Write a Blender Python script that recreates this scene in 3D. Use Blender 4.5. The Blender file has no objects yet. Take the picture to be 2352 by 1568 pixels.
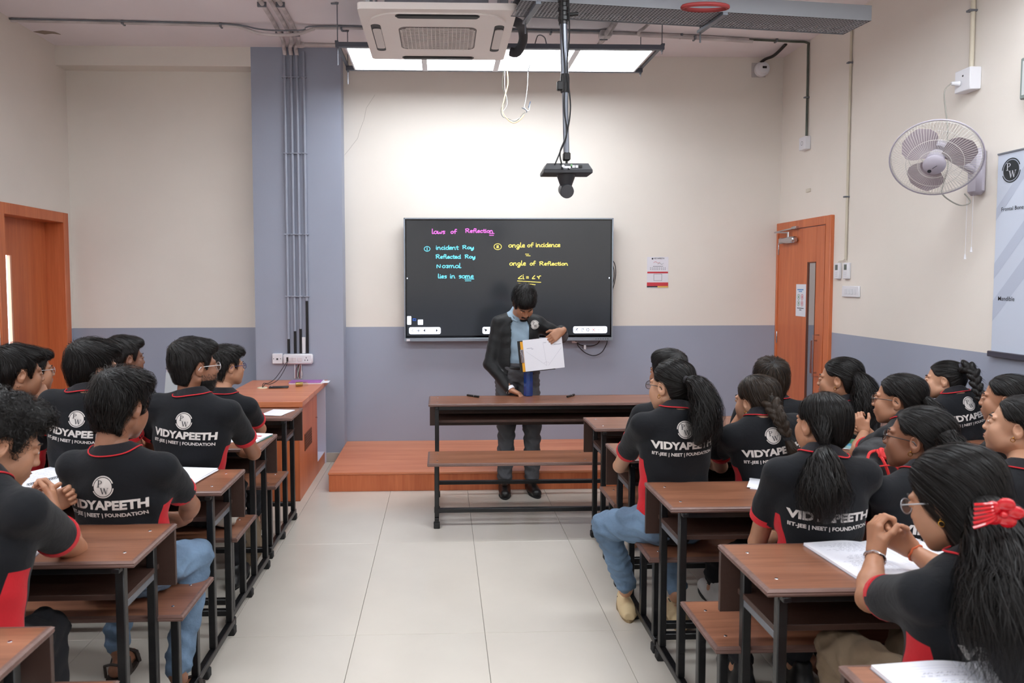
import bpy, bmesh, math, random
import numpy as np
from mathutils import Vector, Matrix, Euler
from mathutils.bvhtree import BVHTree

random.seed(7); RNG = np.random.default_rng(7)
sc = bpy.context.scene
COL = sc.collection
PI = math.pi
# ------------------------------------------------------------------ camera, world, light, exposure
cam_data = bpy.data.cameras.new('camera')
cam = bpy.data.objects.new('camera', cam_data); COL.objects.link(cam)
F, YAW, PITCH, ROLL = 1697.3, 0.0341, 0.0557, -0.002
fw = Vector((math.sin(YAW)*math.cos(PITCH), math.cos(YAW)*math.cos(PITCH), -math.sin(PITCH)))
rt = Vector((math.cos(YAW), -math.sin(YAW), 0)); up = rt.cross(fw)
c_, s_ = math.cos(ROLL), math.sin(ROLL)
rt2 = c_*rt + s_*up; up2 = -s_*rt + c_*up
cam.matrix_world = Matrix(((rt2.x, up2.x, -fw.x, 0), (rt2.y, up2.y, -fw.y, 0), (rt2.z, up2.z, -fw.z, 1.64), (0, 0, 0, 1)))
cam_data.sensor_width = 36; cam_data.lens = F/2352*36
cam_data.shift_x = 102.84/2352; cam_data.shift_y = -45.84/2352
cam_data.clip_start = 0.05; cam_data.clip_end = 60
cam_data.dof.use_dof = True; cam_data.dof.focus_distance = 4.6; cam_data.dof.aperture_fstop = 4.5
sc.camera = cam
world = bpy.data.worlds.new('world'); sc.world = world; world.use_nodes = True
world.node_tree.nodes['Background'].inputs[0].default_value = (0.75, 0.82, 1, 1)
world.node_tree.nodes['Background'].inputs[1].default_value = 0.3
sc.view_settings.view_transform = 'Standard'; sc.view_settings.look = 'None'
sc.view_settings.gamma = 1; sc.view_settings.use_curve_mapping = False
sc.view_settings.exposure = 0.72
PANEL_EMIT = 8.6          # LED ceiling panels, mostly added rows out of view, are what lights this room
sc.cycles.max_bounces = 8
sc.cycles.use_denoising = True

# ------------------------------------------------------------------ materials
def lin(c):
    return tuple(((v/255)/12.92 if v/255 <= .04045 else ((v/255+.055)/1.055)**2.4) for v in c)
MATS = {}
def mat(name, col, rough=.6, metal=0, bump=0, bscale=60, var=0, vscale=8, spec=.5, emit=None, estr=1, stretch=(1, 1, 1), coat=0, trans=0, alpha=1, sheen=0):
    if name in MATS: return MATS[name]
    m = bpy.data.materials.new(name); m.use_nodes = True; nt = m.node_tree; b = nt.nodes['Principled BSDF']
    c = lin(col) if max(col) > 1.001 else col
    b.inputs['Base Color'].default_value = (*c, 1)
    b.inputs['Roughness'].default_value = rough; b.inputs['Metallic'].default_value = metal
    b.inputs['Specular IOR Level'].default_value = spec
    if coat: b.inputs['Coat Weight'].default_value = coat; b.inputs['Coat Roughness'].default_value = .15
    if trans: b.inputs['Transmission Weight'].default_value = trans
    if alpha < 1: b.inputs['Alpha'].default_value = alpha
    if sheen: b.inputs['Sheen Weight'].default_value = sheen
    if emit: b.inputs['Emission Color'].default_value = (*(lin(emit) if max(emit) > 1.001 else emit), 1); b.inputs['Emission Strength'].default_value = estr
    if var or bump:
        tc = nt.nodes.new('ShaderNodeTexCoord'); mp = nt.nodes.new('ShaderNodeMapping')
        mp.inputs['Scale'].default_value = stretch; nt.links.new(tc.outputs['Object'], mp.inputs[0])
    if var:
        n = nt.nodes.new('ShaderNodeTexNoise'); n.inputs['Scale'].default_value = vscale; n.inputs['Detail'].default_value = 5
        nt.links.new(mp.outputs[0], n.inputs['Vector'])
        mr = nt.nodes.new('ShaderNodeMapRange'); mr.inputs[1].default_value = .3; mr.inputs[2].default_value = .7
        mr.inputs[3].default_value = 1-var; mr.inputs[4].default_value = 1+var; nt.links.new(n.outputs[0], mr.inputs[0])
        mx = nt.nodes.new('ShaderNodeVectorMath'); mx.operation = 'SCALE'; mx.inputs[0].default_value = c
        nt.links.new(mr.outputs[0], mx.inputs['Scale']); nt.links.new(mx.outputs[0], b.inputs['Base Color'])
    if bump:
        n2 = nt.nodes.new('ShaderNodeTexNoise'); n2.inputs['Scale'].default_value = bscale; n2.inputs['Detail'].default_value = 3
        nt.links.new(mp.outputs[0], n2.inputs['Vector'])
        bp = nt.nodes.new('ShaderNodeBump'); bp.inputs['Strength'].default_value = bump; bp.inputs['Distance'].default_value = .01
        nt.links.new(n2.outputs[0], bp.inputs['Height']); nt.links.new(bp.outputs[0], b.inputs['Normal'])
    MATS[name] = m
    return m
def wood(name, c1, c2, rough, axis='x', scale=1, coat=0, bump=.03):
    m = bpy.data.materials.new(name); m.use_nodes = True; nt = m.node_tree; b = nt.nodes['Principled BSDF']; L = nt.links.new
    b.inputs['Roughness'].default_value = rough
    if coat: b.inputs['Coat Weight'].default_value = coat; b.inputs['Coat Roughness'].default_value = .2
    tc = nt.nodes.new('ShaderNodeTexCoord'); mp = nt.nodes.new('ShaderNodeMapping')
    s = [14*scale]*3; s['xyz'.index(axis)] = .9*scale; mp.inputs['Scale'].default_value = s
    L(tc.outputs['Object'], mp.inputs[0])
    n1 = nt.nodes.new('ShaderNodeTexNoise'); n1.inputs['Scale'].default_value = 1; n1.inputs['Detail'].default_value = 6; n1.inputs['Distortion'].default_value = .6
    n2 = nt.nodes.new('ShaderNodeTexNoise'); n2.inputs['Scale'].default_value = 9; n2.inputs['Detail'].default_value = 4
    L(mp.outputs[0], n1.inputs['Vector']); L(mp.outputs[0], n2.inputs['Vector'])
    mx = nt.nodes.new('ShaderNodeMix'); mx.data_type = 'FLOAT'; mx.inputs[0].default_value = .35; L(n1.outputs[0], mx.inputs[2]); L(n2.outputs[0], mx.inputs[3])
    cr = nt.nodes.new('ShaderNodeValToRGB'); cr.color_ramp.elements[0].position = .36; cr.color_ramp.elements[1].position = .64
    cr.color_ramp.elements[0].color = (*lin(c1), 1); cr.color_ramp.elements[1].color = (*lin(c2), 1)
    L(mx.outputs[0], cr.inputs[0]); L(cr.outputs[0], b.inputs['Base Color'])
    bp = nt.nodes.new('ShaderNodeBump'); bp.inputs['Strength'].default_value = bump; bp.inputs['Distance'].default_value = .003
    L(n2.outputs[0], bp.inputs['Height']); L(bp.outputs[0], b.inputs['Normal'])
    MATS[name] = m; return m
def wall_mat(name, split=True):
    """cream paint above, blue-grey dado below 1.21 m: the paint line is real paint."""
    m = bpy.data.materials.new(name); m.use_nodes = True; nt = m.node_tree; b = nt.nodes['Principled BSDF']; L = nt.links.new
    tc = nt.nodes.new('ShaderNodeTexCoord'); g = nt.nodes.new('ShaderNodeNewGeometry'); sp = nt.nodes.new('ShaderNodeSeparateXYZ'); L(g.outputs['Position'], sp.inputs[0])
    gt = nt.nodes.new('ShaderNodeMath'); gt.operation = 'GREATER_THAN'; gt.inputs[1].default_value = 1.213 if split else 9; L(sp.outputs[2], gt.inputs[0])
    mx = nt.nodes.new('ShaderNodeMix'); mx.data_type = 'RGBA'; L(gt.outputs[0], mx.inputs[0])
    mx.inputs[6].default_value = (*lin((156, 162, 179)), 1); mx.inputs[7].default_value = (*lin((229, 222, 214)), 1)
    n = nt.nodes.new('ShaderNodeTexNoise'); n.inputs['Scale'].default_value = 1.3; n.inputs['Detail'].default_value = 4; L(g.outputs['Position'], n.inputs['Vector'])
    mr = nt.nodes.new('ShaderNodeMapRange'); mr.inputs[1].default_value = .3; mr.inputs[2].default_value = .7; mr.inputs[3].default_value = .97; mr.inputs[4].default_value = 1.03
    L(n.outputs[0], mr.inputs[0])
    vm = nt.nodes.new('ShaderNodeVectorMath'); vm.operation = 'SCALE'; L(mx.outputs[2], vm.inputs[0]); L(mr.outputs[0], vm.inputs['Scale']); L(vm.outputs[0], b.inputs['Base Color'])
    b.inputs['Roughness'].default_value = .55; b.inputs['Specular IOR Level'].default_value = .35
    n2 = nt.nodes.new('ShaderNodeTexNoise'); n2.inputs['Scale'].default_value = 240; L(g.outputs['Position'], n2.inputs['Vector'])
    n3 = nt.nodes.new('ShaderNodeTexNoise'); n3.inputs['Scale'].default_value = 5; L(g.outputs['Position'], n3.inputs['Vector'])
    ad = nt.nodes.new('ShaderNodeMath'); ad.operation = 'MULTIPLY_ADD'; ad.inputs[1].default_value = 4; L(n3.outputs[0], ad.inputs[0]); L(n2.outputs[0], ad.inputs[2])
    bp = nt.nodes.new('ShaderNodeBump'); bp.inputs['Strength'].default_value = .12; bp.inputs['Distance'].default_value = .004; L(ad.outputs[0], bp.inputs['Height']); L(bp.outputs[0], b.inputs['Normal'])
    MATS[name] = m; return m
M_WALL = wall_mat('wall_paint'); M_COLUMN = wall_mat('column_paint', False)
M_CEIL = mat('ceiling_paint', (236, 229, 233), .8, bump=.1, bscale=6, var=.02, vscale=2)
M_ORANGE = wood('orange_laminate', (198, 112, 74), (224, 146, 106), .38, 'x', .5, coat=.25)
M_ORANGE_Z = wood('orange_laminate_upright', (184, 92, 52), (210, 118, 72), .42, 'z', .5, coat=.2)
M_DESK = wood('brown_laminate', (116, 72, 52), (158, 106, 80), .36, 'x', .55, coat=.25)
M_EDGE = mat('brown_edge_lipping', (112, 84, 76), .4, bump=.25, bscale=40, var=.18, vscale=14, stretch=(.3, 1, 1))
M_PANELB = mat('dark_brown_board', (64, 43, 36), .5, var=.15, vscale=8, bump=.1)
M_STEEL = mat('black_painted_steel', (19, 19, 21), .36, metal=0, var=.25, vscale=20, bump=.1)
M_RUBBER = mat('black_rubber', (26, 26, 27), .7)
M_CHROME = mat('chrome', (200, 200, 205), .2, metal=1)
M_GREYM = mat('galvanised_metal', (120, 124, 132), .45, metal=.6, var=.1, vscale=20)
M_WHITE = mat('white_plastic', (226, 226, 232), .4)
M_BLACK = mat('black_plastic', (24, 24, 26), .4)
M_PIPE_GREY = mat('grey_painted_conduit', (150, 156, 172), .35, var=.05)
M_PIPE_WH = mat('smeared_white_conduit', (198, 190, 190), .6, var=.3, vscale=9, stretch=(.35, 1, 1))
M_PAPER = mat('paper', (238, 238, 246), .8)
M_INK = mat('ink', (70, 78, 110), .8)
M_DARKINK = mat('dark_print', (38, 40, 48), .7)
M_CREAM = mat('cream_conduit', (205, 196, 178), .5, var=.05)

mat('orange_thread', (206, 100, 60), .7)
# ------------------------------------------------------------------ mesh helpers
class MB:
    def __init__(s): s.v = []; s.f = []; s.mi = []; s.cur = 0
    def add(s, vs, fs):
        o = len(s.v); s.v += [tuple(x) for x in vs]; s.f += [tuple(i+o for i in q) for q in fs]; s.mi += [s.cur]*len(fs); return s
    def box(s, a, b, bv=0, rot=None, org=None):
        x0, y0, z0 = a; x1, y1, z1 = b
        if bv > 0:
            P = []; F_ = []
            bv = min(bv, (x1-x0)/2.01, (y1-y0)/2.01, (z1-z0)/2.01)
            for sx in (0, 1):
                for sy in (0, 1):
                    for sz in (0, 1):
                        X, Y, Z = (x0, x1)[sx], (y0, y1)[sy], (z0, z1)[sz]; ix, iy, iz = X+(bv, -bv)[sx], Y+(bv, -bv)[sy], Z+(bv, -bv)[sz]
                        P += [(X, iy, iz), (ix, Y, iz), (ix, iy, Z)]
            I = lambda sx, sy, sz, k: (sx*4+sy*2+sz)*3+k
            for k in (0, 1):
                for a_, q in ((0, [(k, 0, 0), (k, 1, 0), (k, 1, 1), (k, 0, 1)]), (1, [(0, k, 0), (1, k, 0), (1, k, 1), (0, k, 1)]), (2, [(0, 0, k), (1, 0, k), (1, 1, k), (0, 1, k)])):
                    F_.append([I(*c, a_) for c in q])
            for i in (0, 1):
                for j in (0, 1):
                    F_.append([I(0, i, j, 1), I(1, i, j, 1), I(1, i, j, 2), I(0, i, j, 2)])
                    F_.append([I(i, 0, j, 0), I(i, 1, j, 0), I(i, 1, j, 2), I(i, 0, j, 2)])
                    F_.append([I(i, j, 0, 0), I(i, j, 1, 0), I(i, j, 1, 1), I(i, j, 0, 1)])
                    for k in (0, 1): F_.append([I(i, j, k, 0), I(i, j, k, 1), I(i, j, k, 2)])
        else:
            P = [(x, y, z) for x in (x0, x1) for y in (y0, y1) for z in (z0, z1)]
            F_ = [(0, 1, 3, 2), (4, 6, 7, 5), (0, 4, 5, 1), (2, 3, 7, 6), (0, 2, 6, 4), (1, 5, 7, 3)]
        if rot is not None:
            o = Vector(org) if org else Vector(((x0+x1)/2, (y0+y1)/2, (z0+z1)/2))
            P = [tuple(rot @ (Vector(p)-o) + o) for p in P]
        return s.add(P, F_)
    def tube(s, pts, r, n=10, cap=True, rs=None, close=False):
        pts = [Vector(p) for p in pts]; m = len(pts); base = len(s.v); V = []; prev = None
        for i, p in enumerate(pts):
            if close: t = pts[(i+1) % m]-pts[i-1]
            else: t = (pts[min(i+1, m-1)]-pts[max(i-1, 0)])
            if t.length < 1e-9: t = Vector((0, 0, 1))
            t.normalize()
            if prev is None:
                u = t.orthogonal().normalized()
            else:
                u = (prev-t*prev.dot(t)); u = u.normalized() if u.length > 1e-6 else t.orthogonal().normalized()
            prev = u; w = t.cross(u); rr = rs[i] if rs else r
            for k in range(n):
                a = 2*PI*k/n; V.append(tuple(p+u*math.cos(a)*rr+w*math.sin(a)*rr))
        Fc = []
        for i in range(m if close else m-1):
            j = (i+1) % m
            for k in range(n): Fc.append((i*n+k, i*n+(k+1) % n, j*n+(k+1) % n, j*n+k))
        if cap and not close: Fc.append(tuple(range(n-1, -1, -1))); Fc.append(tuple((m-1)*n+k for k in range(n)))
        return s.add(V, Fc)
    def lathe(s, prof, c=(0, 0, 0), n=24, axis='z', mtx=None):
        V = []; Fc = []
        for r, h in prof:
            for k in range(n):
                a = 2*PI*k/n; p = (r*math.cos(a), r*math.sin(a), h)
                if axis == 'y': p = (p[0], h, p[1])
                if axis == 'x': p = (h, p[0], p[1])
                p = Vector(p)
                if mtx is not None: p = mtx @ p
                V.append(tuple(p+Vector(c)))
        for i in range(len(prof)-1):
            for k in range(n): Fc.append((i*n+k, i*n+(k+1) % n, (i+1)*n+(k+1) % n, (i+1)*n+k))
        Fc.append(tuple(range(n-1, -1, -1))); Fc.append(tuple((len(prof)-1)*n+k for k in range(n)))
        return s.add(V, Fc)
    def prism(s, poly, a, b, plane='xy'):
        """extrude a 2D polygon from a to b along the axis normal to plane"""
        def P(u, v, w): return {'xy': (u, v, w), 'xz': (u, w, v), 'yz': (w, u, v)}[plane]
        n = len(poly); V = [P(u, v, a) for u, v in poly]+[P(u, v, b) for u, v in poly]
        Fc = [tuple(range(n)), tuple(range(2*n-1, n-1, -1))]+[(i, (i+1) % n, n+(i+1) % n, n+i) for i in range(n)]
        return s.add(V, Fc)
    def xf(s, m):
        s.v = [tuple(m @ Vector(p)) for p in s.v]; return s
    def build(s, name, mats, parent=None, smooth=True, ang=40, loc=None, fixn=True):
        me = bpy.data.meshes.new(name); me.from_pydata(s.v, [], s.f)
        for m in (mats if isinstance(mats, (list, tuple)) else [mats]): me.materials.append(m)
        if max(s.mi, default=0) > 0: me.polygons.foreach_set('material_index', s.mi)
        if fixn:
            bm = bmesh.new(); bm.from_mesh(me); bmesh.ops.recalc_face_normals(bm, faces=bm.faces); bm.to_mesh(me); bm.free()
        me.update()
        if smooth: me.shade_smooth(); me.set_sharp_from_angle(angle=math.radians(ang))
        o = bpy.data.objects.new(name, me); COL.objects.link(o)
        if parent is not None: o.parent = parent
        if loc is not None: o.location = loc
        return o
def tag(o, label=None, cat=None, group=None, kind=None):
    if label: o['label'] = label
    if cat: o['category'] = cat
    if group: o['group'] = group
    if kind: o['kind'] = kind
    return o
def empty(name, loc=(0, 0, 0), rz=0, label=None, cat=None, group=None):
    o = bpy.data.objects.new(name, None); COL.objects.link(o); o.location = loc; o.rotation_euler = (0, 0, rz); o.empty_display_size = .1
    return tag(o, label, cat, group)
def struct(o): o['kind'] = 'structure'; return o
KIDS = {}
def copy_tree(root, loc=None, rz=None):
    r = root.copy(); COL.objects.link(r)
    if loc is not None: r.location = loc
    if rz is not None: r.rotation_euler = (0, 0, rz)
    for ch in [o for o in COL.objects if o.parent == root]:
        c = ch.copy(); COL.objects.link(c); c.parent = r
        for g in [o for o in COL.objects if o.parent == ch]:
            d = g.copy(); COL.objects.link(d); d.parent = c
    return r
def rrect(x0, y0, x1, y1, r, n=5):
    P = []
    for cx, cy, a0 in ((x1-r, y1-r, 0), (x0+r, y1-r, PI/2), (x0+r, y0+r, PI), (x1-r, y0+r, 1.5*PI)):
        for i in range(n+1): a = a0+PI/2*i/n; P.append((cx+r*math.cos(a), cy+r*math.sin(a)))
    return P
def smooth_path(P, k=6):
    P = [Vector(p) for p in P]; out = []
    for i in range(len(P)-1):
        p0 = P[max(i-1, 0)]; p1 = P[i]; p2 = P[i+1]; p3 = P[min(i+2, len(P)-1)]
        for j in range(k):
            t = j/k; out.append(.5*((2*p1)+(-p0+p2)*t+(2*p0-5*p1+4*p2-p3)*t*t+(-p0+3*p1-3*p2+p3)*t**3))
    out.append(P[-1]); return out
TEXT_CACHE = {}
def text_mesh(s, bold=0.0, spacing=1.0, shear=0):
    """outline of a built-in font string, as (verts, faces) with height of capitals about 0.7"""
    key = (s, bold, spacing, shear)
    if key in TEXT_CACHE: return TEXT_CACHE[key]
    cu = bpy.data.curves.new('t', 'FONT'); cu.body = s; cu.offset = bold; cu.space_character = spacing; cu.shear = shear; cu.resolution_u = 3
    o = bpy.data.objects.new('t', cu); COL.objects.link(o)
    dg = bpy.context.evaluated_depsgraph_get(); dg.update(); me = bpy.data.meshes.new_from_object(o.evaluated_get(dg))
    V = [tuple(v.co) for v in me.vertices]; Fc = [tuple(p.vertices) for p in me.polygons]
    bpy.data.objects.remove(o); bpy.data.curves.remove(cu); bpy.data.meshes.remove(me)
    TEXT_CACHE[key] = (V, Fc); return V, Fc
def put_text(mb, s, org, ux, uz, width=None, height=None, bold=0.0, center=True, n=(0, 0, 0), spacing=1.0):
    V, Fc = text_mesh(s, bold, spacing)
    if not V: return mb
    xs = [v[0] for v in V]; ys = [v[1] for v in V]; w = max(xs)-min(xs); h = max(ys)-min(ys)
    k = width/w if width else height/h; ky = height/h if height else k
    ux = Vector(ux); uz = Vector(uz); o = Vector(org)+Vector(n); ox = (min(xs)+w/2) if center else min(xs)
    mb.add([tuple(o+ux*(v[0]-ox)*k+uz*(v[1]-min(ys))*ky) for v in V], Fc); return mb
# ------------------------------------------------------------------ room shell
D, DC, ZC, XL, XR, YB = 6.83, 6.655, 3.683, -3.35, 3.153, -2.6
T = .15
struct(MB().box((XL-.6, D, -.1), (XR+.2, D+T, ZC+.1)).build('wall_back', M_WALL, smooth=False))
# left wall with the door opening (y 5.83..6.68, z 0..2.16)
m = MB()
m.box((XL-.3, YB, 0), (XL, 5.76, ZC)).box((XL-.3, 6.72, 0), (XL, D, ZC)).box((XL-.3, 5.76, 2.20), (XL, 6.72, ZC))
struct(m.build('wall_left', M_WALL, smooth=False))
m = MB(); m.box((XR, YB, 0), (XR+T, 5.90, ZC)).box((XR, 6.815, 0), (XR+T, D, ZC)).box((XR, 5.90, 2.12), (XR+T, 6.815, ZC))
struct(m.build('wall_right', M_WALL, smooth=False))
struct(MB().box((XL-.3, YB-T, 0), (XR+T, YB, ZC)).build('wall_rear', M_WALL, smooth=False))
struct(MB().box((XL-.3, YB-T, ZC), (XR+T, D+T, ZC+.12)).build('ceiling', M_CEIL, smooth=False))
fl = struct(MB().box((XL-.3, YB-T, -.1), (XR+T, D+T, -.006)).build('floor', mat('tile_grout', (150, 144, 136), .9), smooth=False))
M_TILE = mat('vitrified_floor_tile', (206, 199, 189), .2, var=.03, vscale=3, spec=.5, bump=.015, bscale=8)
def tile_mesh(w, l):
    return MB().box((.001, .001, -.008), (w-.001, l-.001, 0), bv=.0012)
tcache = {}
for i in range(-6, 8):
    for j in range(-7, 3):
        x0, y0 = -.406+.6*i, 4.554+1.2*j; x1, y1 = x0+.6, y0+1.2
        x0c, x1c, y0c, y1c = max(x0, XL), min(x1, XR), max(y0, YB), min(y1, D)
        if x1c-x0c < .02 or y1c-y0c < .02: continue
        k = (round(x1c-x0c, 3), round(y1c-y0c, 3))
        if k not in tcache:
            o = tile_mesh(*k).build('floor_tile', M_TILE, parent=fl, smooth=False); tcache[k] = o
        else:
            o = tcache[k].copy(); COL.objects.link(o)
        o.location = (x0c, y0c, 0)
# column and beams
struct(MB().box((-1.668, DC, 0), (-.885, D, ZC)).build('column', M_COLUMN, smooth=False))
struct(MB().box((XL, DC, 3.515), (-1.668, D, ZC)).build('beam', M_WALL, smooth=False))
M_SKIRT = mat('skirting_tile', (186, 178, 168), .3, var=.05)
struct(MB().box((-1.675, DC-.008, 0), (-.877, DC, .085), bv=.002).build('baseboard_column', M_SKIRT))
struct(MB().box((XL, D-.01, 0), (-1.675, D, .085), bv=.002).build('baseboard_back', M_SKIRT))
struct(MB().box((XL, YB, 0), (XL+.01, 5.74, .085), bv=.002).build('baseboard_left', M_SKIRT))
struct(MB().box((XR-.01, YB, 0), (XR, 5.84, .085), bv=.002).build('baseboard_right', M_SKIRT))
# paint chips on ceiling edge, hairline crack near the column
M_CHIP = mat('bare_plaster', (150, 136, 124), .9, var=.1)
tag(MB().prism([(-3.34, 6.30), (-3.25, 6.27), (-3.17, 6.30), (-3.15, 6.36), (-3.21, 6.34), (-3.28, 6.36)], ZC-.0035, ZC-.001).build('plaster_patch', M_CHIP), 'small flake of bare plaster on the ceiling by the left wall', 'patch', kind='structure')
tag(MB().tube([(-.60, D-.002, 3.32), (-.68, D-.002, 3.20), (-.70, D-.002, 3.10), (-.74, D-.002, 3.0), (-.76, D-.002, 2.93), (-.83, D-.002, 2.84), (-.88, D-.002, 2.78)], .0009, 5).build('wall_crack', mat('crack', (150, 142, 134), .9)), None, None, kind='structure')
# ------------------------------------------------------------------ doors
def grp(name): return struct(empty(name))
d1 = grp('door_1')   # left door, recessed
m = MB(); m.box((XL-.26, 5.71, 0), (XL+.014, 5.795, 2.243), bv=.003).box((XL-.26, 6.68, 0), (XL+.014, 6.765, 2.243), bv=.003).box((XL-.26, 5.795, 2.155), (XL+.014, 6.68, 2.243), bv=.003)
m.build('door_frame', M_ORANGE_Z, d1)
m = MB(); XD = XL-.185
m.box((XD, 5.795, 0), (XD+.035, 6.03, 2.155)).box((XD, 6.14, 0), (XD+.035, 6.68, 2.155)).box((XD, 6.03, 0), (XD+.035, 6.14, .75)).box((XD, 6.03, 1.85), (XD+.035, 6.14, 2.155))
m.build('door_leaf', M_ORANGE_Z, d1, smooth=False)
m = MB(); m.box((XD+.0, 6.120, .75), (XD+.043, 6.14, 1.85)).box((XD, 6.03, .75), (XD+.043, 6.04, 1.85)); m.build('pane_bead', mat('pale_bead', (214, 160, 134), .5), d1)
MB().box((XD+.012, 6.04, .75), (XD+.018, 6.12, 1.85)).build('pane', mat('daylit_glass', (240, 240, 255), .2, emit=(.85, .9, 1), estr=3.2), d1)
d2 = grp('door_2')   # right door, closed, nearly flush
m = MB(); X = XR-.03
m.box((X, 5.865, 0), (XR+.08, 5.945, 2.16), bv=.004).box((X, 6.80, 0), (XR+.08, D-.002, 2.16), bv=.003).box((X, 5.945, 2.09), (XR+.08, 6.80, 2.16), bv=.003)
m.build('door_frame', M_ORANGE_Z, d2)
M_DOOR2 = M_ORANGE_Z
m = MB(); a, b_ = XR-.02, XR+.02
m.box((a, 5.972, .01), (b_, 6.105, 2.085), bv=.002).box((a, 6.245, .01), (b_, 6.80, 2.085), bv=.002).box((a, 6.105, .01), (b_, 6.245, .35)).box((a, 6.105, 1.79), (b_, 6.245, 2.085))
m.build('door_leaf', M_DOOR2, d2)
m = MB(); m.box((b_+.03, 5.945, 0), (b_+.04, 5.965, 2.09)).build('gap_shade', mat('door_gap_dark', (60, 28, 18), .8), d2)  # dark strip: shade of the gap between leaf and frame put into colour
m = MB(); M_BEAD2 = mat('dark_bead', (96, 46, 24), .5)
m.box((a-.004, 6.228, .35), (b_, 6.245, 1.79)).box((a-.002, 6.105, .35), (b_, 6.110, 1.79)).box((a-.002, 6.105, 1.78), (b_, 6.245, 1.79)); m.build('pane_bead', M_BEAD2, d2)
MB().box((a+.003, 6.11, .35), (a+.008, 6.228, 1.78)).build('pane', mat('mirror_like_door_glass', (190, 192, 196), .04, metal=.9), d2)
hd = MB(); hd.tube([(a, 6.06, 1.13), (a-.05, 6.06, 1.13), (a-.05, 6.06, .86), (a, 6.06, .86)], .008, 8).tube([(a, 6.025, 1.18), (a-.05, 6.025, 1.18), (a-.05, 6.025, .83), (a, 6.025, .83)], .007, 8); hd.build('door_handle', M_CHROME, d2)
MB().box((a-.006, 6.045, .62), (a, 6.075, .68), bv=.002).build('lock_plate', M_CHROME, d2)
for zz in (1.87, 1.05, .3): MB().box((a-.008, 6.785, zz), (a, 6.803, zz+.11), bv=.002).build('hinge', M_CHROME, d2)
cl = MB(); cl.box((a-.055, 6.42, 1.965), (a, 6.70, 2.02), bv=.012).tube([(a-.03, 6.55, 2.02), (a-.03, 6.55, 2.065)], .012, 8).tube([(a-.03, 6.55, 2.06), (a-.05, 6.78, 2.075)], .007, 6).tube([(a-.05, 6.78, 2.075), (a-.02, 6.44, 2.095)], .007, 6).box((a-.04, 6.40, 2.085), (a, 6.48, 2.108), bv=.003)
cl.build('door_closer', M_CHROME, d2)
m = MB(); m.cur = 0; m.box((a-.0035, 6.262, 1.32), (a-.0005, 6.435, 1.60)); dp = m.build('door_notice', mat('notice_paper', (226, 230, 240), .6), smooth=False)
tag(dp, 'white notice with four round symbols taped on the orange door beside the slot window', 'notice')
def ring(mb, c, r, w, nrm='x', n=16, off=0):
    V = []; Fc = []
    for k in range(n):
        a_ = 2*PI*k/n
        for rr in (r-w, r): V.append((c[0], c[1]+rr*math.cos(a_), c[2]+rr*math.sin(a_)) if nrm == 'x' else (c[0]+rr*math.cos(a_), c[1], c[2]+rr*math.sin(a_)))
    for k in range(n): j = (k+1) % n; Fc.append((2*k, 2*k+1, 2*j+1, 2*j))
    return mb.add(V, Fc)
M_GREEN = mat('green_print', (70, 130, 80), .7); M_REDP = mat('red_print', (200, 60, 70), .7); M_BLUEP = mat('blue_print', (70, 140, 200), .7)
xx = a-.0042
for (yy, zz, mm) in ((6.385, 1.489, M_GREEN), (6.322, 1.489, M_REDP), (6.385, 1.433, M_GREEN), (6.322, 1.433, M_REDP)):
    q = MB(); ring(q, (xx, yy, zz), .025, .004); q.box((xx-.0003, yy-.006, zz-.012), (xx, yy+.006, zz+.012)); q.build('symbol', mm, dp)
q = MB(); q.box((xx-.0003, 6.30, 1.548), (xx, 6.41, 1.557)).box((xx-.0003, 6.325, 1.533), (xx, 6.385, 1.540)); q.build('heading', M_BLUEP, dp)
q = MB(); q.box((xx-.0003, 6.29, 1.388), (xx, 6.41, 1.394)).box((xx-.0003, 6.33, 1.373), (xx, 6.37, 1.379)); q.build('caption', M_DARKINK, dp)
# ------------------------------------------------------------------ podium
pm = MB(); pm.box((-.885, 5.70, 0), (2.35, D-.001, .142), bv=.002)
pm2 = MB(); pm2.box((-.889, 5.692, .132), (2.354, D-.001, .15), bv=.003)
pr = empty('podium', (0, 0, 0), 0, 'low orange laminate teaching platform along the back wall under the big screen', 'platform')
pm.build('riser', M_ORANGE_Z, pr); pm2.build('deck', M_ORANGE, pr)
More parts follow.
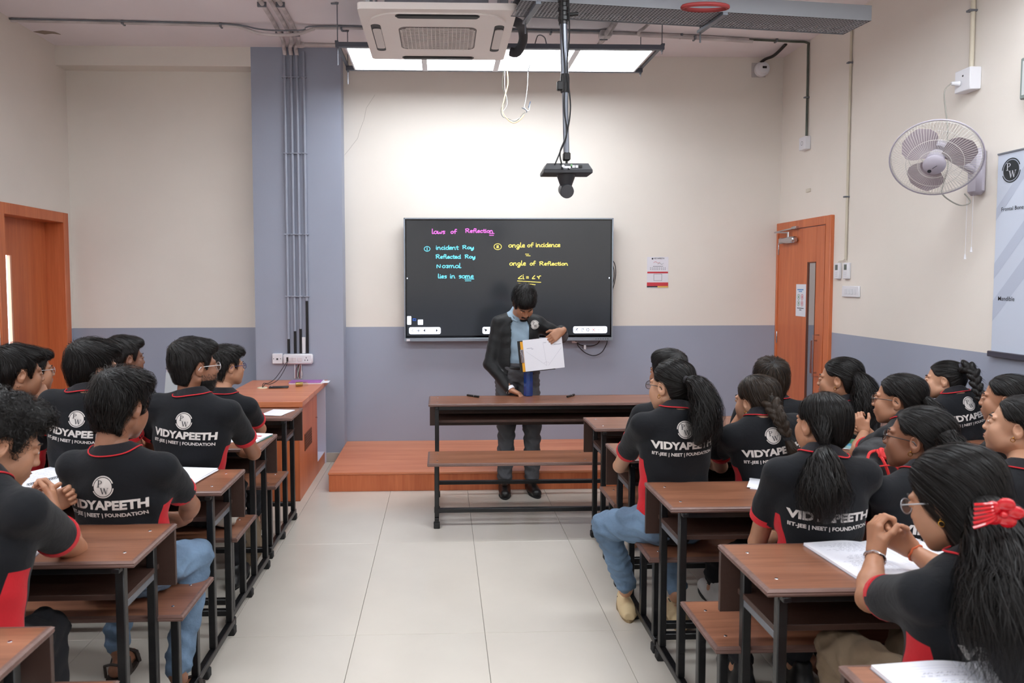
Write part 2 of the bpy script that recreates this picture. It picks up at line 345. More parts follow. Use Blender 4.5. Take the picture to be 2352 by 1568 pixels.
# ------------------------------------------------------------------ ceiling light arrays
M_LED = mat('led_diffuser', (255, 255, 255), .5, emit=(.90, .955, 1.0), estr=PANEL_EMIT)
M_FRAME = mat('panel_white_frame', (215, 215, 220), .4, metal=.2)
M_BAR = mat('dark_grey_channel', (92, 96, 106), .45, metal=.5)
def light_array(x0, y0, z=3.36, n=4, label=''):
    r = empty('ceiling_light', (x0, y0, z), 0, label, 'light')
    w = .5775
    for k in range(n):
        pf = MB(); a0 = k*w; a1 = a0+w; e = .012
        pf.box((a0, 0, 0), (a1, e, .02)).box((a0, w-e, 0), (a1, w, .02)).box((a0, e, 0), (a0+e, w-e, .02)).box((a1-e, e, 0), (a1, w-e, .02)).box((a0, 0, .02), (a1, w, .03))
        f_ = pf.build('light_panel', M_FRAME, r, smooth=False)
        MB().box((a0+e, e, .004), (a1-e, w-e, .012)).build('diffuser', M_LED, f_, smooth=False)
    L = n*w
    for yy in (-.03, w-.005): MB().box((-.07, yy, .0), (L+.07, yy+.035, .035), bv=.002).build('frame_bar', M_BAR, r)
    for k in range(1, n): MB().box((k*w-.022, 0, -.004), (k*w+.022, w, 0), bv=.001).build('cross_bar', M_BAR if 0 else M_FRAME, r)
    for xx in (-.06, L+.06): MB().box((xx-.012, -.03, .03), (xx+.012, w+.03, .045)).build('end_bar', M_BAR, r)
    for xx in (-.055, L+.055):
        for yy, dn in ((-.013, -.13 if xx < 0 else -.03), (w+.013, -.11 if xx < 0 else -.03)):
            q = MB(); q.tube([(xx, yy, dn), (xx, yy, ZC-z)], .004, 8).lathe([(.01, ZC-z-.006), (.014, ZC-z)], (xx, yy, 0), 8).box((xx-.045, yy-.006, ZC-z-.012), (xx+.01, yy+.006, ZC-z-.004)).lathe([(.009, -.012), (.009, 0)], (xx, yy, 0), 6)
            q.build('threaded_rod', M_GREYM, r)
    return r
light_array(-.709, 5.606, label='row of four bright LED panels hung from the ceiling above the screen')
for yy, nm in ((3.0, 'front'), (.55, 'middle'), (-1.9, 'rear')):  # unseen panel rows, assumed and added to match the room's brightness
    for xx, sd in ((-3.15, 'left'), (.70, 'right')):
        light_array(xx, yy, label='added unseen row of LED panels, %s half of the ceiling above the %s desks' % (sd, nm))
# ------------------------------------------------------------------ interactive screen
TX, TZ = -.343, 2.203; TW, TH = 1.907, 1.118; TY = 6.715
tv = empty('interactive_screen', (TX+TW/2, TY, TZ-TH), 0, 'large dark interactive display on the cream wall with coloured handwriting on it', 'screen')
def T(u, v, d=0): return (-TW/2+u*TW, d, (1-v)*TH)      # u right 0..1, v down 0..1, local
def px(x, y): return ((x-928)/481.0, (y-500)/285.0)       # measured photograph units across the screen face
m = MB(); m.box((-TW/2+.02, .045, .06), (TW/2-.02, .10, TH-.03), bv=.01).build('housing', M_BLACK, tv)
m = MB(); m.box((-TW/2, 0, .03), (-TW/2+.012, .05, TH), bv=.002).box((TW/2-.012, 0, .03), (TW/2, .05, TH), bv=.002).box((-TW/2, 0, TH-.012), (TW/2, .05, TH), bv=.002).box((-TW/2, -.006, 0), (TW/2, .05, .032), bv=.003)
m.build('bezel', mat('brushed_silver_frame', (150, 158, 170), .35, metal=.6), tv)
M_SCR = mat('screen_glass', (22, 24, 28), .16, spec=.6, emit=(.012, .0135, .016), estr=1.0)
MB().box((-TW/2+.012, .004, .032), (TW/2-.012, .05, TH-.012)).build('display_panel', M_SCR, tv, smooth=False)
MB().box((-TW/2+.012, .0025, .032), (TW/2-.012, .0042, .052)).box((-TW/2+.012, .0025, TH-.024), (TW/2-.012, .0042, TH-.012)).box((-TW/2+.012, .0025, .052), (-TW/2+.024, .0042, TH-.024)).box((TW/2-.024, .0025, .052), (TW/2-.012, .0042, TH-.024)).build('inner_border', mat('black_gloss', (6, 6, 8), .12), tv, smooth=False)
for xx in (-.5, .5): MB().box((xx-.03, .09, .2), (xx+.03, D-TY-.001, TH-.1), bv=.004).build('wall_bracket', M_STEEL, tv)
# handwriting: single stroke letters (baseline 0, x height 1)
G = {
 'a': (1.0, [[(.85, .8), (.5, 1), (.12, .7), (.12, .25), (.45, 0), (.8, .35), (.88, .95), (.85, .3), (1.1, .05)]]),
 'w': (1.2, [[(.05, .95), (.15, .2), (.4, .05), (.6, .6), (.75, .1), (1.0, .2), (1.1, .95)]]),
 's': (.8, [[(.7, .9), (.35, 1.0), (.15, .75), (.55, .45), (.6, .12), (.2, 0)]]),
 'o': (.9, [[(.5, 1), (.12, .6), (.3, .05), (.7, .15), (.8, .7), (.5, 1)]]),
 'f': (.8, [[(.8, 1.7), (.5, 1.8), (.35, 1.3), (.33, 0)], [(.05, .9), (.75, .95)]]),
 'R': (1.3, [[(.15, 0), (.15, 1.7)], [(0, 1.6), (.7, 1.8), (1.0, 1.35), (.65, .95), (.2, .85)], [(.45, .9), (1.1, 0)]]),
 'e': (.8, [[(.1, .5), (.6, .6), (.6, .95), (.3, 1), (.08, .5), (.25, .05), (.7, .12)]]),
 'l': (.5, [[(.15, 1.8), (.12, .3), (.25, .02), (.45, .1)]]),
 'c': (.8, [[(.7, .85), (.4, 1), (.1, .5), (.3, .03), (.75, .12)]]),
 't': (.7, [[(.35, 1.5), (.33, .2), (.5, 0), (.65, .1)], [(.02, 1.0), (.7, 1.02)]]),
 'i': (.4, [[(.15, .95), (.15, .1), (.3, 0)], [(.15, 1.4), (.16, 1.48)]]),
 'n': (1.0, [[(.1, .95), (.12, 0)], [(.12, .6), (.4, 1), (.7, .8), (.72, .1), (.9, .02)]]),
 'm': (1.4, [[(.1, .95), (.12, 0)], [(.12, .6), (.35, 1), (.55, .8), (.58, 0)], [(.58, .6), (.85, 1), (1.05, .75), (1.08, .1), (1.3, .05)]]),
 'd': (1.0, [[(.8, .8), (.4, 1), (.1, .5), (.35, 0), (.75, .3), (.85, 1.8), (.82, .2), (1.0, .02)]]),
 'y': (1.0, [[(.08, .95), (.2, .3), (.5, .2), (.8, .9)], [(.82, .95), (.75, -.3), (.4, -.8), (.2, -.5), (.9, .1)]]),
 'N': (1.3, [[(.15, 0), (.2, 1.2), (.85, .1), (.95, 1.3)]]),
 'r': (.8, [[(.1, .9), (.4, 1.0), (.65, .85), (.4, .5), (.65, .25), (.4, 0), (.15, .15)]]),
 'g': (1.0, [[(.8, .8), (.45, 1), (.1, .6), (.4, .1), (.78, .5), (.78, .9), (.72, -.4), (.4, -.8), (.15, -.5), (.95, .15)]]),
 '<': (.9, [[(.8, 1.2), (.1, .1), (.85, .1)]]),
 '=': (1.0, [[(.1, .7), (.8, .72)], [(.1, .25), (.85, .27)]]),
 'v': (.9, [[(.1, 1.1), (.4, .1), (.85, .95)]]),
 '1': (.5, [[(.2, 1.2), (.2, 0)]]), '2': (.9, [[(.1, 1.0), (.5, 1.25), (.75, .9), (.1, .05), (.85, .05)]]),
 'Y': (1.0, [[(.05, 1.0), (.3, .6), (.65, 1.1), (.95, 1.15)], [(.55, 1.0), (.45, 0)]])}
def stroke(mb, pts, w, d=.0028):
    pts = [Vector((p[0], p[1])) for p in pts]; n = len(pts); V = []; Fc = []
    for i in range(n):
        t = pts[min(i+1, n-1)]-pts[max(i-1, 0)]
        t = t.normalized() if t.length > 1e-9 else Vector((1, 0)); q = Vector((-t.y, t.x))*w/2
        e = t*(w*.35)*(-1 if i == 0 else 1 if i == n-1 else 0)
        for sgn in (1, -1): u, v = px(*(pts[i]+q*sgn+e)); V.append(T(u, v, d))
    for i in range(n-1): Fc.append((2*i, 2*i+1, 2*i+3, 2*i+2))
    mb.add(V, Fc)
def write(mb, s, x0, yb, x1, xh, w=1.5, slope=0):
    """s laid from x0 to x1 (photo pixels of the crop), baseline yb"""
    tot = sum(G[c][0] if c != ' ' else .9 for c in s); kx = (x1-x0)/tot; x = x0
    for c in s:
        if c == ' ': x += .9*kx; continue
        for st in G[c][1]:
            P = [(x+p[0]*kx, yb-p[1]*xh+slope*(x-x0)) for p in st]
            if len(P) > 2: P = [tuple(v)[:2] for v in smooth_path([(p[0], p[1], 0) for p in P], 5)]
            stroke(mb, P, w)
        x += G[c][0]*kx
c2 = lambda x, y: (900+x/4.4377, 480+y/4.4377)
def W(mb, s, x0, y, x1, xh, slope=0):
    a_ = c2(x0, y); b_ = c2(x1, y); q_ = MB(); write(q_, s, a_[0], a_[1], b_[0], xh/4.4377, 1.7, slope); q_.build('handwriting', INK[0], tv, smooth=False)
def LN(mb, *pts): stroke(mb, [c2(*p) for p in pts], 1.4)
M_PINK = mat('pink_ink', (30, 5, 30), .5, emit=(.95, .16, .80), estr=1.0); M_CYAN = mat('cyan_ink', (5, 20, 30), .5, emit=(.14, .66, .90), estr=1.0); M_YEL = mat('yellow_ink', (30, 25, 5), .5, emit=(.92, .70, .14), estr=1.0)
INK = [M_PINK]; q = MB(); W(q, 'laws', 408, 250, 545, 27); W(q, 'of', 596, 248, 660, 24); W(q, 'Reflection', 748, 238, 1030, 22); LN(q, (992, 249), (1040, 248)); LN(q, (992, 266), (1034, 266)); q.build('underline', M_PINK, tv, smooth=False)
INK[0] = M_CYAN; q = MB(); W(q, 'incident', 448, 410, 678, 24); W(q, 'Ray', 718, 405, 836, 20); W(q, 'Reflected', 448, 502, 700, 22); W(q, 'Ray', 742, 500, 850, 20); W(q, 'Normal', 452, 598, 705, 26); W(q, 'lies', 468, 703, 560, 24); W(q, 'in', 590, 703, 645, 26); W(q, 'same', 678, 703, 832, 26); LN(q, (740, 714), (834, 713)); LN(q, (745, 731), (804, 731))
W(q, '1', 353, 418, 370, 22); q2 = [c2(360+29*math.cos(a_), 404+24*math.sin(a_)) for a_ in np.linspace(0, 2*PI, 22)]; stroke(q, q2, 1.4); q.build('underline', M_CYAN, tv, smooth=False)
INK[0] = M_YEL; q = MB(); W(q, 'angle', 1185, 388, 1355, 26); W(q, 'of', 1375, 386, 1440, 24); W(q, 'incidence', 1463, 384, 1716, 25); W(q, 'angle', 1195, 573, 1365, 26); W(q, 'of', 1402, 573, 1462, 24); W(q, 'Reflection', 1502, 573, 1795, 21)
LN(q, (1358, 458), (1392, 459)); LN(q, (1366, 474), (1408, 476)); W(q, '<i', 1280, 712, 1350, 28); W(q, '=', 1366, 712, 1396, 30); W(q, '<', 1425, 712, 1458, 28); W(q, 'Y', 1478, 712, 1518, 26); LN(q, (1277, 733), (1517, 748)); LN(q, (1290, 757), (1370, 760), (1460, 773))
W(q, '2', 1062, 392, 1088, 17); q2 = [c2(1076+38*math.cos(a_), 382+30*math.sin(a_)) for a_ in np.linspace(0, 2*PI, 24)]; stroke(q, q2, 1.4); q.build('underline', M_YEL, tv, smooth=False)
M_UI = mat('ui_white', (200, 205, 220), .4, emit=(.74, .79, .92), estr=1.0); M_UID = mat('ui_dark', (8, 14, 28), .5); M_UIR = mat('ui_red', (220, 60, 30), .5, emit=(.8, .12, .05), estr=.6); M_UIB = mat('ui_blue', (10, 30, 90), .5, emit=(.02, .12, .6), estr=.8)
def pill(x0, y0, x1, y1, r):
    P = [c2(*p) for p in rrect(x0, y0, x1, y1, r)]; P = [px(*p) for p in P]
    me = MB(); P3 = [T(u, v, .0026) for u, v in P]; me.add(P3, [tuple(range(len(P3)))]); return me
def icon(strokes, mm, w=1.1):
    q = MB()
    for st in strokes: stroke(q, [c2(*p) for p in st], w, .0022)
    return q.build('icon', mm, tv, smooth=False)
for r_ in ((172, 1206, 494, 1278, 18), (920, 1206, 1040, 1278, 18), (1852, 1204, 2202, 1276, 18), (153, 1092, 195, 1180, 6), (262, 1128, 315, 1182, 6)): pill(*r_).build('toolbar', M_UI, tv, smooth=False)
icon([[(215, 1226), (201, 1241), (215, 1256)], [(250, 1241), (287, 1241)], [(268, 1222), (268, 1260)], [(1896, 1224), (1880, 1240)]], M_UID, 1.2)
q = MB()
for tri in ([(336, 1222), (336, 1258), (318, 1240)], [(446, 1222), (446, 1258), (464, 1240)], [(936, 1222), (972, 1236), (952, 1256)]): q.add([T(*px(*c2(*p)), .0022) for p in tri], [(0, 1, 2)])
q.build('icon', M_UID, tv, smooth=False)
icon([[(386, 1234), (394, 1232), (398, 1238), (386, 1250), (399, 1250)]], mat('ui_violet', (60, 60, 160), .5), .7)
icon([[(1872, 1224), (1884, 1236)], [(1902, 1224), (1890, 1236)], [(1872, 1256), (1884, 1244)], [(1902, 1256), (1890, 1244)],
      [(1958, 1232), (1946, 1226), (1934, 1234), (1934, 1248), (1946, 1256), (1958, 1250)], [(1962, 1222), (1960, 1234), (1950, 1234)],
      [(2003+13*math.cos(t), 1240+13*math.sin(t)) for t in np.linspace(0, 2*PI, 12)], [(2048, 1256), (2076, 1224)], [(2103, 1236), (2112, 1244), (2122, 1236)], [(2158, 1224), (2174, 1239), (2158, 1254)]]
     + [[(2003+13*math.cos(t), 1240+13*math.sin(t)), (2003+19*math.cos(t), 1240+19*math.sin(t))] for t in np.linspace(0, 2*PI, 9)[:-1]], M_UID, 1.0)
icon([[(2048, 1226), (2078, 1256)]], M_UIR, 1.2)
icon([[(212, 1120), (242, 1120), (242, 1138), (212, 1138), (212, 1120)]], M_UIB, 1.3)
q = MB(); put_text(q, 'v 2.10.2', T(*px(*c2(181, 1164)), .0022), Vector((0, 0, 1)), Vector((-1, 0, 0)), width=.05, center=False); q.build('version_text', M_UID, tv, smooth=False)
for xx in (153, 2215):
    q = MB(); q.add([T(*px(*c2(xx+4+5*math.cos(t), 704+8*math.sin(t))), .0022) for t in np.linspace(0, 2*PI, 12)[:-1]], [tuple(range(11))]); q.build('side_handle', M_UI, tv, smooth=False)
q = MB(); q.box((-TW/2+.02, -.009, .004), (-TW/2+.05, -.006, .024), bv=.001); q.build('sticker', M_WHITE, tv)
q = MB()
for k in range(6): q.box((TW/2-.16+k*.022, -.0075, .014), (TW/2-.15+k*.022, -.006, .019))
q.build('front_ports', M_BLACK, tv)
# cables hanging from the screen
cb = empty('screen_cables', (1.38, 6.77, 1.08), 0, 'black cables looping below the right corner of the big screen', 'cable')
for P in ([(-.14, 0, .01), (-.12, .01, -.05), (-.05, .02, -.115), (.03, .02, -.14), (.1, .02, -.11), (.14, .01, -.04), (.15, 0, .01)], [(-.15, 0, .0), (-.1, .02, -.04), (0, .02, -.05), (.06, .02, -.03), (.08, 0, .01)]):
    MB().tube(smooth_path(P), .0045, 6).build('cable', M_BLACK, cb)
MB().box((-.07, .0, -.08), (-.05, .012, -.04), bv=.002).build('cable_tag', M_WHITE, cb)
MB().box((-.18, .0, -.02), (-.13, .04, .0), bv=.003).build('plug', M_WHITE, cb)
sc2 = MB(); sc2.tube(smooth_path([(1.562, 6.76, 1.83), (1.59, 6.76, 1.78), (1.598, 6.76, 1.70), (1.588, 6.76, 1.62), (1.562, 6.76, 1.52)]), .004, 6).tube(smooth_path([(1.562, 6.77, 1.80), (1.582, 6.77, 1.74), (1.585, 6.77, 1.66), (1.562, 6.77, 1.56)]), .004, 6)
tag(sc2.build('cable_loop', M_BLACK), 'thin black cable loop sticking out at the right edge of the big screen', 'cable')
# calendar poster on back wall
po = empty('wall_poster', (2.007, D, 1.565), 0, 'white and red printed poster taped to the cream wall right of the screen', 'poster')
MB().box((-.1, -.003, 0), (.1, -.0008, .288)).build('sheet', mat('poster_paper', (226, 224, 232), .6), po, smooth=False)
q = MB()
for a_ in ((-.097, .136, .097, .152), (-.1, .018, .1, .052)): q.box((a_[0], -.0042, a_[1]), (a_[2], -.003, a_[3]))
q.build('red_band', M_REDP, po, smooth=False)
MB().box((-.1, -.0042, .006), (.0, -.003, .018)).build('dark_band', M_DARKINK, po, smooth=False)
MB().box((.0, -.0042, .004), (.1, -.003, .018)).build('yellow_band', mat('yellow_print', (225, 180, 90), .7), po, smooth=False)
q = MB(); put_text(q, 'VIDYAPEETH', (.01, -.0036, .268), (1, 0, 0), (0, 0, 1), width=.1, bold=.02)
ring(q, (-.05, -.0038, .272), .008, .008, 'y')
for k in range(9):
    for j in range(2): q.box((-.07+k*.017, -.0042, .168+j*.014), (-.066+k*.017, -.003, .177+j*.014))
for k in (-.045, .0): q.box((k, -.0042, .2), (k+.05, -.003, .203))
q.build('print', M_DARKINK, po, smooth=False)
q = MB(); ring(q, (-.04, -.0038, .25), .0001, .0001, 'y'); q.tube(smooth_path([(-.04, -.0036, .235), (-.02, -.0036, .245), (0, -.0036, .232), (.02, -.0036, .24)]), .0015, 4); q.build('red_script', M_REDP, po, smooth=False)
q = MB(); q.tube(smooth_path([(-.0, -.0036, .222), (.02, -.0036, .23), (.035, -.0036, .22), (.055, -.0036, .228)]), .0013, 4); q.box((-.035, -.0042, .068), (.04, -.003, .07)).box((-.035, -.0042, .128), (.04, -.003, .13)).box((-.036, -.0042, .068), (-.034, -.003, .13)).box((.039, -.0042, .068), (.041, -.003, .13)); q.build('black_script', M_DARKINK, po, smooth=False)
# ------------------------------------------------------------------ ceiling conduits
def clip_(p, r_, ax='y'): pass
def conduit(pts, r_, mm, label, clips=(), name='conduit', k=4, cat='conduit'):
    o = empty(name, pts[0], 0, label, cat); P = [Vector(p)-Vector(pts[0]) for p in pts]
    MB().tube(smooth_path(P, k) if len(P) > 2 else P, r_, 10).build('pipe', mm, o)
    for c, ax in clips:
        c = Vector(c)-Vector(pts[0]); e = r_+.004
        if ax == 'x': MB().box((c.x-.008, c.y-e-.012, c.z-e), (c.x+.008, c.y+e+.012, c.z+e), bv=.002).build('clip', M_GREYM, o)
        if ax == 'y': MB().box((c.x-e-.012, c.y-.008, c.z-e), (c.x+e+.012, c.y+.008, c.z+e), bv=.002).build('clip', M_GREYM, o)
        if ax == 'z': MB().box((c.x-e-.014, c.y-e, c.z-.006), (c.x+e+.014, c.y+e, c.z+.006), bv=.002).build('clip', M_GREYM, o)
    return o
zc = ZC-.014
conduit([(-3.349, 6.0, zc), (-2.5, 6.03, zc), (-1.72, 6.07, zc), (-1.6, 6.075, zc-.01), (-1.45, 6.08, zc-.055), (-1.3, 6.085, zc-.065), (-1.15, 6.09, zc-.055), (-1.02, 6.10, zc-.01), (-.9, 6.10, zc), (.3, 6.13, zc), (1.55, 6.17, zc), (2.6, 6.29, zc)], .013, M_PIPE_WH, 'long paint-smeared conduit across the ceiling bending under three crossing pipes', [((-2.5, 6.03, zc), 'x'), ((-1.75, 6.068, zc), 'x'), ((-.8, 6.104, zc), 'x'), ((.9, 6.152, zc), 'x'), ((2.0, 6.22, zc), 'x')], k=5)
conduit([(-3.349, 5.975, zc+.004), (-2.5, 6.005, zc+.004), (-1.7, 6.045, zc+.004), (-1.45, 6.055, zc-.03), (-1.3, 6.06, zc-.038), (-1.1, 6.065, zc-.03), (-.95, 6.07, zc+.004), (.2, 6.10, zc+.004), (1.3, 6.13, zc+.004)], .006, M_GREYM, 'thin dark cable run along the front of the long ceiling conduit')
conduit([(2.6, 6.29, zc), (3.0, 6.335, zc), (XR-.02, 6.345, zc-.005), (XR-.014, 6.34, zc-.06), (XR-.014, 6.335, 3.3), (XR-.014, 6.333, 2.86)], .0095, mat('black_green_conduit', (84, 90, 82), .5, var=.75, vscale=5), 'black conduit turning from the ceiling down the right wall to a socket', [((2.85, 6.32, zc), 'x'), ((XR-.014, 6.335, 3.2), 'z')], k=5)
for k, xx in enumerate((-1.365, -1.312, -1.262)):
    x2 = (-1.30, -1.225, -1.165)[k]+.0
    conduit([(x2-.035, 4.6, zc), (x2-.01, 5.6, zc), (x2-.03+.0, 6.35, zc), (xx, DC-.06, zc-.005), (xx, DC-.022, zc-.05), (xx, DC-.018, 3.61)], .017, M_PIPE_WH, ('left', 'middle', 'right')[k]+' of three whitewashed pipes running over the ceiling onto the column', [((x2-.015, 5.6, zc), 'y'), ((x2-.028, 6.25, zc), 'y')] if k != 1 else [], k=5)
conduit([(-1.20, 6.53, zc), (-.5, 6.55, zc), (1.0, 6.56, zc), (1.36, 6.5, zc), (1.37, 5.6, zc)], .016, M_PIPE_WH, 'whitewashed conduit along the ceiling behind the LED panels', [((-.7, 6.545, zc), 'x')], k=3)
q = MB(); q.lathe([(.035, -.02), (.04, -.015), (.04, .014)], (-1.21, 6.53, zc), 16).lathe([(.012, -.024), (.012, -.018)], (-1.225, 6.52, zc), 10); tag(q.build('junction_box', M_PIPE_WH), 'round white junction box on the ceiling above the blue column', 'box')
conduit([(1.66, 5.3, zc-.03), (1.62, 5.9, zc-.03), (1.60, 6.02, zc-.03), (1.64, 6.12, zc-.03), (1.9, 6.15, zc-.03), (2.4, 6.22, zc-.03), (2.62, 6.25, zc-.03)], .013, M_PIPE_WH, 'white conduit bending from the cable tray along the ceiling corner', [((1.64, 5.6, zc-.03), 'y'), ((2.1, 6.18, zc-.03), 'x')], k=5)
conduit([(1.36, 4.9, zc-.025), (1.35, 5.6, zc-.025), (1.345, 6.3, zc-.025)], .017, M_PIPE_WH, 'short white pipe crossing under the long ceiling conduit right of the pole', [((1.352, 5.5, zc-.025), 'y'), ((1.347, 6.2, zc-.025), 'y')], k=3)
q = MB(); q.box((1.30, 6.10, zc-.04), (1.40, 6.20, zc+.012), bv=.01); tag(q.build('junction_box', M_PIPE_WH), 'square white junction box where two ceiling conduits cross', 'box')
# column pipes
PX = (-1.372, -1.314, -1.264, -1.205); PZ = (1.12, 1.19, 1.21, 1.46)
for k in range(4):
    o = empty('column_conduit', (PX[k], DC-.016, .99), 0, ('leftmost', 'second from left', 'third from left', 'rightmost')[k]+' of four vertical grey conduits down the front of the blue column', 'conduit')
    MB().tube([(0, 0, PZ[k]-.99), (0, 0, 3.64-.99)], .0125, 12).build('pipe', M_PIPE_GREY, o)
    MB().tube([(0, 0, .002), (0, 0, PZ[k]-.99)], .0118, 12).build('black_sleeve', M_BLACK, o)
    for zz in (3.42, 2.76, 2.05, 1.5): MB().box((-.024, -.015, zz-.995), (.024, .015, zz-.985), bv=.002).build('saddle_clip', M_PIPE_GREY, o)
MB_ = MB().box((-1.256, DC-.018, .99), (-1.222, DC-.002, 1.135), bv=.002); tag(MB_.build('trunking', M_WHITE), 'short white trunking piece between the conduits just above the socket strip', 'trunking')
sk = empty('socket_box', (-1.47, DC, .9), 0, 'small square white socket box on the column left of the long switch strip', 'socket')
MB().box((-.045, -.04, 0), (.045, 0, .09), bv=.004).build('box_body', M_WHITE, sk)
q = MB(); q.box((-.008, -.042, .035), (.008, -.04, .05)).lathe([(.004, -.042), (.004, -.04)], (-.032, 0, .045), 8, 'y').lathe([(.004, -.042), (.004, -.04)], (.03, 0, .045), 8, 'y'); q.build('socket_hole', M_DARKINK, sk)
s2 = empty('switch_strip', (-1.288, DC, .895), 0, 'long white socket and switch strip on the column above the teacher desk', 'socket')
MB().box((-.132, -.045, 0), (.132, 0, .092), bv=.012).build('box_body', M_WHITE, s2)
for xx in (-.062, -.03, .02): MB().box((xx-.022, -.049, .026), (xx+.018, -.044, .062), bv=.003).build('switch', mat('switch_plate', (214, 208, 212), .4), s2)
MB().box((-.1, -.0475, .028), (-.082, -.044, .064)).build('data_port', M_BLACK, s2)
q = MB(); 
for xx, zz in ((.075, .058), (.064, .036), (.087, .036)): q.box((xx-.003, -.047, zz-.005), (xx+.003, -.0445, zz+.006))
q.build('socket_hole', M_BLACK, s2)
wr = empty('hanging_wires', (-1.28, DC-.012, .76), 0, 'bundle of red green and white wires hanging below the switch strip', 'wire')
for k, (xx, cc) in enumerate(((-.03, (120, 50, 50)), (-.018, (60, 90, 60)), (-.008, (210, 205, 205)), (.004, (150, 60, 55)), (.014, (190, 190, 190)))):
    MB().tube(smooth_path([(xx*.3+.01, 0, .138), (xx+.004, -.004, .09), (xx+.012*math.sin(k*2), -.006, .04), (xx-.004, 0, .005)]), .003, 5).build('wire', mat('wire_%d' % k, cc, .5), wr)
for xx in (-.045, .012): MB().box((xx, .0, .005), (xx+.008, .006, .138)).build('cable_strip', M_WHITE, wr)
cc_ = MB(); cc_.tube(smooth_path([(-1.375, DC-.055, .935), (-1.40, 6.54, .88), (-1.44, 6.40, .80), (-1.47, 6.27, .775), (-1.49, 6.19, .785), (-1.495, 6.165, .77), (-1.495, 6.16, .755)]), .003, 6).tube(smooth_path([(-1.372, DC-.055, .93), (-1.39, 6.54, .86), (-1.42, 6.40, .785), (-1.455, 6.25, .768), (-1.475, 6.18, .78), (-1.49, 6.15, .757)]), .003, 6)
tag(cc_.build('charging_cable', M_BLACK), 'thin black cable running from the switch strip down into the desk grommet', 'cable')
# ------------------------------------------------------------------ teacher's cabinet desk
X0, X1, Y0, Y1 = -1.70, -1.03, 5.44, 6.645
td = empty('teacher_desk', (X1, Y0, 0), 0, 'orange laminate cabinet desk standing against the blue column', 'desk')
MB().box((X0-X1, 0, .71), (0, Y1-Y0, .75), bv=.002).build('worktop', M_ORANGE, td)
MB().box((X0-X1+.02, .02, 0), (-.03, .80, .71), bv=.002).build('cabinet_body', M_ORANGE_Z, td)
M_LILAC = mat('lilac_white_board', (206, 204, 222), .5)
MB().box((X0-X1+.02, Y1-Y0-.03, 0), (-.02, Y1-Y0-.01, .71)).build('end_panel', M_LILAC, td, smooth=False)
MB().box((X0-X1+.02, .80, 0), (-.03, Y1-Y0-.03, .10), bv=.001).build('plinth', M_ORANGE_Z, td)
MB().box((X0-X1+.03, .80, .10), (-.032, Y1-Y0-.03, .104)).build('shelf', M_LILAC, td, smooth=False)
MB().box((X0-X1+.02, .80, .104), (X0-X1+.04, Y1-Y0-.03, .71)).build('back_panel', M_LILAC, td, smooth=False)
q = MB(); yv0, yv1, zv0, zv1 = .22, .52, .33, .46
q.box((-.029, yv0, zv0), (-.026, yv1, zv0+.006)).box((-.029, yv0, zv1-.006), (-.026, yv1, zv1)).box((-.029, yv0, zv0), (-.026, yv0+.006, zv1)).box((-.029, yv1-.006, zv0), (-.026, yv1, zv1))
for k in range(1, 6): q.box((-.0288, yv0, zv0+k*(zv1-zv0)/6-.003), (-.027, yv1, zv0+k*(zv1-zv0)/6+.003))
for k in range(1, 14): q.box((-.0288, yv0+k*(yv1-yv0)/14-.003, zv0), (-.027, yv0+k*(yv1-yv0)/14+.003, zv1))
v_ = q.build('vent_grille', mat('vent_brown', (120, 66, 44), .5), td, smooth=False)
MB().box((-.0295, yv0, zv0), (-.0288, yv1, zv1)).build('vent_opening', M_BLACK, v_, smooth=False)
MB().lathe([(.004, 0), (.006, .012), (.003, .016)], (-.03, .72, .5), 10, 'x').build('knob', M_CHROME, td)
gm = MB(); gm.lathe([(.042, .75), (.042, .754), (.036, .757), (.022, .757), (.02, .752)], (-1.495, 6.155, 0), 20); tag(gm.build('cable_grommet', mat('cream_plastic', (226, 214, 186), .5)), 'round cream cable grommet set in the teacher desk top', 'grommet')
ph = empty('mobile_phone', (-1.36, 6.16, .75), math.radians(8), 'black phone lying face down on the teacher desk', 'phone')
MB().box((-.08, -.04, .001), (.08, .04, .011), bv=.004).build('body', M_BLACK, ph); MB().lathe([(.006, .011), (.005, .0125)], (-.06, .02, 0), 12).build('lens', M_CHROME, ph)
rb = empty('register_book', (-1.18, 6.45, .75), math.radians(2), 'purple covered book lying at the back of the teacher desk', 'book')
MB().box((-.14, -.09, .001), (.14, .09, .012)).build('pages', M_PAPER, rb, smooth=False)
MB().box((-.145, -.095, .012), (.13, .09, .0145), bv=.001).build('cover', mat('purple_cover', (168, 96, 176), .4, var=.2, vscale=14), rb)
q = MB(); q.prism([(.06, -.1), (.19, -.03), (.19, .1), (.08, .09)], .003, .0042); q.build('loose_sheet', M_PAPER, rb, smooth=False)
kk = empty('brass_coil', (-1.20, 6.235, .75), math.radians(15), 'small brass cylinder with a coil of thin wire beside the purple book', 'coil')
M_BRASS = mat('brass', (176, 156, 96), .3, metal=.8)
MB().lathe([(.017, -.035), (.019, -.03), (.019, .02), (.017, .022)], (0, 0, .020), 16, 'x').build('cylinder', M_BRASS, kk)
MB().tube([(.02+.05*t/40, .017*math.cos(t), .021+.017*math.sin(t)) for t in np.linspace(0, 38, 120)], .0012, 4).build('wire_coil', M_BRASS, kk)
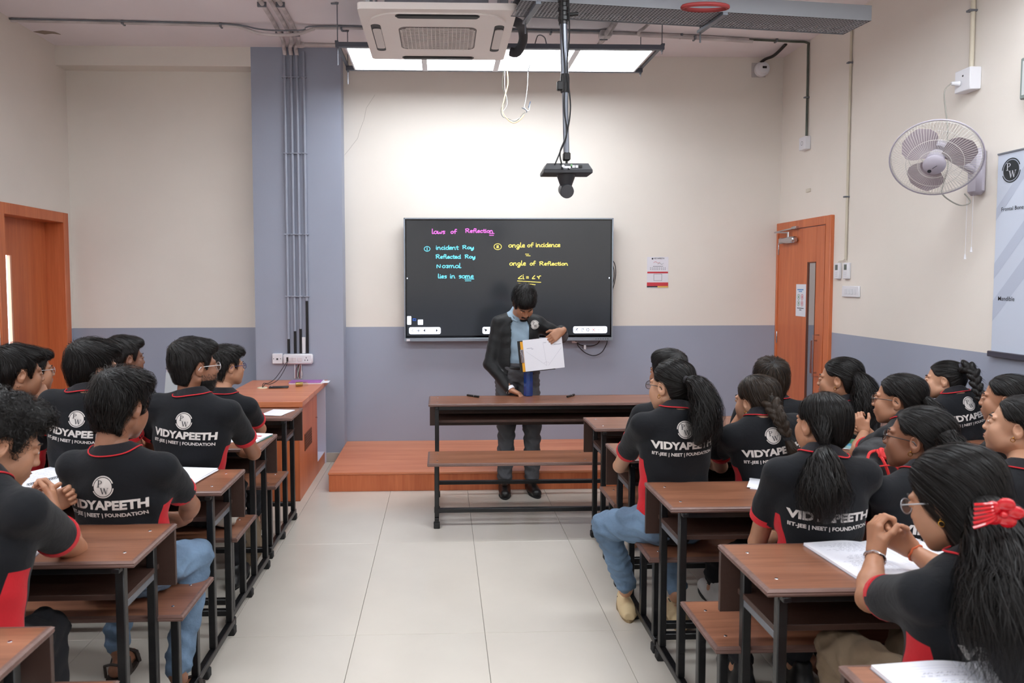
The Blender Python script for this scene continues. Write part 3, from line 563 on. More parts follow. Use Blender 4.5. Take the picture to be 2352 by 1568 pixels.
# white office chair behind the boys
oc = empty('office_chair', (-1.98, 5.75, 0), math.radians(-20), 'white mesh-back office chair with chrome frame near the back wall', 'chair')
MB().box((-.2, -.02, .50), (.2, .0, .93), bv=.006, rot=Matrix.Rotation(math.radians(-8), 3, 'X')).build('backrest', mat('white_leatherette', (200, 204, 208), .5), oc)
for xx in (-.215, .215): MB().tube([(xx, -.02, .42), (xx, .03, .6), (xx, .06, .96)][:: 1], .010, 8).tube([(xx-.012, .06, .955), (xx+.012, .06, .955)], .016, 10).build('back_rail', M_CHROME, oc)
MB().box((-.22, -.42, .44), (.22, .02, .48), bv=.015).build('seat', mat('white_leatherette', (200, 204, 208), .5), oc)
MB().tube([(0, -.2, .44), (0, -.2, .1)], .025, 12).build('gas_column', M_CHROME, oc)
for k in range(5):
    a_ = k*2*PI/5; lg = MB().tube([(0, -.2, .11), (.27*math.cos(a_), -.2+.27*math.sin(a_), .07)], .016, 8).build('base_arm', M_CHROME, oc)
    MB().lathe([(.012, -.012), (.025, -.008), (.025, .008), (.012, .012)], (.27*math.cos(a_), -.2+.27*math.sin(a_), .026), 12, 'x').build('castor', M_BLACK, lg)
for zz in (.60, .74, .86): MB().box((-.2, .0, zz), (.2, .004, zz+.006), rot=Matrix.Rotation(math.radians(-8), 3, 'X'), org=(0, -.01, .715)).build('seam', M_GREYM, oc)
# ------------------------------------------------------------------ desk units
def desk_unit(L):
    """double desk and bench on one frame; origin at the aisle end of the top's far edge, extends +x"""
    r = empty('desk_bench', (0, 0, 0))
    def slab(name, x0, y0, x1, y1, zt, th):
        top = MB().box((x0+.012, y0+.012, zt-th), (x1-.012, y1-.012, zt), bv=.001).build(name, M_DESK, r)
        q = MB()
        prof = [(.013, 0), (.006, -.001), (0, -.006), (.002, -.010), (0, -.014), (.003, -th), (.013, -th-.002)]
        ring_ = [(x0, y0, 1, 1), (x1, y0, -1, 1), (x1, y1, -1, -1), (x0, y1, 1, -1)]
        V = [(cx+sx*p[0], cy+sy*p[0], zt+p[1]+.0006) for cx, cy, sx, sy in ring_ for p in prof]; n = len(prof)
        Fc = [(i*n+k, ((i+1) % 4)*n+k, ((i+1) % 4)*n+k+1, i*n+k+1) for i in range(4) for k in range(n-1)]
        q.add(V, Fc); q.build('edge_lipping', M_EDGE, top, ang=30)
        sw = MB()
        for xx in (x0+.065, (x0+x1)/2, x1-.065):
            for yy in (y0+.085, y1-.085): sw.lathe([(.006, 0), (.005, .0012)], (xx, yy, zt), 8)
        sw.build('screw_head', M_CHROME, top); return top
    slab('desk_top', 0, -.378, L, 0, .76, .020); slab('bench_seat', 0, -.86, L, -.50, .45, .020)
    MB().box((.004, -.018, .535), (L-.004, -.002, .738), bv=.001).build('modesty_panel', M_PANELB, r)
    sh = MB().box((.046, -.322, .615), (L-.046, -.06, .633), bv=.001).build('book_shelf', M_PANELB, r)
    s = .0145
    def leg(x, y, z0, z1): return MB().box((x-s, y-s, z0), (x+s, y+s, z1), bv=.003).build('leg', M_STEEL, r)
    for x in (.06, L-.06):
        for y in (-.09, -.335): leg(x, y, .07, .738)
        for y in (-.56, -.765): leg(x, y, .07, .428)
        q = MB().box((x-s, -.80, .04), (x+s, -.05, .07), bv=.003).build('base_rail', M_STEEL, r)
        for y in (-.072, -.45, -.78): MB().box((x-s-.006, y-s-.006, 0), (x+s+.006, y+s+.006, .04), bv=.004).build('rubber_foot', M_RUBBER, q)
        MB().box((x-.012, -.335, .590), (x+.012, -.09, .614), bv=.002).build('shelf_bracket', M_GREYM, r)
        MB().box((x-.012, -.375, .722), (x+.012, -.01, .738), bv=.002).build('top_bracket', M_STEEL, r)
        MB().box((x-.012, -.80, .412), (x+.012, -.53, .428), bv=.002).build('seat_bracket', M_STEEL, r)
    for y, z in ((-.09, .10), (-.765, .10)): MB().box((.06, y-s, z), (L-.06, y+s, z+.028), bv=.003).build('cross_rail', M_STEEL, r)
    MB().box((.06, -.345, .710), (L-.06, -.325, .736), bv=.002).build('cross_rail', M_STEEL, r)
    return r
proto = desk_unit(2.1)
DU = [(-.10, 5.605, 1, 'long desk and bench in front of the teacher, alone across the aisle end'),
      (.905, 4.69, 1, 'empty-ended desk right of the aisle just behind the front table'),
      (.880, 3.93, 1, 'desk right of the aisle where the girl with the long ponytail rests her elbow'),
      (.880, 3.157, 1, 'desk right of the aisle with white papers beside the low ponytail girl'),
      (.918, 2.395, 1, 'desk right of the aisle carrying the open notebook under clasped hands'),
      (.905, 1.618, 1, 'nearest desk at the bottom right with a big open notebook'),
      (-.965, 5.114, -1, 'desk left of the aisle closest to the orange cabinet desk'),
      (-.950, 4.25, -1, 'desk left of the aisle with the teal-covered book on it'),
      (-.925, 3.457, -1, 'desk left of the aisle with a stack of loose papers at its end'),
      (-.968, 2.684, -1, 'desk left of the aisle under the leaning forearm of the curly-haired boy'),
      (-.995, 1.884, -1, 'nearest desk at the bottom left corner, mostly cut off')]
for k, (x, y, sd, lb) in enumerate(DU):
    o = proto if k == 0 else copy_tree(proto)
    o.location = (x if sd > 0 else x-2.1, y, 0)
    tag(o, lb, 'desk', 'desk and bench units')
# ------------------------------------------------------------------ AC cassette
ac = empty('air_conditioner', (-.02, 4.865, 3.2), 0, 'square white ceiling cassette air conditioner hanging above the aisle', 'air conditioner')
M_ACW = mat('ac_white', (236, 229, 226), .5)
hw, hd_ = .465, .49
q = MB(); q.prism(rrect(-hw, -hd_, hw, hd_, .03), .006, .045); q.build('fascia', M_ACW, ac, ang=30)
q = MB(); q.prism(rrect(-hw+.05, -hd_+.05, hw-.05, hd_-.05, .18, 8), -.004, .006); q.build('centre_plate', M_ACW, ac, ang=30)
M_SLOT = mat('slot_dark', (40, 38, 40), .6); M_FLAP = mat('flap_grey', (214, 206, 204), .5)
for k, (cx, cy, hx, hy) in enumerate(((0, -hd_+.085, .25, .03), (0, hd_-.085, .25, .03), (-hw+.085, 0, .03, .26), (hw-.085, 0, .03, .26))):
    q = MB(); q.prism(rrect(cx-hx, cy-hy, cx+hx, cy+hy, .028), -.0055, -.004); sl = q.build('air_slot', M_SLOT, ac)
    q = MB(); q.prism(rrect(cx-hx*.96+(0 if k < 2 else .006), cy-hy*.72, cx+hx*.96, cy+hy*.72, .018), -.012, -.006); q.build('flap', M_FLAP if k > 1 else M_SLOT, sl)
q = MB(); g0, g1, h0, h1 = -.235, .235, -.21, .21
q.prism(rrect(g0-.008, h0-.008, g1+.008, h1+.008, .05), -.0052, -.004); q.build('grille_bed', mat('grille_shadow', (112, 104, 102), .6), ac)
q = MB()
for k in range(18): xx = g0+.012+k*(g1-g0-.024)/17; e = .04 if k in (0, 17) else .012 if k in (1, 16) else 0; q.box((xx-.0022, h0+e, -.0125), (xx+.0022, h1-e, -.0052))
for k in range(22): yy = h0+.012+k*(h1-h0-.024)/21; e = .04 if k in (0, 21) else .012 if k in (1, 20) else 0; q.box((g0+e, yy-.005, -.0095), (g1-e, yy+.003, -.0052))
tag(q.build('grille', mat('grille_bars', (216, 208, 204), .5), ac, smooth=False), kind='stuff')
q = MB(); q.box((-.40, -.40, .045), (.42, .42, .30), bv=.004); bdy = q.build('casing', M_GREYM, ac)
q = MB()
for zz in (.11, .15, .19): q.box((-.30, -.404, zz), (.30, -.4, zz+.006))
q.build('rib', M_GREYM, bdy)
for xx in (-.38, .30): MB().box((xx, -.41, .045), (xx+.07, -.40, .30), bv=.002).build('corner_bracket', M_CHROME, ac)
MB().box((-.425, -.38, .05), (-.40, .38, .30)).build('foam_lining', mat('foam', (210, 214, 220), .7), ac)
for xx in (-.36, .36):
    for yy in (-.44, .44): MB().tube([(xx, yy, .04), (xx, yy, ZC-3.2)], .005, 6).build('hanger_rod', M_GREYM, ac)
pb = MB(); pb.tube(smooth_path([(.40, 5.0, 3.36), (.5, 5.02, 3.36), (.56, 5.2, 3.38), (.58, 5.32, 3.33), (.545, 5.38, 3.27), (.50, 5.40, 3.28)]), .032, 12); tag(pb.build('insulated_pipe', mat('black_foam_tube', (60, 60, 64), .8)), 'black insulated elbow pipe beside the air conditioner', 'pipe')
# ------------------------------------------------------------------ cable tray
tr = empty('cable_tray', (.43, 4.335, 3.2), math.atan2(.265, 2.15), 'grey perforated metal cable tray along the ceiling ending before the right wall', 'tray')
LT, WT = 2.17, .26; q = MB()
cs = .0217; nx, ny = int(LT/cs), int(WT/cs); V = []; Fc = []; dz = 0
for i in range(nx):
    for j in range(ny):
        x0, y0 = i*cs, -WT/2+j*cs; b0 = len(V); hr = .0088
        V += [(x0, y0, 0), (x0+cs, y0, 0), (x0+cs, y0+cs, 0), (x0, y0+cs, 0)]
        V += [(x0+cs/2+hr*math.cos(a_), y0+cs/2+hr*math.sin(a_), 0) for a_ in (-2.356, -.785, .785, 2.356)]
        for k in range(4): Fc.append((b0+k, b0+(k+1) % 4, b0+4+(k+1) % 4, b0+4+k))
q.add(V, Fc); M_TRAY = mat('tray_grey', (140, 142, 148), .5, metal=.2)
q.build('perforated_base', M_TRAY, tr, smooth=False, fixn=False)
for yy in (-WT/2, WT/2-.003): MB().box((0, yy, 0), (LT, yy+.003, .09)).build('side_wall', M_TRAY, tr, smooth=False)
MB().box((LT-.003, -WT/2, 0), (LT, WT/2, .06)).build('end_cap', M_TRAY, tr, smooth=False)
MB().box((0, -WT/2+.004, .045), (LT-.01, WT/2-.004, .06)).build('tray_cover', mat('tray_dark', (70, 72, 78), .7), tr, smooth=False)
for xx in (.10, 1.22):
    MB().box((xx-.016, -WT/2-.01, -.020), (xx+.016, WT/2+.06, -.002), bv=.002).build('support_strut', M_GREYM, tr)
    for yy in (WT/2+.045,): MB().tube([(xx, yy, -.08), (xx, yy, ZC-3.2)], .005, 6).build('hanger_rod', M_GREYM, tr)
rd = MB().tube([(1.50+.13*math.cos(t), 4.24+.05*math.sin(t), 3.185) for t in np.linspace(0, 2*PI, 20)], .012, 8); tag(rd.build('red_cable_ring', mat('dark_red', (150, 50, 50), .6)), 'red loop of cable showing under the cable tray', 'cable')
# ------------------------------------------------------------------ pole camera
pc = empty('camera_pole', (.66, 4.15, ZC), 0, 'telescopic grey pole hanging from the ceiling with black collars', 'pole')
M_TUBE = mat('pole_steel', (128, 132, 142), .35, metal=.7)
z = lambda v: v-ZC
def PXx(zz): return .66+(3.683-zz)*.028-.66
MB().lathe([(.06, z(ZC)-.01), (.06, z(ZC)-.001)], (0, 0, 0), 16).build('ceiling_plate', M_STEEL, pc)
MB().tube([(PXx(3.683), 0, -.008), (PXx(2.70), 0, z(2.70))], .021, 14).build('upper_tube', M_TUBE, pc)
MB().tube([(PXx(2.74), 0, z(2.74)), (PXx(2.34), 0, z(2.34))], .0165, 14).build('lower_tube', M_TUBE, pc)
q = MB()
for zz in (3.18, 3.13, 3.08): q.lathe([(.023, z(zz)-.018), (.03, z(zz)-.01), (.03, z(zz)+.01), (.023, z(zz)+.018)], (PXx(zz), 0, 0), 16)
q.lathe([(.025, z(3.05)), (.025, z(3.22))], (PXx(3.12), 0, 0), 16); q.tube([(PXx(3.1), 0, z(3.10)), (PXx(3.1)+.08, -.01, z(3.105))], .011, 10); q.build('collar', M_BLACK, pc)
q = MB(); q.lathe([(.023, z(2.68)), (.026, z(2.70)), (.026, z(2.76)), (.023, z(2.78))], (PXx(2.73), 0, 0), 16).box((PXx(2.72)-.045, -.02, z(2.69)), (PXx(2.72)-.01, .015, z(2.74)), bv=.005); q.build('lever_clamp', M_BLACK, pc)
MB().box((PXx(2.32)-.02, -.02, z(2.305)), (PXx(2.32)+.02, .02, z(2.35)), bv=.006).tube([(PXx(2.3), 0, z(2.31)), (PXx(2.3), 0, z(2.285))], .007, 8).build('ball_mount', M_STEEL, pc)
for off, zz0 in ((.024, 3.3), (-.012, 3.3)):
    MB().tube(smooth_path([(PXx(zz0)+off, -.028, z(zz0)), (PXx(3.0)+off*1.1, -.028, z(3.0)), (PXx(2.8)+off*.3, -.034, z(2.8)), (PXx(2.6)+off, -.024, z(2.6)), (PXx(2.45)-.0, -.024, z(2.45)), (PXx(2.35)-.04, -.03, z(2.35)), (PXx(2.3)-.06+off, -.05, z(2.28))]), .0042, 6).build('cable', M_BLACK, pc)
cm = empty('conference_camera', (.698, 4.15, 2.10), 0, 'black pan-tilt conference camera hanging at the foot of the ceiling pole', 'camera')
M_CAMB = mat('camera_black', (44, 44, 48), .45, bump=.05, bscale=300)
q = MB(); q.add([(-.115, -.04, .185), (.115, -.04, .185), (.115, .07, .185), (-.115, .07, .185), (-.135, -.06, .148), (.135, -.06, .148), (.135, .09, .148), (-.135, .09, .148)], [(0, 1, 2, 3), (4, 5, 1, 0), (5, 6, 2, 1), (6, 7, 3, 2), (7, 4, 0, 3), (7, 6, 5, 4)])
q.box((-.136, -.063, .128), (.136, .093, .15), bv=.004); q.build('base_unit', M_CAMB, cm)
q = MB(); q.lathe([(.052, .128), (.05, .115), (.032, .065)], (0, .01, 0), 20); q.build('neck', M_CAMB, cm)
q = MB(); R_ = Matrix.Rotation(math.radians(18), 3, 'X'); q.lathe([(.030, -.035), (.038, -.03), (.04, -.005), (.04, .04), (.036, .05)], (0, 0, .04), 24, 'y', mtx=R_); q.build('camera_head', M_CAMB, cm)
q = MB(); q.lathe([(.036, -.0365), (.036, -.034)], (0, 0, .04), 24, 'y', mtx=R_); q.build('speaker_mesh', mat('mesh_grey', (70, 70, 74), .7, bump=.5, bscale=900), cm)
q = MB(); 
for xx in (.03, .048): q.box((xx-.007, -.0585, .158), (xx+.007, -.052, .172))
q.box((-.03, -.056, .156), (.015, -.052, .168)); q.build('port', M_WHITE, cm)
MB().box((.062, -.0585, .158), (.078, -.052, .172)).build('network_port', M_BLACK, cm); MB().box((.014, -.058, .166), (.023, -.052, .178)).build('green_terminal', mat('green_plastic', (110, 160, 110), .5), cm)
q = MB(); q.lathe([(.008, -.075), (.008, -.05)], (-.03, 0, .165), 10, 'y').lathe([(.006, -.07), (.006, -.05)], (.005, 0, .158), 10, 'y'); q.build('bnc_connector', M_CHROME, cm)
for xx in (-.085, .078): MB().lathe([(.014, .185), (.012, .189)], (xx, .01, 0), 12).build('rubber_pad', M_BLACK, cm)
# loose wires under the light panels
lw = empty('loose_wires', (.55, 6.12, 3.34), 0, 'loose yellow white and black wires dangling from the LED panels over the wall', 'wire')
WR = [([(-.01, 0, 0), (-.005, 0, -.1), (-.03, 0, -.2), (-.05, 0, -.3), (-.03, 0, -.36), (.03, 0, -.41), (.08, 0, -.4), (.13, 0, -.35)], .0045, (222, 190, 140)),
      ([(-.04, 0, 0), (-.05, 0, -.12), (-.02, 0, -.22), (-.06, 0, -.3), (-.05, 0, -.36), (.0, 0, -.38), (.06, 0, -.4), (.12, 0, -.34), (.14, 0, -.33)], .0018, (70, 74, 60)),
      ([(-.03, 0, 0), (-.03, 0, -.13), (-.01, 0, -.26), (-.05, 0, -.34), (.01, 0, -.395), (.1, 0, -.37)], .0018, (200, 200, 205)),
      ([(.16, 0, .02), (.155, 0, -.12), (.14, 0, -.24), (.13, 0, -.28), (.15, 0, -.31), (.17, 0, -.31), (.175, 0, -.26)], .0022, (206, 208, 210)),
      ([(.165, 0, -.29), (.18, 0, -.24)], .0035, (30, 60, 90)), ([(.11, 0, -.29), (.145, 0, -.31), (.15, 0, -.33)], .003, (40, 60, 80))]
for k, (P, r_, cc) in enumerate(WR): MB().tube(smooth_path(P) if len(P) > 2 else P, r_, 6).build('wire', mat('loose_wire_%d' % k, cc, .5), lw)
MB().tube(smooth_path([(.16, 0, .0), (.165, -.45, .1), (.18, -.53, .12), (.22, -.54, .1), (.24, -.5, .06)]), .004, 6).build('wire', M_GREYM, lw)
# heat sensor
hs = empty('smoke_sensor', (2.937, D, 3.565), 0, 'white round sensor on a square plate high on the back wall with a black tube', 'sensor')
MB().box((-.08, -.01, -.065), (.05, 0, .065), bv=.003).build('plate', mat('plate_grey', (190, 184, 182), .5), hs)
MB().lathe([(.03, -.095), (.048, -.088), (.058, -.062), (.066, -.055), (.066, -.02), (.056, -.01)], (0.0, 0, 0), 24, 'y').build('dome', M_WHITE, hs)
MB().box((-.018, -.0985, -.008), (.020, -.093, .012)).build('window', M_BLACK, hs)
MB().tube(smooth_path([(-.02, -.03, .05), (.0, -.1, .07), (.03, -.2, .07), (.045, -.3, .09), (.05, -.4, .112)]), .014, 8).build('flexible_tube', M_BLACK, hs)
# ------------------------------------------------------------------ right wall fittings
conduit([(XR-.012, 5.668, ZC-.002), (XR-.012, 5.666, 1.80)], .009, M_CREAM, 'thin cream conduit down the right wall to the two thermostats', [((XR-.012, 5.667, 3.3), 'z'), ((XR-.012, 5.666, 2.28), 'z')])
conduit([(XR-.017, 4.35, ZC-.002), (XR-.017, 4.345, 2.88)], .013, M_CREAM, 'thick cream conduit down the right wall to the fan socket', [((XR-.017, 4.348, 3.22), 'z')])
def wbox(name, y, z0, w, h, d, mm, label, cat):
    o = empty(name, (XR, y, z0), 0, label, cat); MB().box((-d, -w/2, 0), (-.0005, w/2, h), bv=.004).build('box_body', mm, o); return o
o = wbox('wall_socket', 6.335, 2.755, .11, .11, .05, M_WHITE, 'white socket box below the black conduit near the far corner', 'socket')
q = MB(); ring(q, (-.0512, 0, .055), .018, .003); q.build('socket_ring', M_DARKINK, o)
o = wbox('wall_socket', 4.345, 2.75, .13, .13, .07, M_WHITE, 'white socket box with the fan plug in it on the right wall', 'socket')
q = MB(); q.box((-.0712, -.01, .085), (-.07, .0, .095)); q.build('socket_hole', M_BLACK, o)
MB().tube([(-.071, .02, .05), (-.115, .03, .055)], .014, 10, rs=[.017, .010]).build('plug', M_WHITE, o)
for k, yy in enumerate((5.775, 5.645)):
    o = wbox('thermostat', yy, 1.645, .075, .125, .024, M_WHITE, ('left', 'right')[k]+' of the two white wall controllers with grey displays by the door', 'thermostat')
    MB().box((-.0255, -.018, .07), (-.0238, .018, .112)).build('display', mat('lcd_grey', (96, 106, 100), .4), o)
    q = MB()
    for a_ in (0, 1, 2):
        for b_ in (0, 1): q.box((-.0252, -.012+b_*.018, .015+a_*.016), (-.0238, -.004+b_*.018, .022+a_*.016))
    q.build('button', M_FRAME, o)
q = MB(); q.tube(smooth_path([(XR-.012, 5.666, 1.81), (XR-.012, 5.70, 1.79), (XR-.012, 5.76, 1.785), (XR-.012, 5.775, 1.77)]), .003, 5).tube(smooth_path([(XR-.012, 5.666, 1.81), (XR-.012, 5.66, 1.79), (XR-.012, 5.645, 1.772)]), .003, 5); tag(q.build('thermostat_wire', M_CREAM), 'short cream wires joining the thin conduit to the two controllers', 'wire')
o = wbox('switch_plate', 5.585, 1.505, .235, .085, .016, M_WHITE, 'white four-gang switch plate below the controllers on the right wall', 'switch')
for k in range(4): MB().box((-.0185, -.085+k*.043, .022), (-.0158, -.052+k*.043, .062), bv=.002).build('switch', mat('switch_white', (214, 216, 222), .4), o)
tag(MB().box((XR-.012, 6.26, 2.39), (XR-.0005, 6.33, 2.42), bv=.003).build('screw_anchor', mat('cream_cap', (214, 206, 192), .5)), 'small cream cap on the right wall above the door corner', 'fitting')
# fan
FC = Vector((2.745, 4.06, 2.312)); Nf = Vector((-.52, -.66, -.54)).normalized()
fan = empty('wall_fan', tuple(FC), 0, 'grey-lilac oscillating wall fan on the right wall', 'fan')
M_FANG = mat('fan_lilac_grey', (172, 166, 178), .45); M_WIRE = mat('fan_wire', (206, 202, 198), .4); M_BLADE = mat('fan_blade', (166, 154, 162), .4)
ax = Nf; u_ = Vector((0, 0, 1)).cross(ax).normalized(); v_ = ax.cross(u_)
FM = Matrix((u_, v_, ax)).transposed()
def FP(r_, a_, h): return FM @ Vector((r_*math.cos(a_), r_*math.sin(a_), h))
Rf = .222
q = MB()
for sgn, dep in ((1, .085), (-1, .07)):
    for k in range(84):
        a_ = 2*PI*k/84; tw = .30*sgn; P = []
        for t in (1.0, .97, .85, .6, .3):
            P.append(FP(Rf*t, a_+tw*(1-t), sgn*dep*(1-t**3.2) if t < 1 else 0))
        q.tube(P, .0009, 4, cap=False)
    for t in (.97, .62, .36): q.tube([FP(Rf*t, a_, sgn*dep*(1-t**3.2)) for a_ in np.linspace(0, 2*PI, 40)[:-1]], .0015, 5, close=True)
tag(q.build('guard', M_WIRE, fan), kind='stuff')
q = MB(); q.tube([FP(Rf+.002, a_, 0) for a_ in np.linspace(0, 2*PI, 49)[:-1]], .0045, 8, close=True); q.build('guard_rim', M_FANG, fan)
q = MB(); q.lathe([(.056, .078), (.055, .09), (.04, .100), (.0, .103)][:3], (0, 0, 0), 24, mtx=FM); q.build('badge', M_FANG, fan)
q = MB(); q.tube([FM @ Vector((-.008, -.014, .0905+.011)), FM @ Vector((.014, .002, .0905+.011))], .0014, 4); ring_ = [FM @ Vector((.010*math.cos(a_)-.022, .010*math.sin(a_)-.028, .1012)) for a_ in np.linspace(0, 2*PI, 13)[:-1]]; q.add([tuple(p) for p in ring_], [tuple(range(12))]); q.build('badge_print', M_DARKINK, fan, smooth=False)
q = MB(); q.lathe([(.045, -.02), (.045, .035), (.03, .05)], (0, 0, 0), 20, mtx=FM); q.build('hub', M_FANG, fan)
for b0 in (.25, 2.25, 4.25):
    V = []; nr, na = 7, 9
    for i in range(nr):
        t = i/(nr-1); r_ = .035+t*.160; wdt = .34+.74*math.sin(PI*min(1, t*.85+.12))**.8; wdt *= (1 if t < .8 else 1-(t-.8)*1.4)
        for j in range(na): s_ = j/(na-1)-.5; V.append(tuple(FP(r_, b0+s_*2*wdt*.75, .02*s_*2+.006*math.sin(t*3))))
    Fc = [(i*na+j, i*na+j+1, (i+1)*na+j+1, (i+1)*na+j) for i in range(nr-1) for j in range(na-1)]
    MB().add(V, Fc).build('blade', M_BLADE, fan, fixn=False)
q = MB(); q.lathe([(.045, -.07), (.055, -.08), (.055, -.13), (.03, -.16)], (0, 0, 0), 20, mtx=FM); q.build('motor', M_FANG, fan)
wb = Vector((XR, 4.25, 2.27))-FC
q = MB(); q.tube([FP(0, 0, -.13), (wb.x-.10, wb.y-.01, wb.z+.02), (wb.x-.05, wb.y, wb.z)], .022, 10); q.build('arm', M_FANG, fan)
q = MB(); q.box((wb.x-.06, wb.y-.055, wb.z-.14), (wb.x-.001, wb.y+.055, wb.z+.13), bv=.022); q.build('wall_base', M_FANG, fan)
for yy, zl in ((-.04, -.46), (.01, -.50)):
    q = MB().tube([(wb.x-.04, wb.y+.05+yy, wb.z-.13), (wb.x-.04, wb.y+.05+yy, wb.z+zl+.02)], .0012, 4).lathe([(.003, 0), (.007, -.03), (.002, -.032)], (wb.x-.04, wb.y+.05+yy, wb.z+zl+.02), 8); q.build('pull_cord', M_WHITE, fan)
q = MB(); q.tube(smooth_path([(XR-.115, 4.375, 2.805), (XR-.15, 4.38, 2.76), (XR-.14, 4.38, 2.65), (XR-.13, 4.37, 2.55), (XR-.15, 4.34, 2.45), (XR-.17, 4.30, 2.3), (XR-.22, 4.26, 2.2), (XR-.25, 4.22, 2.13), (XR-.15, 4.22, 2.07), (XR-.07, 4.24, 2.09), (XR-.10, 4.25, 2.14)]), .004, 6); tag(q.build('fan_cord', mat('grey_cord', (160, 158, 150), .5)), 'grey cord drooping from the wall socket past the fan', 'cord')
# banner
bn = empty('wall_banner', (XR, 4.11, 1.22), 0, 'pale blue banner with a round black emblem and bone names on the right wall', 'banner')
M_BN = mat('banner_vinyl', (198, 206, 222), .45)
MB().box((-.012, -1.0, 0), (-.002, 0, 1.12)).build('sheet', M_BN, bn, smooth=False)
M_BN2 = mat('banner_streak', (182, 190, 208), .45)
for k, (z0, w_) in enumerate(((.18, .12), (.42, .09), (.75, .07))):
    P = [(0, z0), (0, z0+w_), (-.9, z0+w_+1.0), (-.9, z0+1.0)]
    # clip strips to the sheet
    V = [(-.0128, max(-.95, a_), b_) for a_, b_ in P]
    P2 = []
    for t in np.linspace(0, 1, 15):
        za, zb_ = z0+t*1.0, z0+w_+t*1.0
        za, zb_ = min(max(za, .002), 1.118), min(max(zb_, .002), 1.118); P2.append((-.9*t, za, zb_))
    V = [(-.0126, y, a_) for y, a_, b_ in P2]+[(-.0126, y, b_) for y, a_, b_ in P2]; n_ = len(P2)
    MB().add(V, [(i, i+1, n_+i+1, n_+i) for i in range(n_-1) if P2[i][1] != P2[i][2] or P2[i+1][1] != P2[i+1][2]]).build('streak', M_BN2, bn, smooth=False, fixn=False)
MB().box((-.03, -1.0, -.02), (-.001, .01, .012), bv=.003).build('bottom_rail', mat('rail_dark', (64, 62, 74), .5), bn)
MB().box((-.018, -1.0, 1.118), (-.001, 0, 1.126)).build('top_rail', M_GREYM, bn)
def emblem(mb_light, mb_dark, c, ux, uz, r, n, P=None):
    """round badge with P and W, disc on mb_light and letters/ring gaps on mb_dark"""
    c = Vector(c); ux = Vector(ux); uz = Vector(uz); n = Vector(n)
    K = 28; f_ = P or (lambda p, h: tuple(p+n*h))
    V = [f_(c, .0)]+[f_(c+ux*r*.86*math.cos(2*PI*k/K)+uz*r*.86*math.sin(2*PI*k/K), .0) for k in range(K)]
    mb_light.add(V, [(0, 1+k, 1+(k+1) % K) for k in range(K)])
    for a0, a1 in ((.12*PI, .97*PI), (1.12*PI, 1.97*PI)):
        V = []; m_ = 12
        for k in range(m_+1):
            a_ = a0+(a1-a0)*k/m_
            for rr in (.93, 1.03): V.append(f_(c+ux*r*rr*math.cos(a_)+uz*r*rr*math.sin(a_), .0))
        mb_light.add(V, [(2*k, 2*k+1, 2*k+3, 2*k+2) for k in range(m_)])
    for ch, ox, oy, h_ in (('P', -.26, .02, .62), ('W', .18, -.62, .58)):
        V, Fc = SERIF[ch]; V = [f_(c+ux*r*(ox+v[0]*h_)+uz*r*(oy+v[1]*h_), .0012) for v in V]; mb_dark.add(V, Fc)
def bar2(p, q, w0):
    p, q = Vector(p), Vector(q); t = (q-p).normalized(); n = Vector((-t.y, t.x))*w0/2
    return [tuple(p+n), tuple(p-n), tuple(q-n), tuple(q+n)]
def serif(parts):
    V = []; Fc = []
    for P in parts:
        b0 = len(V); V += [tuple(p) for p in P]; Fc.append(tuple(range(b0, b0+len(P))))
    return V, Fc
def arcband(cx, cy, rx, ry, a0, a1, w0, w1, n=10):
    out = []
    for k in range(n):
        t0, t1 = a0+(a1-a0)*k/n, a0+(a1-a0)*(k+1)/n
        f0 = w0+(w1-w0)*abs(math.cos(t0)); f1 = w0+(w1-w0)*abs(math.cos(t1))
        out.append([(cx+rx*math.cos(t0), cy+ry*math.sin(t0)), (cx+(rx-f0)*math.cos(t0), cy+(ry-w0)*math.sin(t0)), (cx+(rx-f1)*math.cos(t1), cy+(ry-w0)*math.sin(t1)), (cx+rx*math.cos(t1), cy+ry*math.sin(t1))])
    return out
SERIF = {'P': serif([bar2((-.22, 0), (-.22, 1), .15), bar2((-.42, .03), (-.02, .03), .06), bar2((-.42, .97), (-.1, .97), .06)]+arcband(-.16, .72, .5, .28, PI/2, -PI/2, .06, .15)),
         'W': serif([bar2((-.55, 1), (-.28, 0), .16), bar2((-.28, 0), (0, .95), .06), bar2((0, .95), (.28, 0), .16), bar2((.28, 0), (.55, 1), .06), bar2((-.72, .98), (-.38, .98), .06), bar2((.4, .98), (.7, .98), .06), bar2((-.14, .98), (.1, .98), .05)])}
l_, d_ = MB(), MB(); emblem(l_, d_, (-.0135, -.100, 1.020), (0, -1, 0), (0, 0, 1), .066, (-1, 0, 0))
l_.build('emblem_disc', mat('emblem_black', (34, 40, 44), .5), bn, smooth=False, fixn=False); d_.build('emblem_letters', mat('emblem_white', (220, 224, 232), .5), bn, smooth=False, fixn=False)
for s_, zz, w_ in (('Frontal Bone', .800, .158), ('Mandible', .300, .120)):
    q = MB(); put_text(q, s_, (-.0138, -.040, zz), (0, -1, 0), (0, 0, 1), width=w_, bold=.004, center=False); q.build('caption', M_DARKINK, bn, smooth=False, fixn=False)
MB().box((-.0135, -.9, .328), (-.0128, -.30, .330)).build('pointer_line', M_GREYM, bn, smooth=False)
uo = empty('wall_unit', (XR, 3.928, 2.60), 0, 'grey-green framed unit high on the right wall, cut by the picture edge', 'wall unit')
MB().box((-.05, -.36, 0), (-.0005, 0, .22), bv=.006).build('frame', mat('grey_green_frame', (128, 140, 136), .5), uo); MB().box((-.053, -.34, .02), (-.049, -.02, .20)).build('panel', mat('unit_panel', (196, 200, 200), .5), uo)
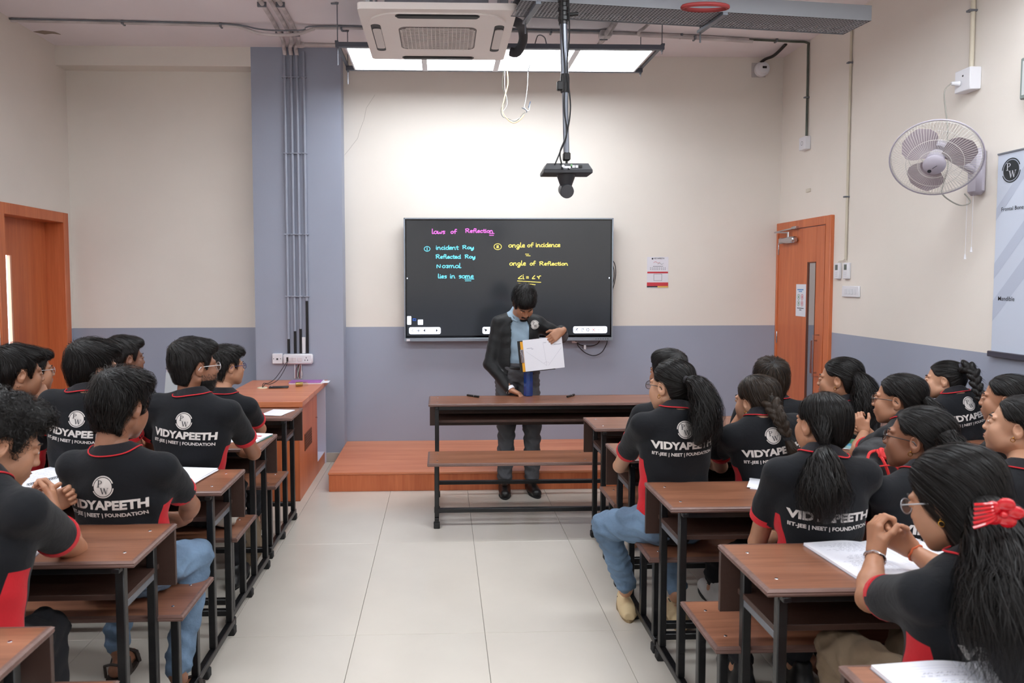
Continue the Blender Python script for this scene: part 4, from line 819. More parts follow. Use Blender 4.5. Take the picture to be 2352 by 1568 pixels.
# ------------------------------------------------------------------ distance-field modelling (people, hair, cloth)
class Field:
    """signed distance grid; surfaces are pulled out as quads (surface nets)"""
    def __init__(s, lo, hi, h):
        s.lo = np.array(lo, float); s.h = h; s.n = np.maximum(4, np.ceil((np.array(hi)-s.lo)/h).astype(int)+1)
        s.F = np.full(s.n, .08, np.float32)
        s.ax = [(s.lo[i]+h*np.arange(s.n[i])).astype(np.float32) for i in range(3)]
    def _sl(s, lo, hi):
        a = np.clip(np.floor((np.array(lo)-s.lo)/s.h).astype(int), 0, s.n); b = np.clip(np.ceil((np.array(hi)-s.lo)/s.h).astype(int)+1, 0, s.n)
        if np.any(b-a < 1): return None
        return tuple(slice(a[i], b[i]) for i in range(3))
    def op(s, lo, hi, fn, k=.01, mode='u'):
        m = .03+k; sl = s._sl(np.array(lo)-m, np.array(hi)+m)
        if sl is None: return s
        X = s.ax[0][sl[0]][:, None, None]; Y = s.ax[1][sl[1]][None, :, None]; Z = s.ax[2][sl[2]][None, None, :]
        d = fn(X, Y, Z); A = s.F[sl]
        if mode == 'u': hh = np.clip(k-np.abs(A-d), 0, None)/k; s.F[sl] = np.minimum(A, d)-hh*hh*k*.25
        elif mode == 's': d = -d; hh = np.clip(k-np.abs(A-d), 0, None)/k; s.F[sl] = np.maximum(A, d)+hh*hh*k*.25
        return s
    def cone(s, a, b, ra, rb, k=.01, mode='u', sq=(1, 1, 1)):
        a = np.array(a, float); b = np.array(b, float); ab = b-a; L2 = max(float(ab@ab), 1e-9); r = max(ra, rb)
        def fn(X, Y, Z):
            x, y, z = X-a[0], Y-a[1], Z-a[2]; t = np.clip((x*ab[0]+y*ab[1]+z*ab[2])/L2, 0, 1)
            return np.sqrt((x-ab[0]*t)**2+(y-ab[1]*t)**2+(z-ab[2]*t)**2)-(ra+(rb-ra)*t)
        return s.op(np.minimum(a, b)-r, np.maximum(a, b)+r, fn, k, mode)
    def ell(s, c, r, R=None, k=.01, mode='u'):
        c = np.array(c, float); r = np.array(r, float); m = r.max(); R = np.eye(3) if R is None else np.array(R)
        def fn(X, Y, Z):
            x, y, z = X-c[0], Y-c[1], Z-c[2]
            u = x*R[0][0]+y*R[1][0]+z*R[2][0]; v = x*R[0][1]+y*R[1][1]+z*R[2][1]; w = x*R[0][2]+y*R[1][2]+z*R[2][2]
            k0 = np.sqrt((u/r[0])**2+(v/r[1])**2+(w/r[2])**2); k1 = np.sqrt((u/r[0]**2)**2+(v/r[1]**2)**2+(w/r[2]**2)**2)+1e-6
            return k0*(k0-1)/k1
        return s.op(c-m, c+m, fn, k, mode)
    def plane(s, p, n, k=.002):       # keep the side behind the plane (n points to what is cut away)
        p = np.array(p, float); n = np.array(n, float); n = n/np.linalg.norm(n)
        X = s.ax[0][:, None, None]; Y = s.ax[1][None, :, None]; Z = s.ax[2][None, None, :]
        s.F = np.maximum(s.F, ((X-p[0])*n[0]+(Y-p[1])*n[1]+(Z-p[2])*n[2]).astype(np.float32)); return s
    def sample(s, P):
        q = (P-s.lo)/s.h; q = np.clip(q, 0, np.array(s.n)-1.001); i = q.astype(int); f = q-i; F = s.F; r = 0
        for dx in (0, 1):
            for dy in (0, 1):
                for dz in (0, 1):
                    w = (f[:, 0] if dx else 1-f[:, 0])*(f[:, 1] if dy else 1-f[:, 1])*(f[:, 2] if dz else 1-f[:, 2]); r = r+w*F[i[:, 0]+dx, i[:, 1]+dy, i[:, 2]+dz]
        return r
    def grad(s, P):
        e = s.h*.8; g = np.stack([s.sample(P+np.eye(3)[k]*e)-s.sample(P-np.eye(3)[k]*e) for k in range(3)], 1)
        return g/(np.linalg.norm(g, axis=1, keepdims=True)+1e-9)
    def mesh(s):
        F = s.F.copy(); F[0] = F[-1] = 1; F[:, 0] = F[:, -1] = 1; F[:, :, 0] = F[:, :, -1] = 1
        I = F < 0; n = s.n
        c = sum(I[dx:n[0]-1+dx, dy:n[1]-1+dy, dz:n[2]-1+dz].astype(np.int8) for dx in (0, 1) for dy in (0, 1) for dz in (0, 1))
        act = (c > 0) & (c < 8); idx = np.argwhere(act); m = len(idx)
        ids = np.full(act.shape, -1, np.int64); ids[act] = np.arange(m)
        acc = np.zeros((m, 3)); cnt = np.zeros(m)
        cor = [(0, 0, 0), (1, 0, 0), (0, 1, 0), (1, 1, 0), (0, 0, 1), (1, 0, 1), (0, 1, 1), (1, 1, 1)]
        val = {q: F[idx[:, 0]+q[0], idx[:, 1]+q[1], idx[:, 2]+q[2]] for q in cor}
        for a in cor:
            for ax in range(3):
                if a[ax]: continue
                b = list(a); b[ax] = 1; b = tuple(b); va, vb = val[a], val[b]; e = (va < 0) != (vb < 0)
                t = np.where(e, va/np.where(e, va-vb, 1), 0); p = np.array(a)+np.outer(t, np.eye(3)[ax]); acc[e] += p[e]; cnt[e] += 1
        V = s.lo+s.h*(idx+acc/cnt[:, None]); Q = []
        for ax in range(3):
            sh = [slice(None)]*3; sh[ax] = slice(0, n[ax]-1); sh2 = list(sh); sh2[ax] = slice(1, n[ax])
            A = I[tuple(sh)]; B = I[tuple(sh2)]; e = np.argwhere(A != B)
            u, v = (ax+1) % 3, (ax+2) % 3
            e = e[(e[:, u] > 0) & (e[:, v] > 0) & (e[:, u] < n[u]-1) & (e[:, v] < n[v]-1)]
            fl = A[e[:, 0], e[:, 1], e[:, 2]]
            g = []
            for du, dv in ((0, 0), (1, 0), (1, 1), (0, 1)):
                q = e.copy(); q[:, u] -= du; q[:, v] -= dv; g.append(ids[q[:, 0], q[:, 1], q[:, 2]])
            q = np.stack(g, 1); q[~fl] = q[~fl][:, ::-1]; Q.append(q)
        Q = np.concatenate(Q); Q = Q[(Q >= 0).all(1)]
        return V, Q
def np_mesh(name, V, Q, mats, parent=None, smooth=True, attr=None):
    """V (n,3), Q (m,4 or 3)"""
    me = bpy.data.meshes.new(name); k = Q.shape[1]
    me.vertices.add(len(V)); me.vertices.foreach_set('co', np.asarray(V, np.float32).ravel())
    me.loops.add(Q.size); me.loops.foreach_set('vertex_index', Q.astype(np.int32).ravel())
    me.polygons.add(len(Q)); me.polygons.foreach_set('loop_start', np.arange(0, Q.size, k, dtype=np.int32))
    me.polygons.foreach_set('use_smooth', np.full(len(Q), smooth))
    for m in (mats if isinstance(mats, (list, tuple)) else [mats]): me.materials.append(m)
    if attr is not None:
        for an, av in attr.items(): a_ = me.attributes.new(an, 'FLOAT', 'POINT'); a_.data.foreach_set('value', np.asarray(av, np.float32))
    me.update(calc_edges=True); me.validate()
    o = bpy.data.objects.new(name, me); COL.objects.link(o)
    if parent is not None: o.parent = parent
    return o
def vnormals(V, Q):
    a, b, c = V[Q[:, 0]], V[Q[:, 1]], V[Q[:, 2]]; n = np.cross(b-a, c-a); N = np.zeros_like(V)
    for k in range(Q.shape[1]): np.add.at(N, Q[:, k], n)
    return N/(np.linalg.norm(N, axis=1, keepdims=True)+1e-12)
def join(parts):
    o = 0; VV = []; QQ = []
    for V, Q in parts: VV.append(V); QQ.append(Q+o); o += len(V)
    return np.concatenate(VV), np.concatenate(QQ)
# skin, hair and cloth materials
def skin_mat(name, c):
    m = bpy.data.materials.new(name); m.use_nodes = True; nt = m.node_tree; b = nt.nodes['Principled BSDF']; L = nt.links.new
    b.inputs['Roughness'].default_value = .48; b.inputs['Subsurface Weight'].default_value = .12; b.inputs['Subsurface Radius'].default_value = (1, .35, .2); b.inputs['Subsurface Scale'].default_value = .006
    n = nt.nodes.new('ShaderNodeTexNoise'); n.inputs['Scale'].default_value = 30; n.inputs['Detail'].default_value = 4
    tc = nt.nodes.new('ShaderNodeTexCoord'); L(tc.outputs['Object'], n.inputs['Vector'])
    mr = nt.nodes.new('ShaderNodeMapRange'); mr.inputs[3].default_value = .88; mr.inputs[4].default_value = 1.1; L(n.outputs[0], mr.inputs[0])
    v = nt.nodes.new('ShaderNodeVectorMath'); v.operation = 'SCALE'; v.inputs[0].default_value = lin(c); L(mr.outputs[0], v.inputs['Scale']); L(v.outputs[0], b.inputs['Base Color'])
    bp = nt.nodes.new('ShaderNodeBump'); bp.inputs['Strength'].default_value = .08; bp.inputs['Distance'].default_value = .002
    n2 = nt.nodes.new('ShaderNodeTexNoise'); n2.inputs['Scale'].default_value = 500; L(tc.outputs['Object'], n2.inputs['Vector']); L(n2.outputs[0], bp.inputs['Height']); L(bp.outputs[0], b.inputs['Normal'])
    return m
SKIN = [skin_mat('skin_tan', (176, 126, 98)), skin_mat('skin_brown', (150, 102, 78)), skin_mat('skin_light_brown', (194, 146, 118)), skin_mat('skin_dark_brown', (122, 82, 64))]
def hair_mat(name, c, r=.38):
    m = mat(name, c, r, spec=.4); m.node_tree.nodes['Principled BSDF'].inputs['Specular IOR Level'].default_value = .2; return m
HAIRM = [hair_mat('black_hair', (.010, .0085, .008)), hair_mat('brown_black_hair', (.030, .020, .014)), hair_mat('dark_hair', (.015, .012, .011))]
HAIRC = mat('hair_core', (.007, .006, .006), .6)
def cloth_mat(name, c1, c2=None):
    m = bpy.data.materials.new(name); m.use_nodes = True; nt = m.node_tree; b = nt.nodes['Principled BSDF']; L = nt.links.new
    b.inputs['Roughness'].default_value = .85; b.inputs['Sheen Weight'].default_value = .08; b.inputs['Sheen Roughness'].default_value = .5; b.inputs['Specular IOR Level'].default_value = .25
    tc = nt.nodes.new('ShaderNodeTexCoord'); n = nt.nodes.new('ShaderNodeTexNoise'); n.inputs['Scale'].default_value = 12; n.inputs['Detail'].default_value = 3; L(tc.outputs['Object'], n.inputs['Vector'])
    mr = nt.nodes.new('ShaderNodeMapRange'); mr.inputs[3].default_value = .8; mr.inputs[4].default_value = 1.2; L(n.outputs[0], mr.inputs[0])
    v = nt.nodes.new('ShaderNodeVectorMath'); v.operation = 'SCALE'; L(mr.outputs[0], v.inputs['Scale'])
    if c2:
        at = nt.nodes.new('ShaderNodeAttribute'); at.attribute_name = 'panel'; g = nt.nodes.new('ShaderNodeMath'); g.operation = 'GREATER_THAN'; g.inputs[1].default_value = 0; L(at.outputs['Fac'], g.inputs[0])
        mx = nt.nodes.new('ShaderNodeMix'); mx.data_type = 'RGBA'; L(g.outputs[0], mx.inputs[0]); mx.inputs[6].default_value = (*lin(c1), 1); mx.inputs[7].default_value = (*lin(c2), 1); L(mx.outputs[2], v.inputs[0])
    else: v.inputs[0].default_value = lin(c1)
    L(v.outputs[0], b.inputs['Base Color'])
    n2 = nt.nodes.new('ShaderNodeTexNoise'); n2.inputs['Scale'].default_value = 25; n2.inputs['Detail'].default_value = 4; n2.inputs['Distortion'].default_value = 1.2; L(tc.outputs['Object'], n2.inputs['Vector'])
    n3 = nt.nodes.new('ShaderNodeTexNoise'); n3.inputs['Scale'].default_value = 700; L(tc.outputs['Object'], n3.inputs['Vector'])
    ma = nt.nodes.new('ShaderNodeMath'); ma.operation = 'MULTIPLY_ADD'; ma.inputs[1].default_value = .12; L(n3.outputs[0], ma.inputs[0]); L(n2.outputs[0], ma.inputs[2])
    bp = nt.nodes.new('ShaderNodeBump'); bp.inputs['Strength'].default_value = .35; bp.inputs['Distance'].default_value = .006; L(ma.outputs[0], bp.inputs['Height']); L(bp.outputs[0], b.inputs['Normal'])
    return m
M_SHIRT = cloth_mat('black_polo_cotton', (17, 19, 24), (196, 34, 44)); M_RED = cloth_mat('red_cotton', (204, 44, 52)); M_COLLAR = cloth_mat('collar_knit', (27, 25, 30))
M_JEANS = mat('blue_denim', (104, 128, 154), .85, bump=.5, bscale=40, var=.36, vscale=5); M_DARKPANT = mat('black_trouser_cloth', (28, 28, 33), .9, bump=.2, bscale=40, var=.1)
M_JEANSD = mat('dark_denim', (52, 62, 84), .85, bump=.3, bscale=120, var=.2, vscale=7); M_KHAKI = mat('khaki_cloth', (118, 100, 80), .9, bump=.2, bscale=40, var=.1)
M_PRINT = mat('white_shirt_print', (214, 208, 204), .6, var=.05, vscale=30); M_PRINTD = mat('print_gap_dark', (40, 42, 50), .8)
M_GOLD = mat('gold', (212, 160, 70), .25, metal=1); M_EYEW = mat('eye_white', (220, 214, 210), .3); M_EYED = mat('eye_iris', (30, 18, 14), .15)
M_LIP = mat('lip', (138, 84, 76), .45); M_LENS = mat('clear_lens', (235, 235, 245), .03, trans=1.0, alpha=.35)
NAIL = mat('finger_nail', (206, 160, 146), .3)
# ---- head: built once per kind in its own coordinates (nose +y, up +z), then copied into each body mesh
def build_head(female=False):
    f = Field((-.10, -.125, -.17), (.10, .135, .135), .0036); k = .018
    f.ell((0, -.014, .034), (.074, .096, .083), k=k)
    f.ell((0, .030, -.030), (.0585 if not female else .0555, .062, .078), k=.03)
    f.ell((0, .050, -.058), (.040, .040, .052), k=.025)
    f.cone((0, .073, -.098), (0, .070, -.090), .017 if not female else .014, .02, k=.018)
    for s_ in (1, -1):
        f.cone((s_*.052, -.004, -.052), (s_*.018, .068, -.097), .017, .014, k=.022)       # jaw line
        f.ell((s_*.037, .066, -.028), (.024, .021, .026), k=.022); f.ell((s_*.034, .050, -.058), (.024, .030, .030), k=.025)                              # cheek
        f.ell((s_*.031, .0970, .004), (.016, .0125, .0105), k=.012, mode='s')                    # eye socket
        f.cone((s_*.012, .0915 if not female else .090, .022), (s_*.046, .077, .022), .0072 if not female else .006, .006, k=.014)              # brow
        f.ell((s_*.0315, .083, .0035), (.0135, .0125, .0095), k=.003)                          # eyelids
        f.ell((s_*.0105, .1025, -.032), (.0068, .0085, .0065), k=.006)                             # nostril wing
        Re = Matrix.Rotation(s_*math.radians(-22), 3, 'Z') @ Matrix.Rotation(math.radians(-10), 3, 'X')
        f.ell((s_*.0775, -.012, -.004), (.0075, .018, .031), R=Re, k=.005)                     # ear
        f.ell((s_*.083, -.009, .004), (.006, .010, .017), R=Re, k=.004, mode='s')
        f.ell((s_*.072, -.004, -.012), (.008, .008, .014), R=Re, k=.006)
        f.ell((s_*.075, -.006, -.030), (.005, .008, .008), k=.005)
    nt = .1065 if female else .1095
    f.cone((0, .095, .014), (0, nt-.004, -.022), .0068, .0082, k=.012); f.ell((0, nt, -.029), (.0082, .0085, .0072), k=.008)
    f.ell((0, .082, -.062), (.028, .018, .022), k=.015); f.cone((-.016, .093, -.0595), (.016, .093, -.0595), .005, .005, k=.008); f.ell((0, .0985, -.0575), (.013, .006, .0045), k=.005)
    f.ell((0, .0965, -.0675), (.014, .0065, .0052), k=.005); f.cone((-.024, .098, -.0625), (.024, .098, -.0625), .0016, .0016, k=.003, mode='s')
    f.cone((0, -.022, -.05), (0, -.034, -.15), .052 if not female else .045, .053 if not female else .045, k=.028)
    return f, f.mesh()
HEAD = {False: build_head(False), True: build_head(True)}
def hair_field(style):
    """hair volume in head coordinates from a side-view outline"""
    fem = style != 'boy'
    h = .0048; f = Field((-.14, -.19, -.17), (.14, .15, .19), h)
    if style == 'boy':
        poly = [(.094, .070), (.15, .11), (.15, .19), (-.19, .19), (-.19, -.045), (-.095, -.068), (-.056, -.082), (-.040, -.045), (-.030, .012), (-.012, .030), (.012, .030), (.018, -.012), (.034, -.010), (.044, .030), (.060, .056)]
        f.ell((0, -.014, .040), (.0835, .108, .098), k=.01); f.ell((0, -.030, .088), (.070, .085, .048), k=.03); f.ell((.012, .060, .092), (.055, .044, .034), k=.03); f.ell((0, -.066, .012), (.062, .044, .06), k=.03); f.cone((0, -.05, -.04), (0, -.045, -.09), .052, .046, k=.02)
    elif style == 'girl':
        poly = [(.086, .082), (.15, .12), (.15, .19), (-.19, .19), (-.19, -.10), (-.085, -.105), (-.052, -.085), (-.040, -.040), (-.034, .002), (-.018, .024), (.004, .030), (.024, .022), (.044, .034), (.060, .060)]
        f.ell((0, -.015, .037), (.0800, .1025, .0895), k=.01); f.ell((0, -.055, .0), (.067, .056, .080), k=.03); f.ell((0, -.04, .066), (.066, .076, .054), k=.02)
    else:   # long loose hair that falls over the ears
        poly = [(.088, .084), (.15, .12), (.15, .19), (-.19, .19), (-.19, -.17), (-.02, -.17), (.022, -.10), (.040, -.02), (.052, .035), (.064, .062)]
        f.ell((0, -.018, .038), (.0875, .110, .097), k=.01); f.ell((0, -.045, -.05), (.086, .070, .12), k=.04); f.ell((0, -.04, .07), (.075, .085, .058), k=.02)
    # keep only inside the outline (2-D polygon distance)
    Y, Z = np.meshgrid(f.ax[1], f.ax[2], indexing='ij'); P = np.array(poly, float); d = np.full(Y.shape, 1e9); ins = np.zeros(Y.shape, bool)
    for i in range(len(P)):
        a, b = P[i], P[(i+1) % len(P)]; e = b-a; t = np.clip(((Y-a[0])*e[0]+(Z-a[1])*e[1])/(e@e), 0, 1); d = np.minimum(d, np.hypot(Y-a[0]-e[0]*t, Z-a[1]-e[1]*t))
        c = ((a[1] > Z) != (b[1] > Z)) & (Y < (b[0]-a[0])*(Z-a[1])/(b[1]-a[1]+1e-12)+a[0]); ins ^= c
    sd = np.where(ins, -d, d).astype(np.float32)[None]; k = .012; A = f.F; hh = np.clip(k-np.abs(A-sd), 0, None)/k; f.F = np.maximum(A, sd)+hh*hh*k*.25
    return f
HAIRF = {k: hair_field(k) for k in ('boy', 'girl', 'long')}
HAIRMESH = {k: f.mesh() for k, f in HAIRF.items()}
def ribbons(P, N, w, taper=True):
    """P (n,s,3) points, N (n,s,3) normals -> verts, quads"""
    n, s, _ = P.shape; T_ = np.gradient(P, axis=1); T_ /= np.linalg.norm(T_, axis=2, keepdims=True)+1e-9
    S = np.cross(T_, N); S /= np.linalg.norm(S, axis=2, keepdims=True)+1e-9
    wd = np.ones(s) if not taper else np.clip(1.15-np.linspace(0, 1, s)**2, .12, 1); wv = (np.asarray(w).reshape(-1, 1)*wd[None])[:, :, None]*.5
    V = np.stack([P-S*wv, P+S*wv], 2).reshape(-1, 3)
    i = np.arange(n)[:, None]*(2*s)+np.arange(s-1)[None]*2; i = i.ravel(); return V, np.stack([i, i+1, i+3, i+2], 1)
def scalp_strands(style, count, seed, length=.09, mess=.3, tie=(0, -.105, .01), lift=.004, part=None, w=.0016, curl=0):
    f = HAIRF[style]; V, Q = HAIRMESH[style]; r = np.random.default_rng(seed)
    P = V[r.integers(0, len(V), count)].copy(); P += r.normal(0, .002, P.shape); G = f.grad(P)
    out = np.linalg.norm(P-np.array([0, -.015, .02]), axis=1) > .075; P = P[out]; n = len(P); S = 9
    L = length*(.6+.7*r.random(n)); step = L/(S-1); off = lift*r.random(n)+.0008; pts = [P]; nn = []; jit = r.normal(0, mess, (n, 3)); ph = r.random((n, 3))*6.28
    for k in range(S):
        G = f.grad(pts[-1]); nn.append(G)
        if k == S-1: break
        p = pts[-1]
        if style == 'boy':
            d = p-np.array([0., -.055, .125]); d /= np.linalg.norm(d, axis=1, keepdims=True)+1e-6
            top = np.clip((p[:, 2]-.05)/.05, 0, 1)[:, None]; d = d*(1-.5*top)+np.array([.35, .9, 0])*top*.7; d[:, 2] -= .25
        elif style == 'girl':
            d = np.array(tie)-p; d /= np.linalg.norm(d, axis=1, keepdims=True)+1e-6
        else:
            tt = np.clip((p[:, 2]-.0)/.09, 0, 1)[:, None]; d = np.stack([p[:, 0]*6, -.55+0*p[:, 0], -np.ones(n)], 1)*(1-tt*.4)+np.array([0, -.6, 0])*tt
        d = d+jit*(.4+.6*k/S)+(curl*np.sin(ph+k*1.5) if curl else 0); d -= (d*G).sum(1, keepdims=True)*G; d /= np.linalg.norm(d, axis=1, keepdims=True)+1e-6
        q = p+d*step[:, None]
        if style != 'boy' or k < 3: q = q-f.grad(q)*(f.sample(q)-off*(1+k*.25))[:, None]
        else:
            s0 = f.sample(q); q = q-f.grad(q)*(np.where(s0 < off, s0-off*(1+k*.3), (s0-off)*.55))[:, None]
        pts.append(q)
    P3 = np.stack(pts, 1); N3 = np.stack(nn, 1)+np.random.default_rng(seed+1).normal(0, .25, (n, 1, 3))
    if style == 'girl':      # stop at the tie
        dd = np.linalg.norm(P3-np.array(tie), axis=2); bad = np.cumsum(dd < .02, axis=1) > 0
        for k in range(1, S): P3[:, k][bad[:, k]] = P3[:, k-1][bad[:, k]]
    return ribbons(P3, N3, w*(.7+.6*r.random(n)))
def tail_strands(path, rads, count, seed, w=.0018, wave=.004, spread=1.0, steps=16, ends=.25):
    """strands that follow a tail path; rads = radius at each path point"""
    r = np.random.default_rng(seed); C = np.array([tuple(p) for p in smooth_path(path, 6)]); rr = np.interp(np.linspace(0, 1, len(C)), np.linspace(0, 1, len(rads)), rads)
    u = np.linspace(0, 1, steps); cu = np.linspace(0, 1, len(C)); T_ = np.gradient(C, axis=0); T_ /= np.linalg.norm(T_, axis=1, keepdims=True)
    a = np.cross(T_, [1, .2, .1]); a /= np.linalg.norm(a, axis=1, keepdims=True); b = np.cross(T_, a)
    n = count; th = r.random(n)*2*PI; q = np.sqrt(r.random(n))*spread; end = 1-ends*r.random(n)**1.5; uu = u[None]*end[:, None]
    I = lambda A: np.stack([np.interp(uu, cu, A[:, k]) for k in range(3)], 2)
    c, A, B = I(C), I(a), I(b); R = np.interp(uu, cu, rr)*q[:, None]; ph = r.random((n, 1))*6.28; fr = 6+6*r.random((n, 1))
    th2 = th[:, None]+.25*np.sin(uu*5+ph); P = c+A*(R*np.cos(th2)+wave*np.sin(uu*fr*2+ph)*uu)[:, :, None]+B*(R*np.sin(th2)+wave*np.cos(uu*fr*2+ph)*uu)[:, :, None]
    N = A*np.cos(th2)[:, :, None]+B*np.sin(th2)[:, :, None]+r.normal(0, .2, (n, 1, 3)); return ribbons(P, N, w*(.7+.6*r.random(n)))
def hand_mesh(wrist, d, pn, side, curl=.5, thumb=.5, spread=.06, scale=1.0, h=.0034, point=None):
    """five-fingered hand; d = direction of fingers, pn = palm normal (towards palm side), side +1 right hand"""
    d = Vector(d).normalized(); pn = Vector(pn); pn = (pn-d*pn.dot(d)).normalized(); t = d.cross(pn)*side; M = Matrix((t, d, pn)).transposed(); w = Vector(wrist)
    def X(p): return np.array(tuple(w+M @ (Vector(p)*scale)))
    f = Field(np.array(w)-.19*scale-.02, np.array(w)+.19*scale+.02, h); sc_ = scale
    C = lambda a, b, ra, rb, k=.006: f.cone(X(a), X(b), ra*sc_, rb*sc_, k=k)
    C((0, -.012, 0), (0, .01, 0), .0235, .023)
    nails = []
    for i, (x, L, r0) in enumerate(((.028, .072, .0088), (.010, .080, .009), (-.008, .074, .0088), (-.026, .060, .0078))):
        C((x*.45, .008, 0), (x, .082, -.001), .017, .0125, .012)
        c = curl if not isinstance(curl, (list, tuple)) else curl[i]; p = Vector((x, .088, 0)); ang = c*.75; sp = x*spread*18
        for j, (fr, rr) in enumerate(((.46, 1), (.30, .92), (.24, .82))):
            dv = Vector((math.sin(sp)*math.cos(ang), math.cos(sp)*math.cos(ang), math.sin(ang))); q = p+dv*L*fr; C(p, q, r0*rr, r0*rr*.93, .003); p = q
            if j == 2: nails.append((q-dv*.004, dv, Vector((0, -math.sin(ang), math.cos(ang))), r0))
            ang += c*1.25
    C((.018, .01, .004), (.036, .048, .010), .017, .0135, .012)
    a0 = .9-.5*thumb; p = Vector((.037, .048, .010)); dv = Vector((math.sin(a0), math.cos(a0), .25+.6*thumb)).normalized(); q = p+dv*.032; C(p, q, .011, .0098, .006)
    dv2 = Vector((math.sin(a0-.5), math.cos(a0-.5), .25+.7*thumb)).normalized(); q2 = q+dv2*.026; C(q, q2, .0098, .008, .003)
    return f.mesh()
FRAMES = {}
def person(key, label, hd, yaw, neck, hip, sw=.17, pitch=0, roll=0, fem=False, tr=0, skin=0, hairm=0, style=None, hscale=1.0, L=None, R=None, syaw=0, legs=None, pant=None, prt=True, hair=None, glasses=None, ear=False, shirt=True, res=.0068, thick=1.0, fold=1, group='students in black and red polo shirts', sleeve=.62, slope=.055, beard=False, down=False, legr=1.0, bands=()):
    """hd head centre, neck = base of neck, hip = (x,y,z) pelvis; L,R = dict(e=elbow, w=wrist, hand=...)"""
    root = empty('person', (hip[0], hip[1], 0), 0, label, 'person', group); O = np.array([hip[0], hip[1], 0.])
    hd, neck, hip = Vector(hd), Vector(neck), Vector(hip)
    HR = (Matrix.Rotation(yaw, 3, 'Z') @ Matrix.Rotation(roll, 3, 'Y') @ Matrix.Rotation(-pitch, 3, 'X')); Hn = np.array(HR)*hscale; hc = np.array(hd)
    toW = lambda V: V @ Hn.T+hc-O
    upv = (neck-hip).normalized(); rgt = Vector((math.cos(syaw), math.sin(syaw), 0)); rgt = (rgt-upv*rgt.dot(upv)).normalized(); fwd = upv.cross(rgt)
    TL = (neck-hip).length; g = .9 if fem else 1.0
    def tp(x, y, z): return np.array(tuple(hip+rgt*x+fwd*y+upv*z))      # torso coordinates
    Rm = np.array([[rgt[i], fwd[i], upv[i]] for i in range(3)])
    SH = {s_: tp(s_*sw, .005, TL-slope) for s_ in (1, -1)}
    arms = {}
    for s_, A in ((-1, L), (1, R)):
        if A is None: A = dict(e=tp(s_*(sw+.05), .10, TL-.30), w=tp(s_*(sw-.03), .32, TL-.33))
        arms[s_] = A
    # ---- body (skin) mesh
    pts = [hip, neck, hd]+[Vector(arms[s_]['e']) for s_ in (1, -1)]+[Vector(arms[s_]['w']) for s_ in (1, -1)]
    lo = np.min([tuple(p) for p in pts], 0)-.13; hi = np.max([tuple(p) for p in pts], 0)+.13
    f = Field(lo, hi, .0075)
    nb = hd+HR @ Vector((0, -.03, -.10))*hscale; nr = .050*g if not fem else .043
    f.cone(nb, neck+Vector((0, .0, -.02)), nr, nr*1.08, k=.01); f.cone(neck-upv*.03, hip+upv*.05, .07, .09, k=.02)
    f.cone(SH[1], SH[-1], .04, .04, k=.03)
    for s_ in (1, -1):
        e, w_ = np.array(arms[s_]['e'], float), np.array(arms[s_]['w'], float)
        f.cone(SH[s_], e, .044*g*thick, .036*g*thick, k=.02); f.cone(e, e+(w_-e)*.35, .035*g*thick, .037*g*thick, k=.012); f.cone(e+(w_-e)*.3, w_, .037*g*thick, .0245*g, k=.012)
    parts = [f.mesh()]; hv, hq = HEAD[fem][1]; parts = [(parts[0][0]-O, parts[0][1]), (toW(hv), hq)]
    for s_ in (1, -1):
        A = arms[s_]
        if A.get('hand', True) is not None and A.get('hand', True) is not False:
            e, w_ = Vector(A['e']), Vector(A['w']); kw = dict(A['hand']) if isinstance(A.get('hand'), dict) else {}
            V, Q = hand_mesh(w_, kw.pop('d', (w_-e)), kw.pop('pn', (0, 0, -1)), s_, scale=(.95*g if fem else 1.0)*kw.pop('hs', 1.0), **kw); parts.append((V-O, Q))
    # ---- legs
    LG = legs or [dict(k=(hip.x-.11, hip.y+.40, .52), a=(hip.x-.12, hip.y+.36, .10)), dict(k=(hip.x+.11, hip.y+.40, .52), a=(hip.x+.12, hip.y+.36, .10))]
    if tr != 'none':
        allp = [hip]+[Vector(q[c]) for q in LG for c in 'ka']; lo = np.min([tuple(p) for p in allp], 0)-.15; hi = np.max([tuple(p) for p in allp], 0)+.15; lo[2] = max(lo[2], -.01)
        f = Field(lo, hi, .0105); f.ell(tuple(hip+upv*.02), (.165*g if not fem else .165, .12, .11), R=Rm, k=.03)
        pf = Field(lo, hi, .012)
        for s_, q in ((-1, LG[0]), (1, LG[1])):
            h0 = hip+rgt*s_*.085; kn, an = Vector(q['k']), Vector(q['a']); aa = kn+(an-kn)*.93
            f.cone(h0, kn, .088*thick, .062*thick*legr, k=.03); f.cone(kn, aa, .060*thick*legr, .050*thick*legr if q.get('wide', 1) else .038, k=.02)
            pf.cone(kn, an, .045, .032, k=.01); pf.cone(an, an+Vector((0, .02, -.03)), .034, .034, k=.01)
            fd = Vector(q.get('f', (0.0, 1, 0))).normalized(); pf.cone(Vector((an.x, an.y, .045))-fd*.02, Vector((an.x, an.y, .032))+fd*.13, .032, .028, k=.02)
        for q in LG: f.plane((0, 0, q['a'][2]-.0), (0, 0, -1)) if 0 else None
        V, Q = f.mesh(); V = V-O; N = vnormals(V, Q); V = V+N*(.0045*np.sin(V[:, 2:3]*70+V[:, 0:1]*40+3*np.sin(V[:, 1:2]*31))+.003*np.sin(V[:, 2:3]*130-V[:, 1:2]*60+2*np.sin(V[:, 0:1]*50)))
        np_mesh('trousers', V, Q, pant or M_DARKPANT, root); V, Q = pf.mesh(); parts.append((V-O, Q))
    V, Q = join(parts); body = np_mesh('body', V, Q, SKIN[skin], root)
    H = lambda p: Vector(tuple(np.array(p) @ Hn.T+hc-O))
    # eyes, brows, lips
    q = MB(); q2 = MB()
